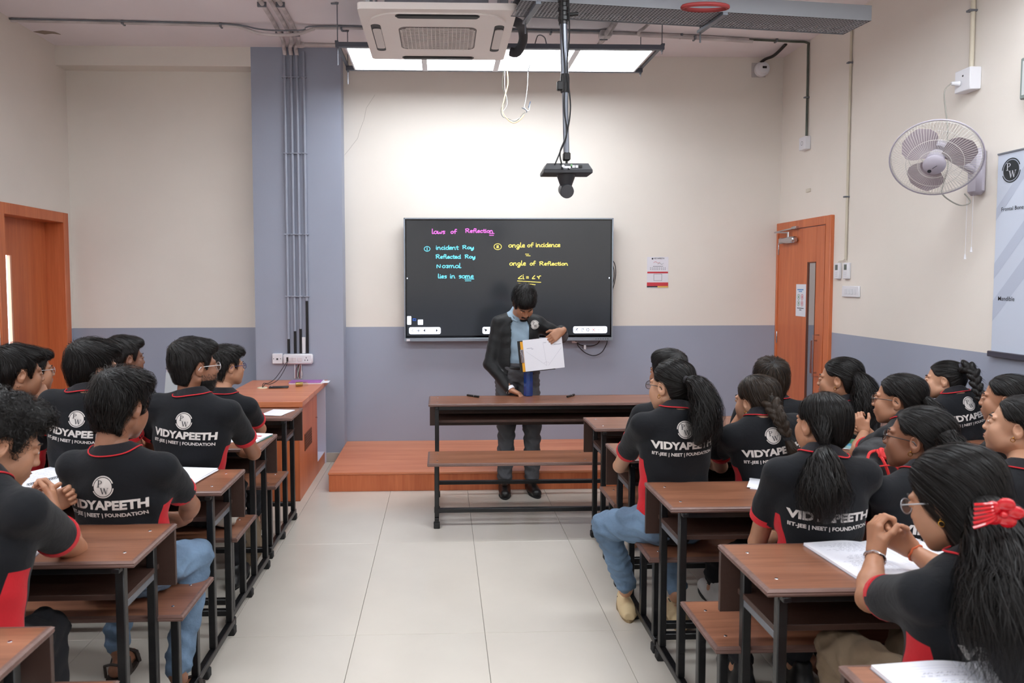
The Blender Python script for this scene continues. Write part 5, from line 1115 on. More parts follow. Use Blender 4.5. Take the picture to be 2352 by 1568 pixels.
    for s_ in (1, -1):
        q.lathe([(.0001, -.0105), (.006, -.0088), (.0098, -.004), (.0105, 0), (.0098, .004), (.006, .0088), (.0001, .0105)], (0, 0, 0), 10)
        n0 = len(q.v)-70; q.v[n0:] = [tuple(H((v[0]*1.05+s_*.0315, v[1]+.0862, v[2]*.62+.0035))) for v in q.v[n0:]]
        q2.add([tuple(H((s_*.0315+.0048*math.cos(a_), .0969, .0035+.0048*math.sin(a_)))) for a_ in np.linspace(0, 2*PI, 11)[:-1]], [tuple(range(10))])
    ew = q.build('eyes', M_EYEW if not down else SKIN[skin], body)
    if not down: q2.build('iris', M_EYED, ew, smooth=False, fixn=False)
    for s_, fr_, bn_, bm_, br_, bt_ in bands:
        e_, w_ = Vector(arms[s_]['e']), Vector(arms[s_]['w']); ax_ = (e_-w_).normalized(); c_b = w_+(e_-w_)*fr_-Vector(tuple(O)); RQ = ax_.to_track_quat('Z', 'Y').to_matrix()
        MB().tube([c_b+RQ @ Vector((br_*math.cos(a_), br_*math.sin(a_), .0015*math.sin(a_*7))) for a_ in np.linspace(0, 2*PI, 40)[:-1]], bt_, 6, close=True).build(bn_, MATS[bm_], body)
    q = MB()
    for s_ in (1, -1): q.tube([H((p[0], p[1]-(.0035 if fem else .001), p[2])) for p in ((s_*.013, .1005, .0235), (s_*.026, .0975, .0280), (s_*.040, .0895, .0280), (s_*.050, .080, .0235))], .003, 6, rs=[.0020, .0030, .0026, .0010])
    q.build('eyebrows', HAIRC, body)
    q = MB(); q.tube([H(p) for p in ((-.021, .0925, -.0605), (-.008, .1035, -.0575), (0, .1045, -.0585), (.008, .1035, -.0575), (.021, .0925, -.0605))], .003, 6, rs=[.001, .0028, .0024, .0028, .001]); q.tube([H(p) for p in ((-.019, .093, -.0645), (0, .1025, -.068), (.019, .093, -.0645))], .003, 6, rs=[.001, .0042, .001]); q.build('lips', M_LIP, body)
    if beard:
        m_ = (HEAD[fem][1][0][:, 2] < -.028-.35*np.clip(HEAD[fem][1][0][:, 1]-.02, 0, .1)*0) & (HEAD[fem][1][0][:, 1] > -.004) & (HEAD[fem][1][0][:, 2] > -.118) & ((HEAD[fem][1][0][:, 2] < -.072) | (np.abs(HEAD[fem][1][0][:, 0]) > .046-.0*HEAD[fem][1][0][:, 1]) | ((np.abs(HEAD[fem][1][0][:, 2]+.050) < .005) & (HEAD[fem][1][0][:, 1] > .07)) | ((np.abs(np.abs(HEAD[fem][1][0][:, 0])-.028) < .006) & (HEAD[fem][1][0][:, 2] < -.05)))
        if beard == 'goatee': hx_ = HEAD[fem][1][0]; m_ &= (np.abs(hx_[:, 0]) < .026) & (hx_[:, 1] > .03) & ((hx_[:, 2] > -.06) | (hx_[:, 2] < -.090))
        hv, hq = HEAD[fem][1]; m2_ = m_ & ((hv[:, 2] < -.060) if beard != 'goatee' else True); kq = m2_[hq].all(1); bq = hq[kq]; us, inv = np.unique(bq, return_inverse=True); bv_ = hv[us]+vnormals(hv, hq)[us]*.0012
        bo_ = np_mesh('beard', toW(bv_), inv.reshape(bq.shape), HAIRM[0], body); f_ = HEAD[fem][0]; r_ = np.random.default_rng(5); p = hv[m_][r_.integers(0, int(m_.sum()), 2200)]+r_.normal(0, .0012, (2200, 3)); n_ = f_.grad(p); d_ = np.array([0, .2, -1.])[None]+n_*.35+r_.normal(0, .3, p.shape)
        P3 = p[:, None]+d_[:, None]*np.linspace(0, 1, 4)[None, :, None]*.009; V, Q = ribbons(P3, np.repeat(n_[:, None], 4, 1), np.full(len(p), .0009)); np_mesh('beard_hair', toW(V), Q, HAIRM[0], bo_)
    # ---- hair
    hs = style or ('girl' if fem else 'boy'); hv, hq = HAIRMESH[hs]
    hcap = np_mesh('hair', toW(hv), hq, HAIRC, root)
    hp = dict(count=1500, seed=hash_(key), length=.085 if not fem else .13, mess=.28 if not fem else .10, lift=.006 if not fem else .0028, w=.0017); hp.update((hair or {}).get('scalp', {}))
    sv, sq = scalp_strands(hs, **hp); S_ = [(toW(sv), sq)]
    for j, tl in enumerate((hair or {}).get('tails', [])):
        tv, tq = tail_strands([np.array(p) for p in tl['path']], tl['r'], tl.get('n', 500), hash_(key)+9+j, tl.get('w', .0019), tl.get('wave', .004), 1.0, tl.get('steps', 14), tl.get('ends', .25)); S_.append((tv-O, tq))
        if tl.get('core', True):
            C = smooth_path([Vector(tuple(p)) for p in tl['path']], 4); rr = np.interp(np.linspace(0, 1, len(C)), np.linspace(0, 1, len(tl['r'])), tl['r'])*.72*np.clip(1.25-np.linspace(0, 1, len(C))**3, .2, 1)
            MB().tube([p-Vector(tuple(O)) for p in C], .01, 10, rs=list(rr)).build('hair_tail', HAIRC, root)
    for br in (hair or {}).get('braids', []):
        C = smooth_path([Vector(tuple(p)) for p in br['path']], 8); n_ = br.get('n', 9); lo = np.min([tuple(p) for p in C], 0)-.05; hi = np.max([tuple(p) for p in C], 0)+.05; bf = Field(lo, hi, .004)
        for i in range(n_*2):
            u = (i+.5)/(n_*2); ii = min(int(u*(len(C)-1)), len(C)-2); c = C[ii]; t = (C[ii+1]-C[max(ii-1, 0)]).normalized(); sd = t.cross(Vector((.55, .83, 0))).normalized(); s_ = 1 if i % 2 else -1
            r_ = br['r']*(1-.35*u); dv = (t*1.0-sd*s_*.75).normalized(); R3 = np.array([dv, sd, dv.cross(sd).normalized()]).T; y_ = np.cross(R3[:, 2], R3[:, 0]); R3 = np.stack([R3[:, 0], y_, R3[:, 2]], 1)
            bf.ell(tuple(c+sd*s_*r_*.55), (r_*1.55, r_*.72, r_*.85), R=R3, k=.003)
        V, Q = bf.mesh(); V = V-O; bo = np_mesh('braid', V, Q, HAIRM[hairm], root)
        vi = np.random.default_rng(hash_(key)).integers(0, len(V), 420); N = vnormals(V, Q); tt = Vector(tuple(np.array(C[-1])-np.array(C[0]))).normalized()
        p0 = V[vi]; nn = N[vi]; d0 = np.array(tt)[None]-nn*(nn @ np.array(tt))[:, None]+np.random.default_rng(3).normal(0, .35, (len(vi), 3)); k_ = np.linspace(0, 1, 5)[None, :, None]
        P3 = p0[:, None]+nn[:, None]*.0015+d0[:, None]*k_*.028+nn[:, None]*.004*k_**2; S_.append(ribbons(P3, np.repeat(nn[:, None], 5, 1), np.full(len(vi), .0012)))
    V, Q = join(S_); np_mesh('hair_strands', V, Q, HAIRM[hairm], hcap)
    if hair and hair.get('tie'):
        for tpos in hair['tie']:
            MB().lathe([(.012, -.007), (.017, -.006), (.018, .006), (.012, .007)], tuple(Vector(tuple(tpos))-Vector(tuple(O))), 14, mtx=Vector(hair.get('tdir', (0, -.7, -.7))).to_track_quat('Z', 'Y').to_matrix()).build('hair_tie', mat('hair_tie_'+hair.get('tcol', 'black'), {'black': (22, 20, 24), 'grey': (92, 92, 104)}[hair.get('tcol', 'black')], .8), hcap)
    # ---- shirt
    if shirt:
        lo = np.minimum(np.min([SH[1], SH[-1], tuple(hip)], 0)-.14, 9); hi = np.max([SH[1], SH[-1], tuple(hip), tuple(neck)], 0)+.14
        for s_ in (1, -1):
            e = np.array(arms[s_]['e']); mid = SH[s_]+(e-SH[s_])*sleeve; lo = np.minimum(lo, mid-.08); hi = np.maximum(hi, mid+.08)
        lo[2] = max(lo[2], .46); f = Field(lo, hi, res); b = .008
        f.ell(tp(0, .005, TL*.66), (sw*.98+b, (.105 if not fem else .10)*thick+b, TL*.42), R=Rm, k=.03)
        f.ell(tp(0, .01, TL*.30), (sw*.86*thick+b, .100*thick+b, TL*.40), R=Rm, k=.05)
        f.ell(tp(0, .0, .03), (.150*thick+b, .115*thick+b, .13), R=Rm, k=.05)
        if fem: f.ell(tp(0, .06, TL*.60), (.11, .07, .07), R=Rm, k=.04)
        f.cone(SH[1]*.82+SH[-1]*.18-np.array(upv)*.012, SH[-1]*.82+SH[1]*.18-np.array(upv)*.012, .050*g, .050*g, k=.04)
        for s_ in (1, -1):
            f.cone(tp(0, -.005, TL-.025), tp(s_*sw*.9, .0, TL-slope-.003), .056*g, .050*g, k=.035)
            e = np.array(arms[s_]['e'], float); d = e-SH[s_]; cut = SH[s_]+d*sleeve
            f.cone(SH[s_], cut+d*.02, .054*g*thick, .056*g*thick, k=.035)
        for s_ in (1, -1):
            e = np.array(arms[s_]['e'], float); d = e-SH[s_]; dn = d/np.linalg.norm(d); cut = SH[s_]+d*sleeve; rr = .085
            def fn(X, Y, Z, c=cut, n_=dn, rr=rr):
                x, y, z = X-c[0], Y-c[1], Z-c[2]; t = x*n_[0]+y*n_[1]+z*n_[2]; q_ = np.sqrt(np.clip((x-n_[0]*t)**2+(y-n_[1]*t)**2+(z-n_[2]*t)**2, 0, None)); return np.maximum(np.maximum(-t, t-.08), q_-rr)
            f.op(cut-.09, cut+.09, fn, k=.001, mode='s')
        f.cone(neck+upv*.005, neck+upv*.09, nr*1.02, nr*1.15, k=.006, mode='s')
        V, Q = f.mesh(); N = vnormals(V, Q); rel = V-np.array(hip); a = rel @ np.array(rgt); bb = rel @ np.array(fwd); c = rel @ np.array(upv)
        sd_ = hash_(key) % 97; amp = .0068*fold*np.clip((TL*.95-c)/(TL*.5), .15, 1)
        dsp = np.sin(c*62+a*14*np.sin(sd_)+2.2*np.sin(a*9+sd_)+1.5*np.sin(bb*14))*.55+np.sin((a+bb*.6)*46+c*38+sd_+2*np.sin(c*13))*.35+np.sin(a*21-c*17+sd_*2)*.5
        lowf = .5+.5*np.sin(a*7+c*9+sd_)*np.sin(bb*8+c*5+sd_*3)
        V = V+N*(amp*dsp*(.35+.65*lowf))[:, None]
        # red side panels: a wedge that widens from the armpit to the hem
        top = TL*.60; dep = np.clip((top-c)/top, -1, 1.3); arm = np.min([np.linalg.norm(np.cross(V-SH[s_], (np.array(arms[s_]['e'])-SH[s_])/np.linalg.norm(np.array(arms[s_]['e'])-SH[s_])), axis=1) for s_ in (1, -1)], 0)
        side = np.abs(a)-(sw*.80-.035*dep) ; pan = np.minimum(np.minimum(side, (top-c)), np.minimum(.035+.05*dep-np.abs(bb-.012), arm-.064))
        so = np_mesh('polo_shirt', V-O, Q, M_SHIRT, root, attr={'panel': pan}); FRAMES[key] = (hip, rgt, fwd, upv, TL)
        for s_ in (1, -1):
            e = np.array(arms[s_]['e'], float); d = e-SH[s_]; dn = Vector(tuple(d)).normalized(); cut = SH[s_]+d*sleeve-O; r_ = .0575*g*thick
            Rq = dn.to_track_quat('Z', 'Y').to_matrix(); MB().lathe([(r_*.80, .002), (r_*.97, .003), (r_+.0015, 0), (r_+.001, -.024), (r_-.004, -.026)], tuple(cut), 22, mtx=Rq).build('sleeve_cuff', M_RED, so)
        # collar: folded band with red piping
        cup = (Vector(tuple(nb))-neck); cup = cup.normalized() if cup.length > .01 else upv; cup = (cup+upv*1.2+Vector((0, 0, .6))).normalized(); cr = (rgt-cup*rgt.dot(cup)).normalized(); cf = cup.cross(cr); nk = neck-Vector(tuple(O)); V_ = []; K = 30
        prof = ((1.04, .034), (1.12, .042), (1.24, .038), (1.52, .006), (1.47, .001), (1.10, .0))
        for i in range(K):
            t = -PI/2+(.06+.88*i/(K-1))*2*PI-PI*0; t = PI/2+.22+(2*PI-.44)*i/(K-1); ca, sa = math.cos(t), math.sin(t); dr = .012*max(0, sa)
            for m_, z_ in prof:
                p_ = nk+cr*ca*nr*m_*1.08+cf*(sa*nr*m_)+cup*(z_*1.0-dr*1.5)
                if m_ > 1.3:
                    for _ in range(5):
                        pw = (np.array(p_)+O)[None]; sd1 = float(f.sample(pw)[0]); p_ = p_+Vector(tuple(f.grad(pw)[0]))*max(-.012, min(.02, .005-sd1))
                V_.append(tuple(p_))
        m_ = len(prof); Fc = [(i*m_+j, i*m_+(j+1) % m_, (i+1)*m_+(j+1) % m_, (i+1)*m_+j) for i in range(K-1) for j in range(m_)]+[tuple(range(m_)), tuple((K-1)*m_+j for j in range(m_))]
        co = MB().add(V_, Fc).build('collar', M_COLLAR, so); MB().tube([V_[i*m_+3] for i in range(K)], .0026, 6).build('piping', M_RED, co)
        if prt:
            bv = BVHTree.FromPolygons([tuple(v) for v in (V-O)], [tuple(q_) for q_ in Q]); hl = hip-Vector(tuple(O))
            def proj(x, zt, h_=0.0):      # x along the shoulders, zt metres below the neck
                o_ = hl+upv*(TL-zt)+rgt*x-fwd*.5; hit = bv.ray_cast(o_, fwd, 1.0)
                if hit[0] is None: return tuple(hl+upv*(TL-zt)+rgt*x-fwd*.12)
                return tuple(hit[0]+hit[1]*(.0022+h_) if hit[1].dot(fwd) < 0 else hit[0]-hit[1]*(.0022+h_))
            ps = prt if isinstance(prt, dict) else {}; k_ = ps.get('k', 1.0)*(sw/.17)**.6; z0 = ps.get('z', 0)
            def txt(s_, wd, zt, ht, bold):
                V2, F2 = text_mesh(s_, bold, 1.0); xs = [v[0] for v in V2]; ys = [v[1] for v in V2]; w0 = max(xs)-min(xs); h0 = max(ys)-min(ys); q_ = MB()
                q_.add([proj((v[0]-min(xs)-w0/2)/w0*wd, zt-(v[1]-min(ys))/h0*ht) for v in V2], F2); return q_
            txt('VIDYAPEETH', .285*k_, (.176+z0)*1, .034*k_, .045).build('back_print', M_PRINT, so, smooth=False, fixn=False)
            txt('IIT-JEE | NEET | FOUNDATION', .275*k_, (.208+z0), .019*k_, .03).build('back_print', M_PRINT, so, smooth=False, fixn=False)
            l_, d_ = MB(), MB(); emblem(l_, d_, (0, 0, 0), (1, 0, 0), (0, 0, 1), .037*k_, (0, 0, 0), P=lambda p, h_: proj(p[0], (.092+z0)-p[2], h_))
            eo = l_.build('back_emblem', M_PRINT, so, smooth=False, fixn=False); d_.build('emblem_letters', M_PRINTD, eo, smooth=False, fixn=False)
    # ---- glasses, earrings
    if glasses:
        gm = mat('glasses_'+glasses, {'white': (210, 210, 214), 'blue': (40, 50, 110), 'black': (20, 20, 24), 'silver': (170, 170, 175)}[glasses], .3, metal=.3 if glasses in ('white', 'silver') else 0); q = MB(); ln = MB()
        for s_ in (1, -1):
            R_ = [(s_*.034+.025*math.cos(a_)*(1.0), .103-.10*abs(s_*.034+.025*math.cos(a_))**1.6*3, .000+.019*math.sin(a_)) for a_ in np.linspace(0, 2*PI, 19)[:-1]]
            q.tube([H(p) for p in R_], .0015, 6, close=True); ln.add([tuple(H(p)) for p in R_], [tuple(range(18))])
            q.tube([H(p) for p in ((s_*.060, .098, .006), (s_*.072, .085, .008), (s_*.0785, .02, .008), (s_*.080, -.008, .006), (s_*.079, -.022, -.012))], .0018, 6)
        q.tube([H(p) for p in ((-.010, .108, .004), (0, .112, .007), (.010, .108, .004))], .0013, 5); go = q.build('glasses', gm, root); ln.build('lens', M_LENS, go, smooth=False)
    if ear:
        q = MB()
        for s_ in (1, -1): q.tube([H((s_*.083+.0*math.cos(a_), -.002+.007*math.cos(a_), -.040+.007*math.sin(a_))) for a_ in np.linspace(0, 2*PI, 11)[:-1]], .0014, 5, close=True); c = H((s_*.084, -.003, -.030)); q.lathe([(.0003, -.003), (.003, 0), (.0003, .003)], tuple(c), 8)
        q.build('earrings', M_GOLD, body)
    return root, body
def hash_(s_):
    v = 7
    for ch in s_: v = (v*31+ord(ch)) % 100003
    return v
def shoe(parent, x, y, yaw, m, kind='shoe', z=0):
    """shoe with toe towards yaw (0 = +y), placed under the ankle"""
    R_ = Matrix.Rotation(yaw, 4, 'Z'); f = Field((-.07, -.10, -.005), (.07, .22, .13), .006)
    f.cone((0, -.045, .045), (0, .15, .034), .040, .036, k=.02); f.ell((0, .03, .03), (.045, .15, .03), k=.02)
    if kind != 'clog': f.cone((0, -.03, .05), (0, -.035, .10), .038, .037, k=.02)
    f.plane((0, 0, .004), (0, 0, -1)); V, Q = f.mesh(); V[:, 2] -= .004
    V4 = np.c_[V, np.ones(len(V))] @ np.array(Matrix.Translation((x, y, z)) @ R_).T; o = np_mesh('shoe', V4[:, :3], Q, m, parent)
    q = MB(); q.prism([(.046*math.cos(a_)*(1.05 if math.sin(a_) > 0 else .9), .05+.150*math.sin(a_)) for a_ in np.linspace(0, 2*PI, 25)[:-1]], 0, .014); q.xf(Matrix.Translation((x, y, z)) @ R_); q.build('sole', mat('sole_tan', (150, 126, 92), .7) if kind == 'clog' else M_RUBBER, o)
    if kind == 'clog':
        q = MB()
        for sx in (1, -1):
            for yy in (.02, .06, .10): q.lathe([(.006, -.001), (.006, .003)], (sx*.040, yy, .040), 8, 'x')
        for i in range(3):
            for j in range(3): q.lathe([(.004, .0), (.004, .0015)], ((i-1)*.018, .09+j*.018, .0685-j*.002), 8)
        q.xf(Matrix.Translation((x, y, z)) @ R_); q.build('vent_hole', M_DARKINK, o)
    if kind == 'shoe':
        q = MB()
        for k in range(4): q.tube([(-.018, .035+k*.017, .083-k*.006), (0, .04+k*.017, .087-k*.006), (.018, .035+k*.017, .083-k*.006)], .002, 5)
        q.xf(Matrix.Translation((x, y, z)) @ R_); q.build('laces', M_BLACK, o)
    return o
# ------------------------------------------------------------------ the class
PPL = {}
PPL['boyA'] = person('boyA', 'boy with tousled black hair seen from behind, hands folded, at the desk with loose papers', (-1.208, 2.8, 1.168), -0.297, (-1.208, 2.745, 1.005), (-1.204, 2.8, 0.54), sw=0.178, pitch=0.14, roll=0.035, syaw=-0.105, hscale=1.04, L={'e': (-1.448, 2.98, 0.757), 'w': (-1.413, 3.13, 0.683), 'hand': False}, R={'e': (-1.026, 3.0, 0.728), 'w': (-1.052, 3.0, 0.674), 'hand': {'d': (-1, -0.1, -0.25), 'pn': (0, -1, -0.2), 'curl': 1.0}}, legs=[{'k': (-1.37, 3.13, 0.53), 'a': (-1.345, 3.02, 0.13)}, {'k': (-1.0, 2.98, 0.53), 'a': (-1.02, 2.79, 0.14), 'f': (0.2, 1, 0)}], pant=M_JEANS, skin=1, hair={'scalp': {'count': 2600, 'mess': 0.34, 'length': 0.12, 'lift': 0.012}})
PPL['boyB'] = person('boyB', 'bearded boy with white-framed glasses, profile to the right, beside the papers desk', (-1.204, 3.62, 1.221), -0.82, (-1.195, 3.56, 1.083), (-1.241, 3.6, 0.54), sw=0.182, syaw=-0.07, hscale=1.04, glasses='white', beard=True, skin=1, L={'e': (-1.487, 3.8, 0.77), 'w': (-1.402, 4.0, 0.782), 'hand': False}, R={'e': (-0.988, 3.86, 0.74), 'w': (-1.176, 4.02, 0.747), 'hand': {'curl': 0.4, 'pn': (0, 0, -1)}}, hair={'scalp': {'count': 2200, 'mess': 0.07, 'length': 0.045, 'lift': 0.003}})
PPL['boyC'] = person('boyC', 'boy with thin blue glasses and short wavy hair nearest the orange cabinet desk', (-1.293, 4.47, 1.124), -0.82, (-1.307, 4.42, 0.965), (-1.357, 4.45, 0.54), sw=0.165, syaw=-0.14, hscale=0.95, glasses='blue', skin=0, prt=None, R={'e': (-1.139, 4.62, 0.714), 'w': (-1.303, 4.8, 0.707), 'hand': {'curl': 0.4}}, hair={'scalp': {'count': 1600, 'mess': 0.25, 'length': 0.06, 'lift': 0.008}})
PPL['boyD'] = person('boyD', 'boy with thick black hair leaning left of the tousled boy, emblem half hidden', (-1.69, 3.62, 1.213), -0.698, (-1.675, 3.52, 1.107), (-1.753, 3.58, 0.54), sw=0.165, pitch=0.035, roll=0.14, syaw=0.035, hscale=1.07, skin=2, hair={'scalp': {'count': 2200, 'mess': 0.12, 'length': 0.09, 'lift': 0.008}})
PPL['boyE'] = person('boyE', 'boy with close-cropped sides and dark face, head just showing above two others on the left', (-1.91, 4.5, 1.171), -0.733, (-1.912, 4.45, 1.004), (-1.947, 4.45, 0.54), sw=0.16, hscale=1.03, skin=3, prt=None, hair={'scalp': {'count': 1500, 'mess': 0.1, 'length': 0.04, 'lift': 0.003}})
PPL['boyF'] = person('boyF', 'boy in profile at the left edge resting his chin on his hand', (-2.08, 3.68, 1.185), -0.733, (-2.045, 3.56, 1.062), (-2.096, 3.58, 0.54), sw=0.165, pitch=0.07, syaw=-0.14, hscale=1.03, skin=0, prt=None, R={'e': (-1.961, 3.78, 0.858), 'w': (-1.967, 3.72, 1.037), 'hand': {'d': (-0.55, 0.1, 0.8), 'pn': (-0.6, 0.5, 0.2), 'curl': 0.85}}, bands=[(1, 0.1, 'bracelet', 'orange_thread', 0.027, 0.003)], hair={'scalp': {'count': 2200, 'mess': 0.1, 'length': 0.09, 'lift': 0.007}})
PPL['boyG'] = person('boyG', 'boy with thin-framed glasses almost hidden behind the boy resting his chin', (-2.401, 4.4, 1.113), -0.785, (-2.378, 4.42, 0.921), (-2.435, 4.45, 0.54), sw=0.16, syaw=-0.087, hscale=1.0, glasses='silver', skin=0, prt=None, hair={'scalp': {'count': 900}})
PPL['boyH'] = person('boyH', 'curly-haired boy cut by the left edge leaning his forearm on a desk, looking down', (-1.308, 2.2, 1.16), -0.838, (-1.306, 2.1, 1.074), (-1.351, 2.03, 0.54), sw=0.185, pitch=0.384, syaw=-0.384, hscale=1.08, skin=0, prt=None, thick=1.08, L={'e': (-1.459, 2.52, 0.836), 'w': (-1.422, 2.62, 0.826), 'hand': {'d': (0.6, 0.5, 0.35), 'pn': (0.3, -1, 0), 'curl': 0.9}}, R={'e': (-1.209, 2.42, 0.761), 'w': (-1.367, 2.6, 0.832), 'hand': {'d': (-0.35, 0.6, 0.7), 'pn': (-0.8, -0.3, 0.2), 'curl': 0.8}}, legs=[{'k': (-1.62, 2.42, 0.5), 'a': (-1.6, 2.3, 0.1)}, {'k': (-1.3, 2.4, 0.5), 'a': (-1.16, 2.12, 0.09)}], hair={'scalp': {'count': 2600, 'mess': 0.5, 'length': 0.07, 'lift': 0.014, 'curl': 1.2}})
PPL['girlI'] = person('girlI', 'girl with a long dark ponytail and black glasses beside the aisle, blue jeans', (1.037, 3.3, 1.156), 0.559, (1.043, 3.22, 1.056), (1.041, 3.27, 0.54), sw=0.162, syaw=0.105, fem=True, hscale=0.98, glasses='black', skin=2, thick=1.03, ear=True, prt={'z': -0.035}, L={'e': (0.881, 3.6, 0.717), 'w': (1.036, 3.76, 0.702), 'hand': {'curl': 0.5}}, R={'e': (1.368, 3.55, 0.724), 'w': (1.341, 3.75, 0.72), 'hand': False}, legs=[{'k': (0.775, 3.43, 0.475), 'a': (0.895, 3.5, 0.15), 'f': (0.2, 1, 0)}, {'k': (1.1, 3.63, 0.5), 'a': (1.12, 3.43, 0.15)}], pant=M_JEANS, hair={'scalp': {'tie': (0.0, -0.115, 0.02), 'count': 2000}, 'tie': [(1.061, 3.165, 1.206)], 'tdir': (0.6, -0.7, -0.3), 'tails': [{'path': [(1.063, 3.18, 1.203), (1.103, 3.13, 1.18), (1.128, 3.1, 1.096), (1.118, 3.09, 1.004), (1.082, 3.09, 0.935)], 'r': [0.014, 0.052, 0.072, 0.075, 0.05], 'n': 1700, 'wave': 0.016, 'ends': 0.4}]})
PPL['personJ'] = person('personJ', 'student almost hidden behind the long ponytail girl, only hair top and shoulder showing', (1.262, 4.08, 1.115), 0.524, (1.265, 4.03, 0.958), (1.283, 4.03, 0.54), sw=0.17, syaw=0.087, skin=1, prt=None, hscale=1.0, hair={'scalp': {'count': 1400, 'mess': 0.04, 'length': 0.12, 'lift': 0.003}})
PPL['girlK'] = person('girlK', 'girl with a thick plait down her back resting her cheek on her left hand', (1.434, 3.3, 1.085), 0.454, (1.428, 3.22, 1.02), (1.502, 3.27, 0.54), sw=0.15, syaw=0.052, roll=-0.105, pitch=0.052, fem=True, hscale=0.98, skin=2, ear=True, prt={'z': -0.04}, L={'e': (1.362, 3.62, 0.724), 'w': (1.453, 3.52, 0.978), 'hand': {'d': (0.12, -0.15, 0.95), 'pn': (0.8, -0.6, 0), 'curl': 0.9}}, hairm=1, hair={'scalp': {'tie': (0.02, -0.09, -0.075), 'count': 2000, 'length': 0.11}, 'braids': [{'path': [(1.443, 3.17, 1.1), (1.449, 3.13, 1.06), (1.465, 3.11, 1.016), (1.483, 3.1, 0.965)], 'r': 0.026, 'n': 5}], 'tie': [(1.485, 3.1, 0.959)], 'tdir': (0.3, 0, -1), 'tails': [{'path': [(1.452, 3.2, 1.115), (1.449, 3.165, 1.092)], 'r': [0.035, 0.024], 'n': 150, 'core': True}, {'path': [(1.485, 3.1, 0.955), (1.506, 3.09, 0.906), (1.545, 3.09, 0.851)], 'r': [0.013, 0.028, 0.022], 'n': 420, 'core': False}]})
PPL['boyL'] = person('boyL', 'boy with brown-tinted swept hair beside the orange door, seen from behind', (1.847, 4.08, 1.057), -0.105, (1.85, 4.02, 0.956), (1.876, 4.03, 0.54), sw=0.17, syaw=-0.14, hscale=1.04, skin=1, hairm=1, hair={'scalp': {'count': 2800, 'mess': 0.12, 'length': 0.15, 'lift': 0.009}})
PPL['girlN'] = person('girlN', 'girl with a low loose ponytail tied at the nape, seen squarely from behind', (1.344, 2.55, 1.125), 0.175, (1.303, 2.46, 1.029), (1.315, 2.5, 0.54), sw=0.145, syaw=-0.14, fem=True, hscale=0.94, skin=0, prt={'z': 0.012}, L={'e': (1.169, 2.66, 0.665), 'w': (1.354, 2.86, 0.626), 'hand': False}, R={'e': (1.605, 2.7, 0.678), 'w': (1.678, 2.9, 0.626), 'hand': False}, hair={'scalp': {'tie': (0.0, -0.095, -0.095), 'count': 2400, 'length': 0.12, 'mess': 0.12}, 'tie': [(1.291, 2.425, 1.076)], 'tdir': (0, -0.2, -1), 'tails': [{'path': [(1.306, 2.475, 1.157), (1.296, 2.445, 1.111), (1.291, 2.425, 1.076)], 'r': [0.046, 0.034, 0.014], 'n': 300, 'core': False, 'ends': 0.03, 'wave': 0.001}, {'path': [(1.288, 2.42, 1.077), (1.264, 2.375, 1.027), (1.248, 2.345, 0.945), (1.256, 2.345, 0.843)], 'r': [0.014, 0.058, 0.09, 0.075], 'n': 2000, 'wave': 0.01, 'ends': 0.4}]})
PPL['girlO'] = person('girlO', 'girl with very long wavy hair and gold earrings by the right wall near the door', (2.244, 4.08, 1.072), 0.803, (2.269, 4.02, 0.952), (2.312, 4.03, 0.54), sw=0.15, syaw=0.209, fem=True, hscale=1.03, skin=0, prt=None, ear=True, hair={'scalp': {'tie': (0.02, -0.115, 0.0), 'count': 1800}, 'tie': [(2.28, 3.99, 1.12)], 'tdir': (0.7, -0.6, -0.2), 'tails': [{'path': [(2.28, 3.99, 1.12), (2.304, 3.94, 1.062), (2.309, 3.91, 0.959), (2.293, 3.91, 0.827)], 'r': [0.025, 0.065, 0.09, 0.09], 'n': 1700, 'wave': 0.016, 'ends': 0.3}]})
PPL['girlQ'] = person('girlQ', 'girl with round black glasses and clasped hands behind the red-strapped bag', (2.107, 3.32, 1.083), 0.768, (2.116, 3.24, 1.004), (2.16, 3.27, 0.54), sw=0.155, syaw=0.384, fem=True, hscale=0.98, glasses='black', skin=0, prt=None, L={'e': (2.091, 3.62, 0.766), 'w': (2.199, 3.74, 0.846), 'hand': {'d': (-0.3, 0.3, 0.8), 'pn': (0.6, 0.5, 0), 'curl': 0.9}}, R={'e': (2.308, 3.6, 0.746), 'w': (2.255, 3.78, 0.819), 'hand': {'d': (-0.8, 0.2, 0.4), 'pn': (-0.2, -0.9, 0), 'curl': 0.9}}, hair={'scalp': {'tie': (0.02, -0.1, -0.04), 'count': 1800}, 'tie': [(2.172, 3.22, 1.1)], 'tdir': (0.7, -0.6, -0.2), 'tails': [{'path': [(2.168, 3.22, 1.104), (2.19, 3.18, 1.054), (2.208, 3.16, 0.98)], 'r': [0.02, 0.04, 0.03], 'n': 500, 'wave': 0.012}]})
PPL['girlR'] = person('girlR', 'girl with a high plaited ponytail in a grey tie by the right wall', (2.849, 4.08, 1.065), 0.838, (2.866, 4.0, 0.993), (2.94, 4.03, 0.54), sw=0.16, prt={'z': -0.06}, syaw=0.209, roll=0.07, fem=True, hscale=0.9, skin=2, hair={'scalp': {'tie': (0.0, -0.105, 0.05), 'count': 1800}, 'tcol': 'grey', 'tie': [(2.885, 4.0, 1.154)], 'tdir': (0.9, -0.3, 0), 'braids': [{'path': [(2.885, 3.98, 1.156), (2.899, 3.93, 1.143), (2.903, 3.9, 1.075), (2.916, 3.88, 1.002), (2.949, 3.87, 0.932)], 'r': 0.025, 'n': 8}]})
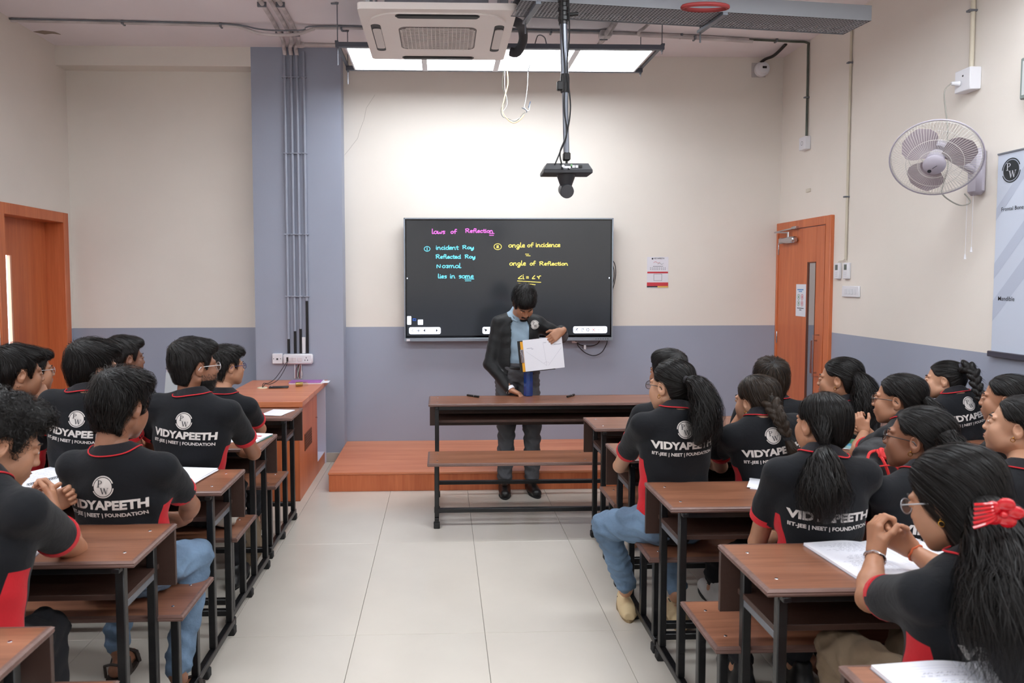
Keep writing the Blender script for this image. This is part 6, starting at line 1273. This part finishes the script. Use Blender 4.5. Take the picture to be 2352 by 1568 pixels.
PPL['girlS'] = person('girlS', 'girl in profile near the right edge with her red-cuffed arm forward over papers', (2.643, 3.35, 1.076), 0.733, (2.643, 3.27, 0.954), (2.673, 3.27, 0.54), sw=0.155, syaw=0.436, fem=True, hscale=0.95, skin=0, prt=None, L={'e': (2.653, 3.55, 0.728), 'w': (2.713, 3.75, 0.77), 'hand': {'curl': 0.4}}, hair={'scalp': {'tie': (0.02, -0.1, -0.05), 'count': 1500}})
PPL['girlT'] = person('girlT', 'girl cut by the right edge looking up, small earring, hair tied back', (2.101, 2.6, 1.102), 0.733, (2.035, 2.5, 0.96), (2.047, 2.5, 0.54), sw=0.16, syaw=0.262, pitch=-0.14, fem=True, hscale=0.94, skin=2, prt=None, ear=True, hair={'scalp': {'tie': (0.02, -0.1, -0.04), 'count': 1800}})
PPL['girlU'] = person('girlU', 'girl with thin dark glasses and half-tied hair behind the clasped hands', (1.713, 2.58, 1.062), 0.733, (1.677, 2.48, 0.962), (1.675, 2.5, 0.54), sw=0.165, syaw=0.14, pitch=-0.087, fem=True, hscale=0.98, glasses='black', skin=1, ear=True, L={'e': (1.668, 2.75, 0.703), 'w': (1.861, 2.92, 0.662), 'hand': False}, hair={'scalp': {'tie': (0.03, -0.105, -0.02), 'count': 2200, 'length': 0.11}, 'tails': [{'path': [(1.717, 2.44, 1.108), (1.726, 2.4, 1.064), (1.725, 2.37, 0.998)], 'r': [0.04, 0.05, 0.035], 'n': 500, 'wave': 0.008}]})
PPL['girlV'] = person('girlV', 'foreground girl with cat-eye glasses, clasped hands and red hair clip', (1.295, 1.8, 1.078), 0.489, (1.296, 1.7, 0.961), (1.318, 1.74, 0.54), sw=0.175, syaw=0.244, pitch=0.314, fem=True, hscale=1.03, skin=0, style='long', glasses='silver', thick=1.12, ear=True, L={'e': (1.198, 1.99, 0.744), 'w': (1.289, 2.12, 0.822), 'hand': {'d': (0.12, 0.25, 0.95), 'pn': (0.95, -0.1, 0), 'curl': 0.9, 'hs': 1.15}}, R={'e': (1.459, 2.02, 0.784), 'w': (1.41, 2.14, 0.827), 'hand': {'d': (-0.85, 0.1, 0.55), 'pn': (-0.5, -0.8, 0), 'curl': 0.75, 'hs': 1.15}}, pant=M_KHAKI, bands=[(1, 0.12, 'wrist_thread', 'orange_thread', 0.0265, 0.0032), (-1, 0.1, 'wrist_watch', 'chrome', 0.0275, 0.0042)], hair={'scalp': {'count': 3400, 'length': 0.14, 'mess': 0.08, 'w': 0.0015}, 'tails': [{'path': [(1.268, 1.66, 1.107), (1.251, 1.585, 1.071), (1.244, 1.54, 0.985), (1.222, 1.5, 0.888), (1.217, 1.5, 0.775)], 'r': [0.035, 0.078, 0.112, 0.122, 0.1], 'n': 2800, 'wave': 0.01, 'ends': 0.3, 'steps': 20}]})
def B(k): return PPL[k]
# ------------------------------------------------------------------ teacher
M_JACKET = cloth_mat('black_jacket_nylon', (26, 27, 29)); M_JACKET.node_tree.nodes['Principled BSDF'].inputs['Roughness'].default_value = .5
M_BLUESH = cloth_mat('pale_blue_shirt', (150, 172, 190)); M_GREYPANT = mat('dark_grey_trousers', (84, 84, 88), .85, bump=.2, bscale=50, var=.1)
tc_, tb = person('teacher', 'bearded teacher in an open black jacket over a pale blue shirt, over the front desk', (.622, 5.60, 1.468), PI+.12, (.600, 5.79, 1.375), (.585, 5.745, .92), sw=.155, pitch=.92, roll=.06, down=True, legr=1.12, syaw=PI, skin=0, tr=0,
    L=dict(e=(.935, 5.77, 1.20), w=(.895, 5.475, 1.262), hand=dict(d=(-.80, -.12, -.55), pn=(-.25, .85, -.45), curl=.6, thumb=.3)),
    R=dict(e=(.375, 5.74, .985), w=(.515, 5.60, .808), hand=dict(d=(.80, -.45, -.35), pn=(-.25, -.1, -1), curl=[.5, .7, .8, .9])),
    legs=[dict(k=(.70, 5.70, .50), a=(.693, 5.645, .10), f=(.05, -1, 0)), dict(k=(.50, 5.70, .50), a=(.478, 5.625, .10), f=(-.05, -1, 0))], pant=M_GREYPANT, shirt=False, slope=.085, hscale=1.0, beard='goatee', group=None,
    hair=dict(scalp=dict(count=2600, mess=.35, length=.09, lift=.012)))
O = Vector((.585, 5.745, 0)); hip = Vector((.585, 5.745, .92)); nk = Vector((.600, 5.79, 1.375)); upv = (nk-hip).normalized(); TL = (nk-hip).length; rg = Vector((-1, 0, 0)); fwv = upv.cross(rg)
tp = lambda x, y, z: np.array(tuple(hip+rg*x+fwv*y+upv*z)); Rm = np.array([[rg[i], fwv[i], upv[i]] for i in range(3)])
lo, hi = np.array([.26, 5.40, .70]), np.array([1.0, 5.98, 1.50])
f = Field(lo, hi, .007); f.ell(tp(0, 0, TL*.62), (.155, .105, .22), R=Rm, k=.03); f.ell(tp(0, 0, .05), (.140, .105, .22), R=Rm, k=.04); f.cone(tp(0, 0, TL-.03), tp(0, 0, TL+.02), .062, .056, k=.02)
f.plane(tuple(hip+upv*.035), tuple(-upv)); V, Q = f.mesh(); V += vnormals(V, Q)*(.003*np.sin(V[:, 2:3]*60+V[:, 0:1]*40)); shirt_o = np_mesh('shirt', V-np.array(O), Q, M_BLUESH, tc_)
f = Field(lo, hi, .0065)
f.ell(tp(0, 0, TL*.60), (.168, .122, .21), R=Rm, k=.03); f.ell(tp(0, 0, .08), (.170, .128, .24), R=Rm, k=.04)
f.plane(tuple(hip-upv*.055), tuple(-upv))
f.cone(tp(-.11, -.01, TL-.075), tp(.11, -.01, TL-.075), .062, .062, k=.03)
for s_ in (1, -1):
    A_ = {1: ((.375, 5.74, .985), (.515, 5.60, .808)), -1: ((.935, 5.77, 1.20), (.895, 5.50, 1.262))}[s_]; S0 = tp(s_*.150, .0, TL-.075); e = np.array(A_[0]); w_ = np.array(A_[1])
    f.cone(tp(0, -.01, TL-.02), S0, .056, .055, k=.03); f.cone(S0, e, .060, .052, k=.03); f.cone(e, w_, .052, .041, k=.02)
for a, b_, r0 in ((tp(-.012, .15, TL+.05), tp(-.012, .15, -.25), .078),): f.cone(a, b_, r0, r0+.012, k=.008, mode='s')
f.cone(tp(0, .03, TL-.04), tp(0, .0, TL+.12), .060, .066, k=.008, mode='s'); f.cone(tp(0, 0, -.3), tp(0, 0, TL*.72), .125, .120, k=.01, mode='s')
V, Q = f.mesh(); N = vnormals(V, Q); V = V+N*(.0022*(np.sin(V[:, 2:3]*75+V[:, 0:1]*30+2*np.sin(V[:, 0:1]*19))*.6+np.sin((V[:, 0:1]-V[:, 2:3])*55)*.4)*(.4+.6*np.abs(np.sin(V[:, 2:3]*9+V[:, 0:1]*7))))
jk = np_mesh('jacket', V-np.array(O), Q, M_JACKET, tc_)
bv = BVHTree.FromPolygons([tuple(v) for v in (V-np.array(O))], [tuple(q_) for q_ in Q])
def jproj(x, z, h_=0):
    o_ = Vector((x, -.5, z)); h1 = bv.ray_cast(o_, Vector((0, 1, 0)), 1); return tuple(h1[0]+Vector((0, -.003-h_, 0))) if h1[0] is not None else (x, -.12, z)
l_, d_ = MB(), MB(); emblem(l_, d_, (0, 0, 0), (1, 0, 0), (0, 0, 1), .034, (0, 0, 0), P=lambda p, h_: jproj(.135+p[0], 1.295+p[2], h_*3))
eo = l_.build('chest_emblem', M_PRINT, jk, smooth=False, fixn=False); d_.build('emblem_letters', M_PRINTD, eo, smooth=False, fixn=False)
q = MB(); C0 = nk-O
for s_ in (1, -1): q.tube([C0+Vector(p) for p in ((s_*.055, .0, .02), (s_*.066, -.045, -.005), (s_*.050, -.095, -.04), (s_*.018, -.115, -.055))], .009, 8, rs=[.009, .010, .010, .004])
q.build('shirt_collar', M_BLUESH, shirt_o)
q = MB()
for zz in (.38, .31, .24, .17): q.lathe([(.006, -.002), (.006, .002)], tuple(Vector((.01, -.118+.0, zz+.92-.92+.9))), 10, 'y')
q = MB().lathe([(.0385, -.012), (.0385, .012)], tuple(Vector((.516, 5.599, .807))-O), 18, mtx=(Vector((.515, 5.60, .808))-Vector((.375, 5.74, .985))).to_track_quat('Z', 'Y').to_matrix()); q.build('shirt_cuff', M_PAPER, shirt_o)
q = MB(); q.tube([tuple(hip-O+Vector((.143*math.cos(a_), .108*math.sin(a_), .045))) for a_ in np.linspace(0, 2*PI, 30)[:-1]], .014, 6, close=True); q.build('belt', M_BLACK, tc_)
shoe(tc_, .478-.585, 5.625-5.745, PI-.06, mat('black_leather', (28, 26, 26), .35)); shoe(tc_, .693-.585, 5.645-5.745, PI+.12, mat('black_leather', (28, 26, 26), .35))
# clipboard, bottle, markers
cbd = empty('clipboard', (.755, 5.475, 1.09), 0, 'clipboard with a yellow sheet and a large white drawing held up by the teacher', 'clipboard'); R4 = Matrix.Rotation(math.radians(-6), 4, 'Y')
def cbp(mb, name, mm, par=cbd, **k): mb.xf(R4); return mb.build(name, mm, par, **k)
bd = cbp(MB().box((-.185, .004, -.125), (.08, .008, .115), bv=.001), 'backing_board', M_BLACK)
cbp(MB().box((-.165, .002, -.118), (.05, .0035, .108)), 'yellow_sheet', mat('yellow_paper', (232, 168, 50), .7), smooth=False)
wsht = cbp(MB().box((-.145, -.0005, -.118), (.150, .0015, .118)), 'paper_sheet', M_PAPER, smooth=False)
cbp(MB().box((-.172, -.008, -.05), (-.148, .004, .05), bv=.003).tube([(-.168, -.01, -.03), (-.158, -.014, 0), (-.168, -.01, .03)], .004, 6), 'clip', M_CHROME)
q = MB()
for a, b_ in (((.005, .085), (.018, -.09)), ((.018, -.09), (-.125, .03)), ((.030, -.09), (.140, .035))): q.tube([(a[0], -.0012, a[1]), (b_[0], -.0012, b_[1])], .00035, 4)
q.tube([(.018+.028*math.cos(t), -.0012, -.09+.028*math.sin(t)) for t in np.linspace(.7, 2.4, 8)], .0003, 4)
for x, z, w_ in ((-.12, .052, .04), (-.085, .045, .014), (.008, .083, .022), (.085, .062, .055)): q.box((x, -.0015, z), (x+w_, -.0006, z+.0018))
cbp(q, 'ray_drawing', M_INK, wsht, smooth=False)
bt = empty('water_bottle', (.655, 5.57, .76), math.radians(10), 'tall blue water bottle standing on the front desk behind the clipboard', 'bottle')
M_BOT = mat('blue_bottle', (30, 80, 170), .12, trans=.6, coat=.3); q = MB(); q.lathe([(.030, .001), (.036, .006), (.0365, .16), (.036, .19), (.026, .225), (.015, .24), (.015, .262)], (0, 0, 0), 8); q.build('bottle_body', M_BOT, bt, ang=25)
MB().lathe([(.017, .262), (.018, .266), (.018, .288), (.016, .291)], (0, 0, 0), 18).build('bottle_cap', M_BLACK, bt)
for k, (a, b_) in enumerate((((.19, 5.585), (.275, 5.50)), ((.935, 5.47), (1.005, 5.565)))):
    pe = empty('marker_pen', (a[0], a[1], .768), 0, ('black marker pen lying on the front desk left of the teacher', 'black marker pen lying on the front desk right of the teacher')[k], 'pen'); v = Vector((b_[0]-a[0], b_[1]-a[1], 0))
    MB().tube([(0, 0, 0), v*.62], .0075, 10).build('barrel', M_BLACK, pe); MB().tube([v*.62, v*.98, v], .0085, 10, rs=[.0085, .0082, .006]).build('cap', M_BLACK, pe); MB().tube([v*.60, v*.63], .0080, 10).build('band', M_WHITE, pe)
# ------------------------------------------------------------------ shoes and accessories worn by the students
q = B('boyA')[0]
for (x, y, a_) in ((-1.02+1.204, 2.79-2.80, -.2), (-1.345+1.204, 3.02-2.80, 0)):
    sd = MB(); sd.prism([(.044*math.cos(t), .05+.135*math.sin(t)) for t in np.linspace(0, 2*PI, 24)[:-1]], .001, .016); sd.tube([(.042, .02, .015), (.03, .03, .07), (0, .035, .082), (-.03, .03, .07), (-.042, .02, .015)], .010, 6); sd.tube([(.042, .11, .012), (.03, .11, .055), (0, .112, .063), (-.03, .11, .055), (-.042, .11, .012)], .010, 6); sd.tube([(.036, -.03, .02), (.034, -.045, .075), (0, -.062, .09), (-.034, -.045, .075), (-.036, -.03, .02)], .006, 6)
    sd.xf(Matrix.Translation((x, y+.0, 0)) @ Matrix.Rotation(a_, 4, 'Z')); sd.build('sandal', mat('dark_sandal', (58, 50, 46), .7), q)
M_CLOG = mat('beige_clog', (206, 182, 142), .6); q = B('girlI')[0]; ox, oy = q.location.x, q.location.y
shoe(q, .905-ox, 3.52-oy, -.15, M_CLOG, 'clog'); shoe(q, 1.12-ox, 3.41-oy, -.1, M_CLOG, 'clog')
for k_, m_ in (('girlK', mat('white_sneaker', (196, 192, 190), .5)), ('girlN', M_BLACK), ('girlV', M_BLACK), ('boyH', M_BLACK), ('boyB', M_BLACK), ('boyC', mat('brown_shoe', (96, 72, 58), .6))):
    r_ = B(k_)[0]; hx = .12
    for s_ in (1, -1): shoe(r_, s_*hx, .36, 0, m_) if k_ != 'boyH' else (shoe(r_, -1.16-r_.location.x, 2.12-r_.location.y, -.2, m_) if s_ > 0 else shoe(r_, -1.6-r_.location.x, 2.3-r_.location.y, 0, m_))
rv, bV = B('girlV'); oV = Vector((rv.location.x, rv.location.y, 0))
hc_ = empty('hair_clip', (1.186, 1.50, 1.146), 0, 'glossy red flower-shaped hair clip in the long hair of the foreground girl', 'hair clip'); M_CLIP = mat('red_acrylic', (205, 20, 34), .12, coat=.6)
FR = Matrix.Rotation(math.radians(20), 3, 'X') @ Matrix.Rotation(math.radians(-25), 3, 'Z')
for k in range(5):
    a_ = k*2*PI/5+.3; V, Q = Field((-.04, -.04, -.04), (.04, .04, .04), .0034).ell((.021*math.cos(a_), 0, .021*math.sin(a_)), (.017, .007, .017), k=.002).mesh(); V = V @ np.array(FR).T; np_mesh('petal', V, Q, M_CLIP, hc_)
V, Q = Field((-.03, -.03, -.03), (.03, .03, .03), .003).ell((0, -.006, 0), (.008, .008, .008), k=.002).mesh(); np_mesh('flower_centre', V @ np.array(FR).T, Q, M_CLIP, hc_)
q = MB()
for k in range(6): q.tube(smooth_path([(-.01, .005, -.01+k*.006), (-.03, .0, -.02+k*.008), (-.055, .012, -.035+k*.010)]), .0035, 6)
q.build('claw', M_CLIP, hc_)
# ------------------------------------------------------------------ books, notebooks, papers
M_RULE = mat('rule_line', (176, 184, 214), .8); M_PEN = mat('pen_writing', (84, 84, 110), .8)
def open_book(x, y, rz, w, d, label, th=.010, spiral=False, seed=1, name='notebook', lines=True, z=.76, both=True, writing=True, side=False):
    o = empty(name, (x, y, z+.001), rz, label, 'notebook'); r_ = random.Random(seed); n = 12
    for s_ in (-1, 1):
        V = []
        for j in (0, 1):
            for i in range(n+1):
                u = i/n; hh = .004+th*(math.sin(min(1, u*2.2)*PI/2)*(1-u*.55)); V.append((s_*u*w/2, (-d/2, d/2)[j], hh)); V.append((s_*u*w/2, (-d/2, d/2)[j], 0))
        Fc = []
        for i in range(n):
            a, b_ = 2*i, 2*(n+1)+2*i; Fc += [(a, a+2, b_+2, b_), (a+1, b_+1, b_+3, a+3), (a, a+1, a+3, a+2), (b_, b_+2, b_+3, b_+1)]
        Fc += [(2*n, 2*n+1, 2*(n+1)+2*n+1, 2*(n+1)+2*n)]
        pg = MB().add(V, Fc).build('page_block', M_PAPER, o, ang=30)
        hf = lambda u: .0046+th*(math.sin(min(1, u*2.2)*PI/2)*(1-u*.55))
        if lines:
            q = MB(); k_ = int(d/.011)
            for j in range(2, k_-1):
                yy = -d/2+j*d/k_; V = []; m_ = 8
                for i in range(m_+1): u = .06+.88*i/m_; V += [(s_*u*w/2, yy, hf(u)), (s_*u*w/2, yy+.0006, hf(u))]
                q.add(V, [(2*i, 2*i+1, 2*i+3, 2*i+2) for i in range(m_)])
            q.add([(s_*.14*w/2, -d/2, hf(.14)), (s_*.14*w/2+.0008, -d/2, hf(.14)), (s_*.14*w/2+.0008, d/2, hf(.14)), (s_*.14*w/2, d/2, hf(.14))], [(0, 1, 2, 3)])
            tag(q.build('ruled_lines', M_RULE, pg, smooth=False, fixn=False), kind='stuff')
        if writing and (both or s_ < 0):
            q = MB(); k_ = int(d/.011)
            for j in range(3, k_-2):
                yy = -d/2+j*d/k_+.003; u = .2
                if r_.random() < .25: continue
                end = r_.uniform(.5, .9)
                while u < end:
                    L_ = r_.uniform(.04, .10); V = []
                    for i in range(7): uu = u+L_*i/6; dz_ = .0022*math.sin(i*2.4+u*90); V += [(s_*uu*w/2, yy+dz_, hf(uu)+.0003), (s_*uu*w/2, yy+dz_+.0011, hf(uu)+.0003)]
                    q.add(V, [(2*i, 2*i+1, 2*i+3, 2*i+2) for i in range(6)]); u += L_+.03
            if q.v: tag(q.build('handwriting', M_PEN, pg, smooth=False, fixn=False), kind='stuff')
    if spiral:
        q = MB(); q.tube([(.007*math.cos(t), -d/2+.01+(d-.02)*t/(2*PI*34), .008+.008*math.sin(t)) for t in np.linspace(0, 2*PI*34, 300)], .0011, 4); q.build('wire_spiral', M_BLACK, o)
    MB().box((-w/2-.002, -d/2-.002, -.0005), (w/2+.002, d/2+.002, .0012)).build('cover', mat('cover_grey', (150, 150, 160), .6), o, smooth=False)
    return o
def stack(x, y, rz, w, d, n, label, z=.76, cols=None, name='paper_stack', cat='papers', jit=.01, seed=3, th=.0016):
    o = empty(name, (x, y, z), rz, label, cat); r_ = random.Random(seed); zz = .001
    for k in range(n):
        a_ = math.radians(r_.uniform(-4, 4)); dx, dy = r_.uniform(-jit, jit), r_.uniform(-jit, jit); t = th
        q = MB().box((-w/2, -d/2, zz), (w/2, d/2, zz+t)); q.xf(Matrix.Translation((dx, dy, 0)) @ Matrix.Rotation(a_, 4, 'Z')); q.build('sheet', (cols[k] if cols else M_PAPER), o, smooth=False); zz += t+.0004
    return o, zz
open_book(-1.715, 3.285, math.radians(-28), .42, .27, 'open spiral notebook on the desk left of the tousled boy', spiral=True, seed=2)
stack(-1.165, 3.30, math.radians(-6), .20, .27, 6, 'stack of loose white papers at the aisle end of the desk by the tousled boy')
M_TEAL = mat('teal_cover', (70, 160, 150), .5)
o, zz = stack(-1.085, 4.09, math.radians(-10), .19, .25, 3, 'printed booklet with a teal cover on the desk beside the bearded boy', cols=[M_TEAL, M_PAPER, M_PAPER], name='booklet', cat='book', jit=.002, th=.004)
q = MB()
for k, cc in enumerate(((.02, .03), (.02, -.02), (.02, -.06))): q.box((cc[0], cc[1], zz), (cc[0]+.05, cc[1]+.022, zz+.0004))
q.build('printed_boxes', M_REDP, o, smooth=False)
stack(-1.10, 4.93, math.radians(-12), .15, .22, 2, 'white sheet of paper on the desk beside the boy with thin blue glasses', name='paper_sheet', cat='paper')
open_book(-1.46, 2.40, math.radians(8), .30, .20, 'notebook lying under the leaning arm of the curly-haired boy', seed=5)
open_book(-2.19, 4.04, math.radians(-10), .26, .18, 'small open notebook on the desk beyond the far-left boys', seed=6, th=.006)
open_book(1.405, 2.235, math.radians(4), .40, .29, 'open ruled notebook on the desk under the clasped hands', seed=7)
open_book(1.205, 1.44, math.radians(3), .46, .33, 'large open ruled notebook on the nearest desk at the bottom right', seed=8, th=.012)
stack(1.385, 3.075, math.radians(-24), .14, .18, 3, 'white papers on the desk in front of the low ponytail girl', seed=5)
stack(1.50, 3.70, math.radians(15), .21, .28, 2, 'white sheets under the elbow of the girl resting her cheek', name='paper_sheet', cat='papers', seed=6)
stack(1.98, 3.02, math.radians(14), .21, .28, 3, 'white sheets beside the red-strapped bag', name='paper_sheet', cat='papers', seed=7)
stack(2.44, 3.78, math.radians(-5), .20, .25, 2, 'white sheets under the arm of the girl near the right edge', name='paper_sheet', cat='papers', seed=8)
stack(2.62, 4.50, math.radians(10), .20, .22, 2, 'white sheets on the desk by the right wall', name='paper_sheet', cat='papers', seed=9)
o, zz = stack(2.20, 3.80, math.radians(-32), .19, .26, 3, 'magazine with green and blue cover picture by the clasped hands of the round-glasses girl', name='magazine', cat='book', cols=[M_PAPER, M_PAPER, mat('magazine_cover', (150, 190, 190), .4)], jit=.004, th=.003)
for k, (a, cc) in enumerate((((-.08, .0, .0, .11), (96, 150, 110)), ((.0, .02, .08, .11), (120, 170, 140)), ((-.07, -.07, .02, -.02), (90, 170, 214)), ((.02, -.09, .07, -.03), (230, 220, 226)))):
    MB().box((a[0], a[1], zz), (a[2], a[3], zz+.0004)).build('cover_picture', mat('cover_pic_%d' % k, cc, .4, var=.3, vscale=30), o, smooth=False)
tag(MB().tube([(1.34, 4.43, .765), (1.37, 4.47, .765)], .004, 6).build('chalk_piece', M_WHITE), 'tiny white chalk piece on the desk behind the long ponytail girl', 'chalk')
# ------------------------------------------------------------------ bags
def lump(name, loc, parts, m, label, cat='bag', k=.03, h=.008, wob=.006, flr=None):
    P_ = np.array([p[0] for p in parts]); R_ = max(max(p[1]) for p in parts); f = Field(P_.min(0)-R_-.02, P_.max(0)+R_+.02, h)
    for c, r in parts: f.ell(c, r, k=k)
    if flr is not None: f.plane((0, 0, flr), (0, 0, -1))
    V, Q = f.mesh(); N = vnormals(V, Q); V = V+N*(wob*(np.sin(V[:, 0:1]*60+V[:, 2:3]*35+2*np.sin(V[:, 1:2]*30))*.6+np.sin((V[:, 0:1]+V[:, 1:2])*90+V[:, 2:3]*50)*.4))
    if flr is not None: V[:, 2] = np.maximum(V[:, 2], flr)
    o = empty(name, loc, 0, label, cat); np_mesh('fabric', V, Q, m, o); return o
M_BAGW = mat('off_white_canvas', (196, 194, 186), .9, bump=.3, bscale=30, var=.08); M_BAGG = mat('grey_canvas', (140, 134, 126), .9, bump=.3, bscale=30, var=.1)
o = lump('cloth_bag', (-1.06, 3.60, .452), [((0, 0, .07), (.07, .13, .08)), ((.01, .02, .13), (.045, .09, .06))], M_BAGW, 'off-white cloth bag on the bench beside the bearded boy', flr=0)
MB().tube(smooth_path([(.03, -.05, .17), (.045, -.02, .20), (.04, .03, .20), (.03, .07, .17)]), .004, 6).build('strap', M_BLACK, o)
o = lump('cloth_bag', (-1.30, 2.03, .452), [((0, 0, .07), (.17, .13, .08)), ((.02, .03, .13), (.13, .10, .06)), ((.12, -.02, .05), (.09, .10, .05))], M_BAGG, 'crumpled grey cloth bag on the bench beside the curly-haired boy', flr=0, wob=.009)
MB().tube(smooth_path([(-.05, .02, .19), (-.02, -.06, .17), (.05, -.10, .10), (.10, -.12, .05)]), .008, 6).build('strap', M_BAGG, o)
o = lump('school_bag', (-1.14, 4.28, 0), [((0, 0, .14), (.08, .11, .14)), ((.02, -.04, .08), (.07, .08, .08))], M_KHAKI, 'khaki school bag on the floor under the bench by the orange cabinet', flr=.002)
MB().tube(smooth_path([(.03, -.03, .27), (.05, 0, .31), (.03, .04, .27)]), .007, 6).build('strap', M_BLACK, o)
o = lump('school_bag', (1.16, 2.56, .452), [((0, 0, .08), (.10, .09, .08)), ((.02, 0, .13), (.07, .07, .05))], mat('navy_canvas', (34, 48, 92), .9, bump=.3, bscale=30, var=.1), 'navy blue bag on the bench beside the low ponytail girl', flr=0)
MB().tube(smooth_path([(-.06, -.07, .12), (-.075, -.08, .06), (-.06, -.085, .02)]), .005, 6).build('zip', M_WHITE, o)
M_BAGB = mat('black_nylon', (30, 30, 34), .6, bump=.3, bscale=40, var=.1)
o = lump('backpack', (1.86, 3.055, .762), [((0, 0, .07), (.13, .07, .08)), ((.02, .02, .13), (.11, .055, .07)), ((-.06, -.05, .05), (.055, .035, .05))], M_BAGB, 'black backpack with bright red straps standing on the desk', flr=0)
M_STR = mat('red_webbing', (214, 44, 46), .6)
for P in ([(-.10, -.06, .06), (-.09, -.065, .11), (-.07, -.05, .15), (-.04, -.045, .16)], [(-.04, -.05, .165), (-.03, -.09, .12), (-.01, -.095, .06), (-.005, -.09, .01)], [(.02, -.06, .14), (.035, -.085, .09), (.035, -.085, .02)], [(-.11, -.04, .10), (-.125, -.04, .06), (-.12, -.04, .02)]):
    MB().tube(smooth_path(P), .006, 6).build('strap', M_STR, o)
MB().box((-.04, -.078, .125), (.045, -.058, .17), bv=.006, rot=Matrix.Rotation(math.radians(-25), 3, 'X') @ Matrix.Rotation(.25, 3, 'Y')).build('handle_pad', M_STR, o)
MB().tube(smooth_path([(-.12, -.05, .06), (-.08, -.09, .10), (0, -.1, .11), (.04, -.09, .08)]), .003, 5).build('zip', M_STR, o)
gl = MB(); gl.tube(smooth_path([(-.93, 2.96, .735), (-.90, 2.90, .72), (-.905, 2.84, .735), (-.94, 2.80, .75)]), .002, 5)
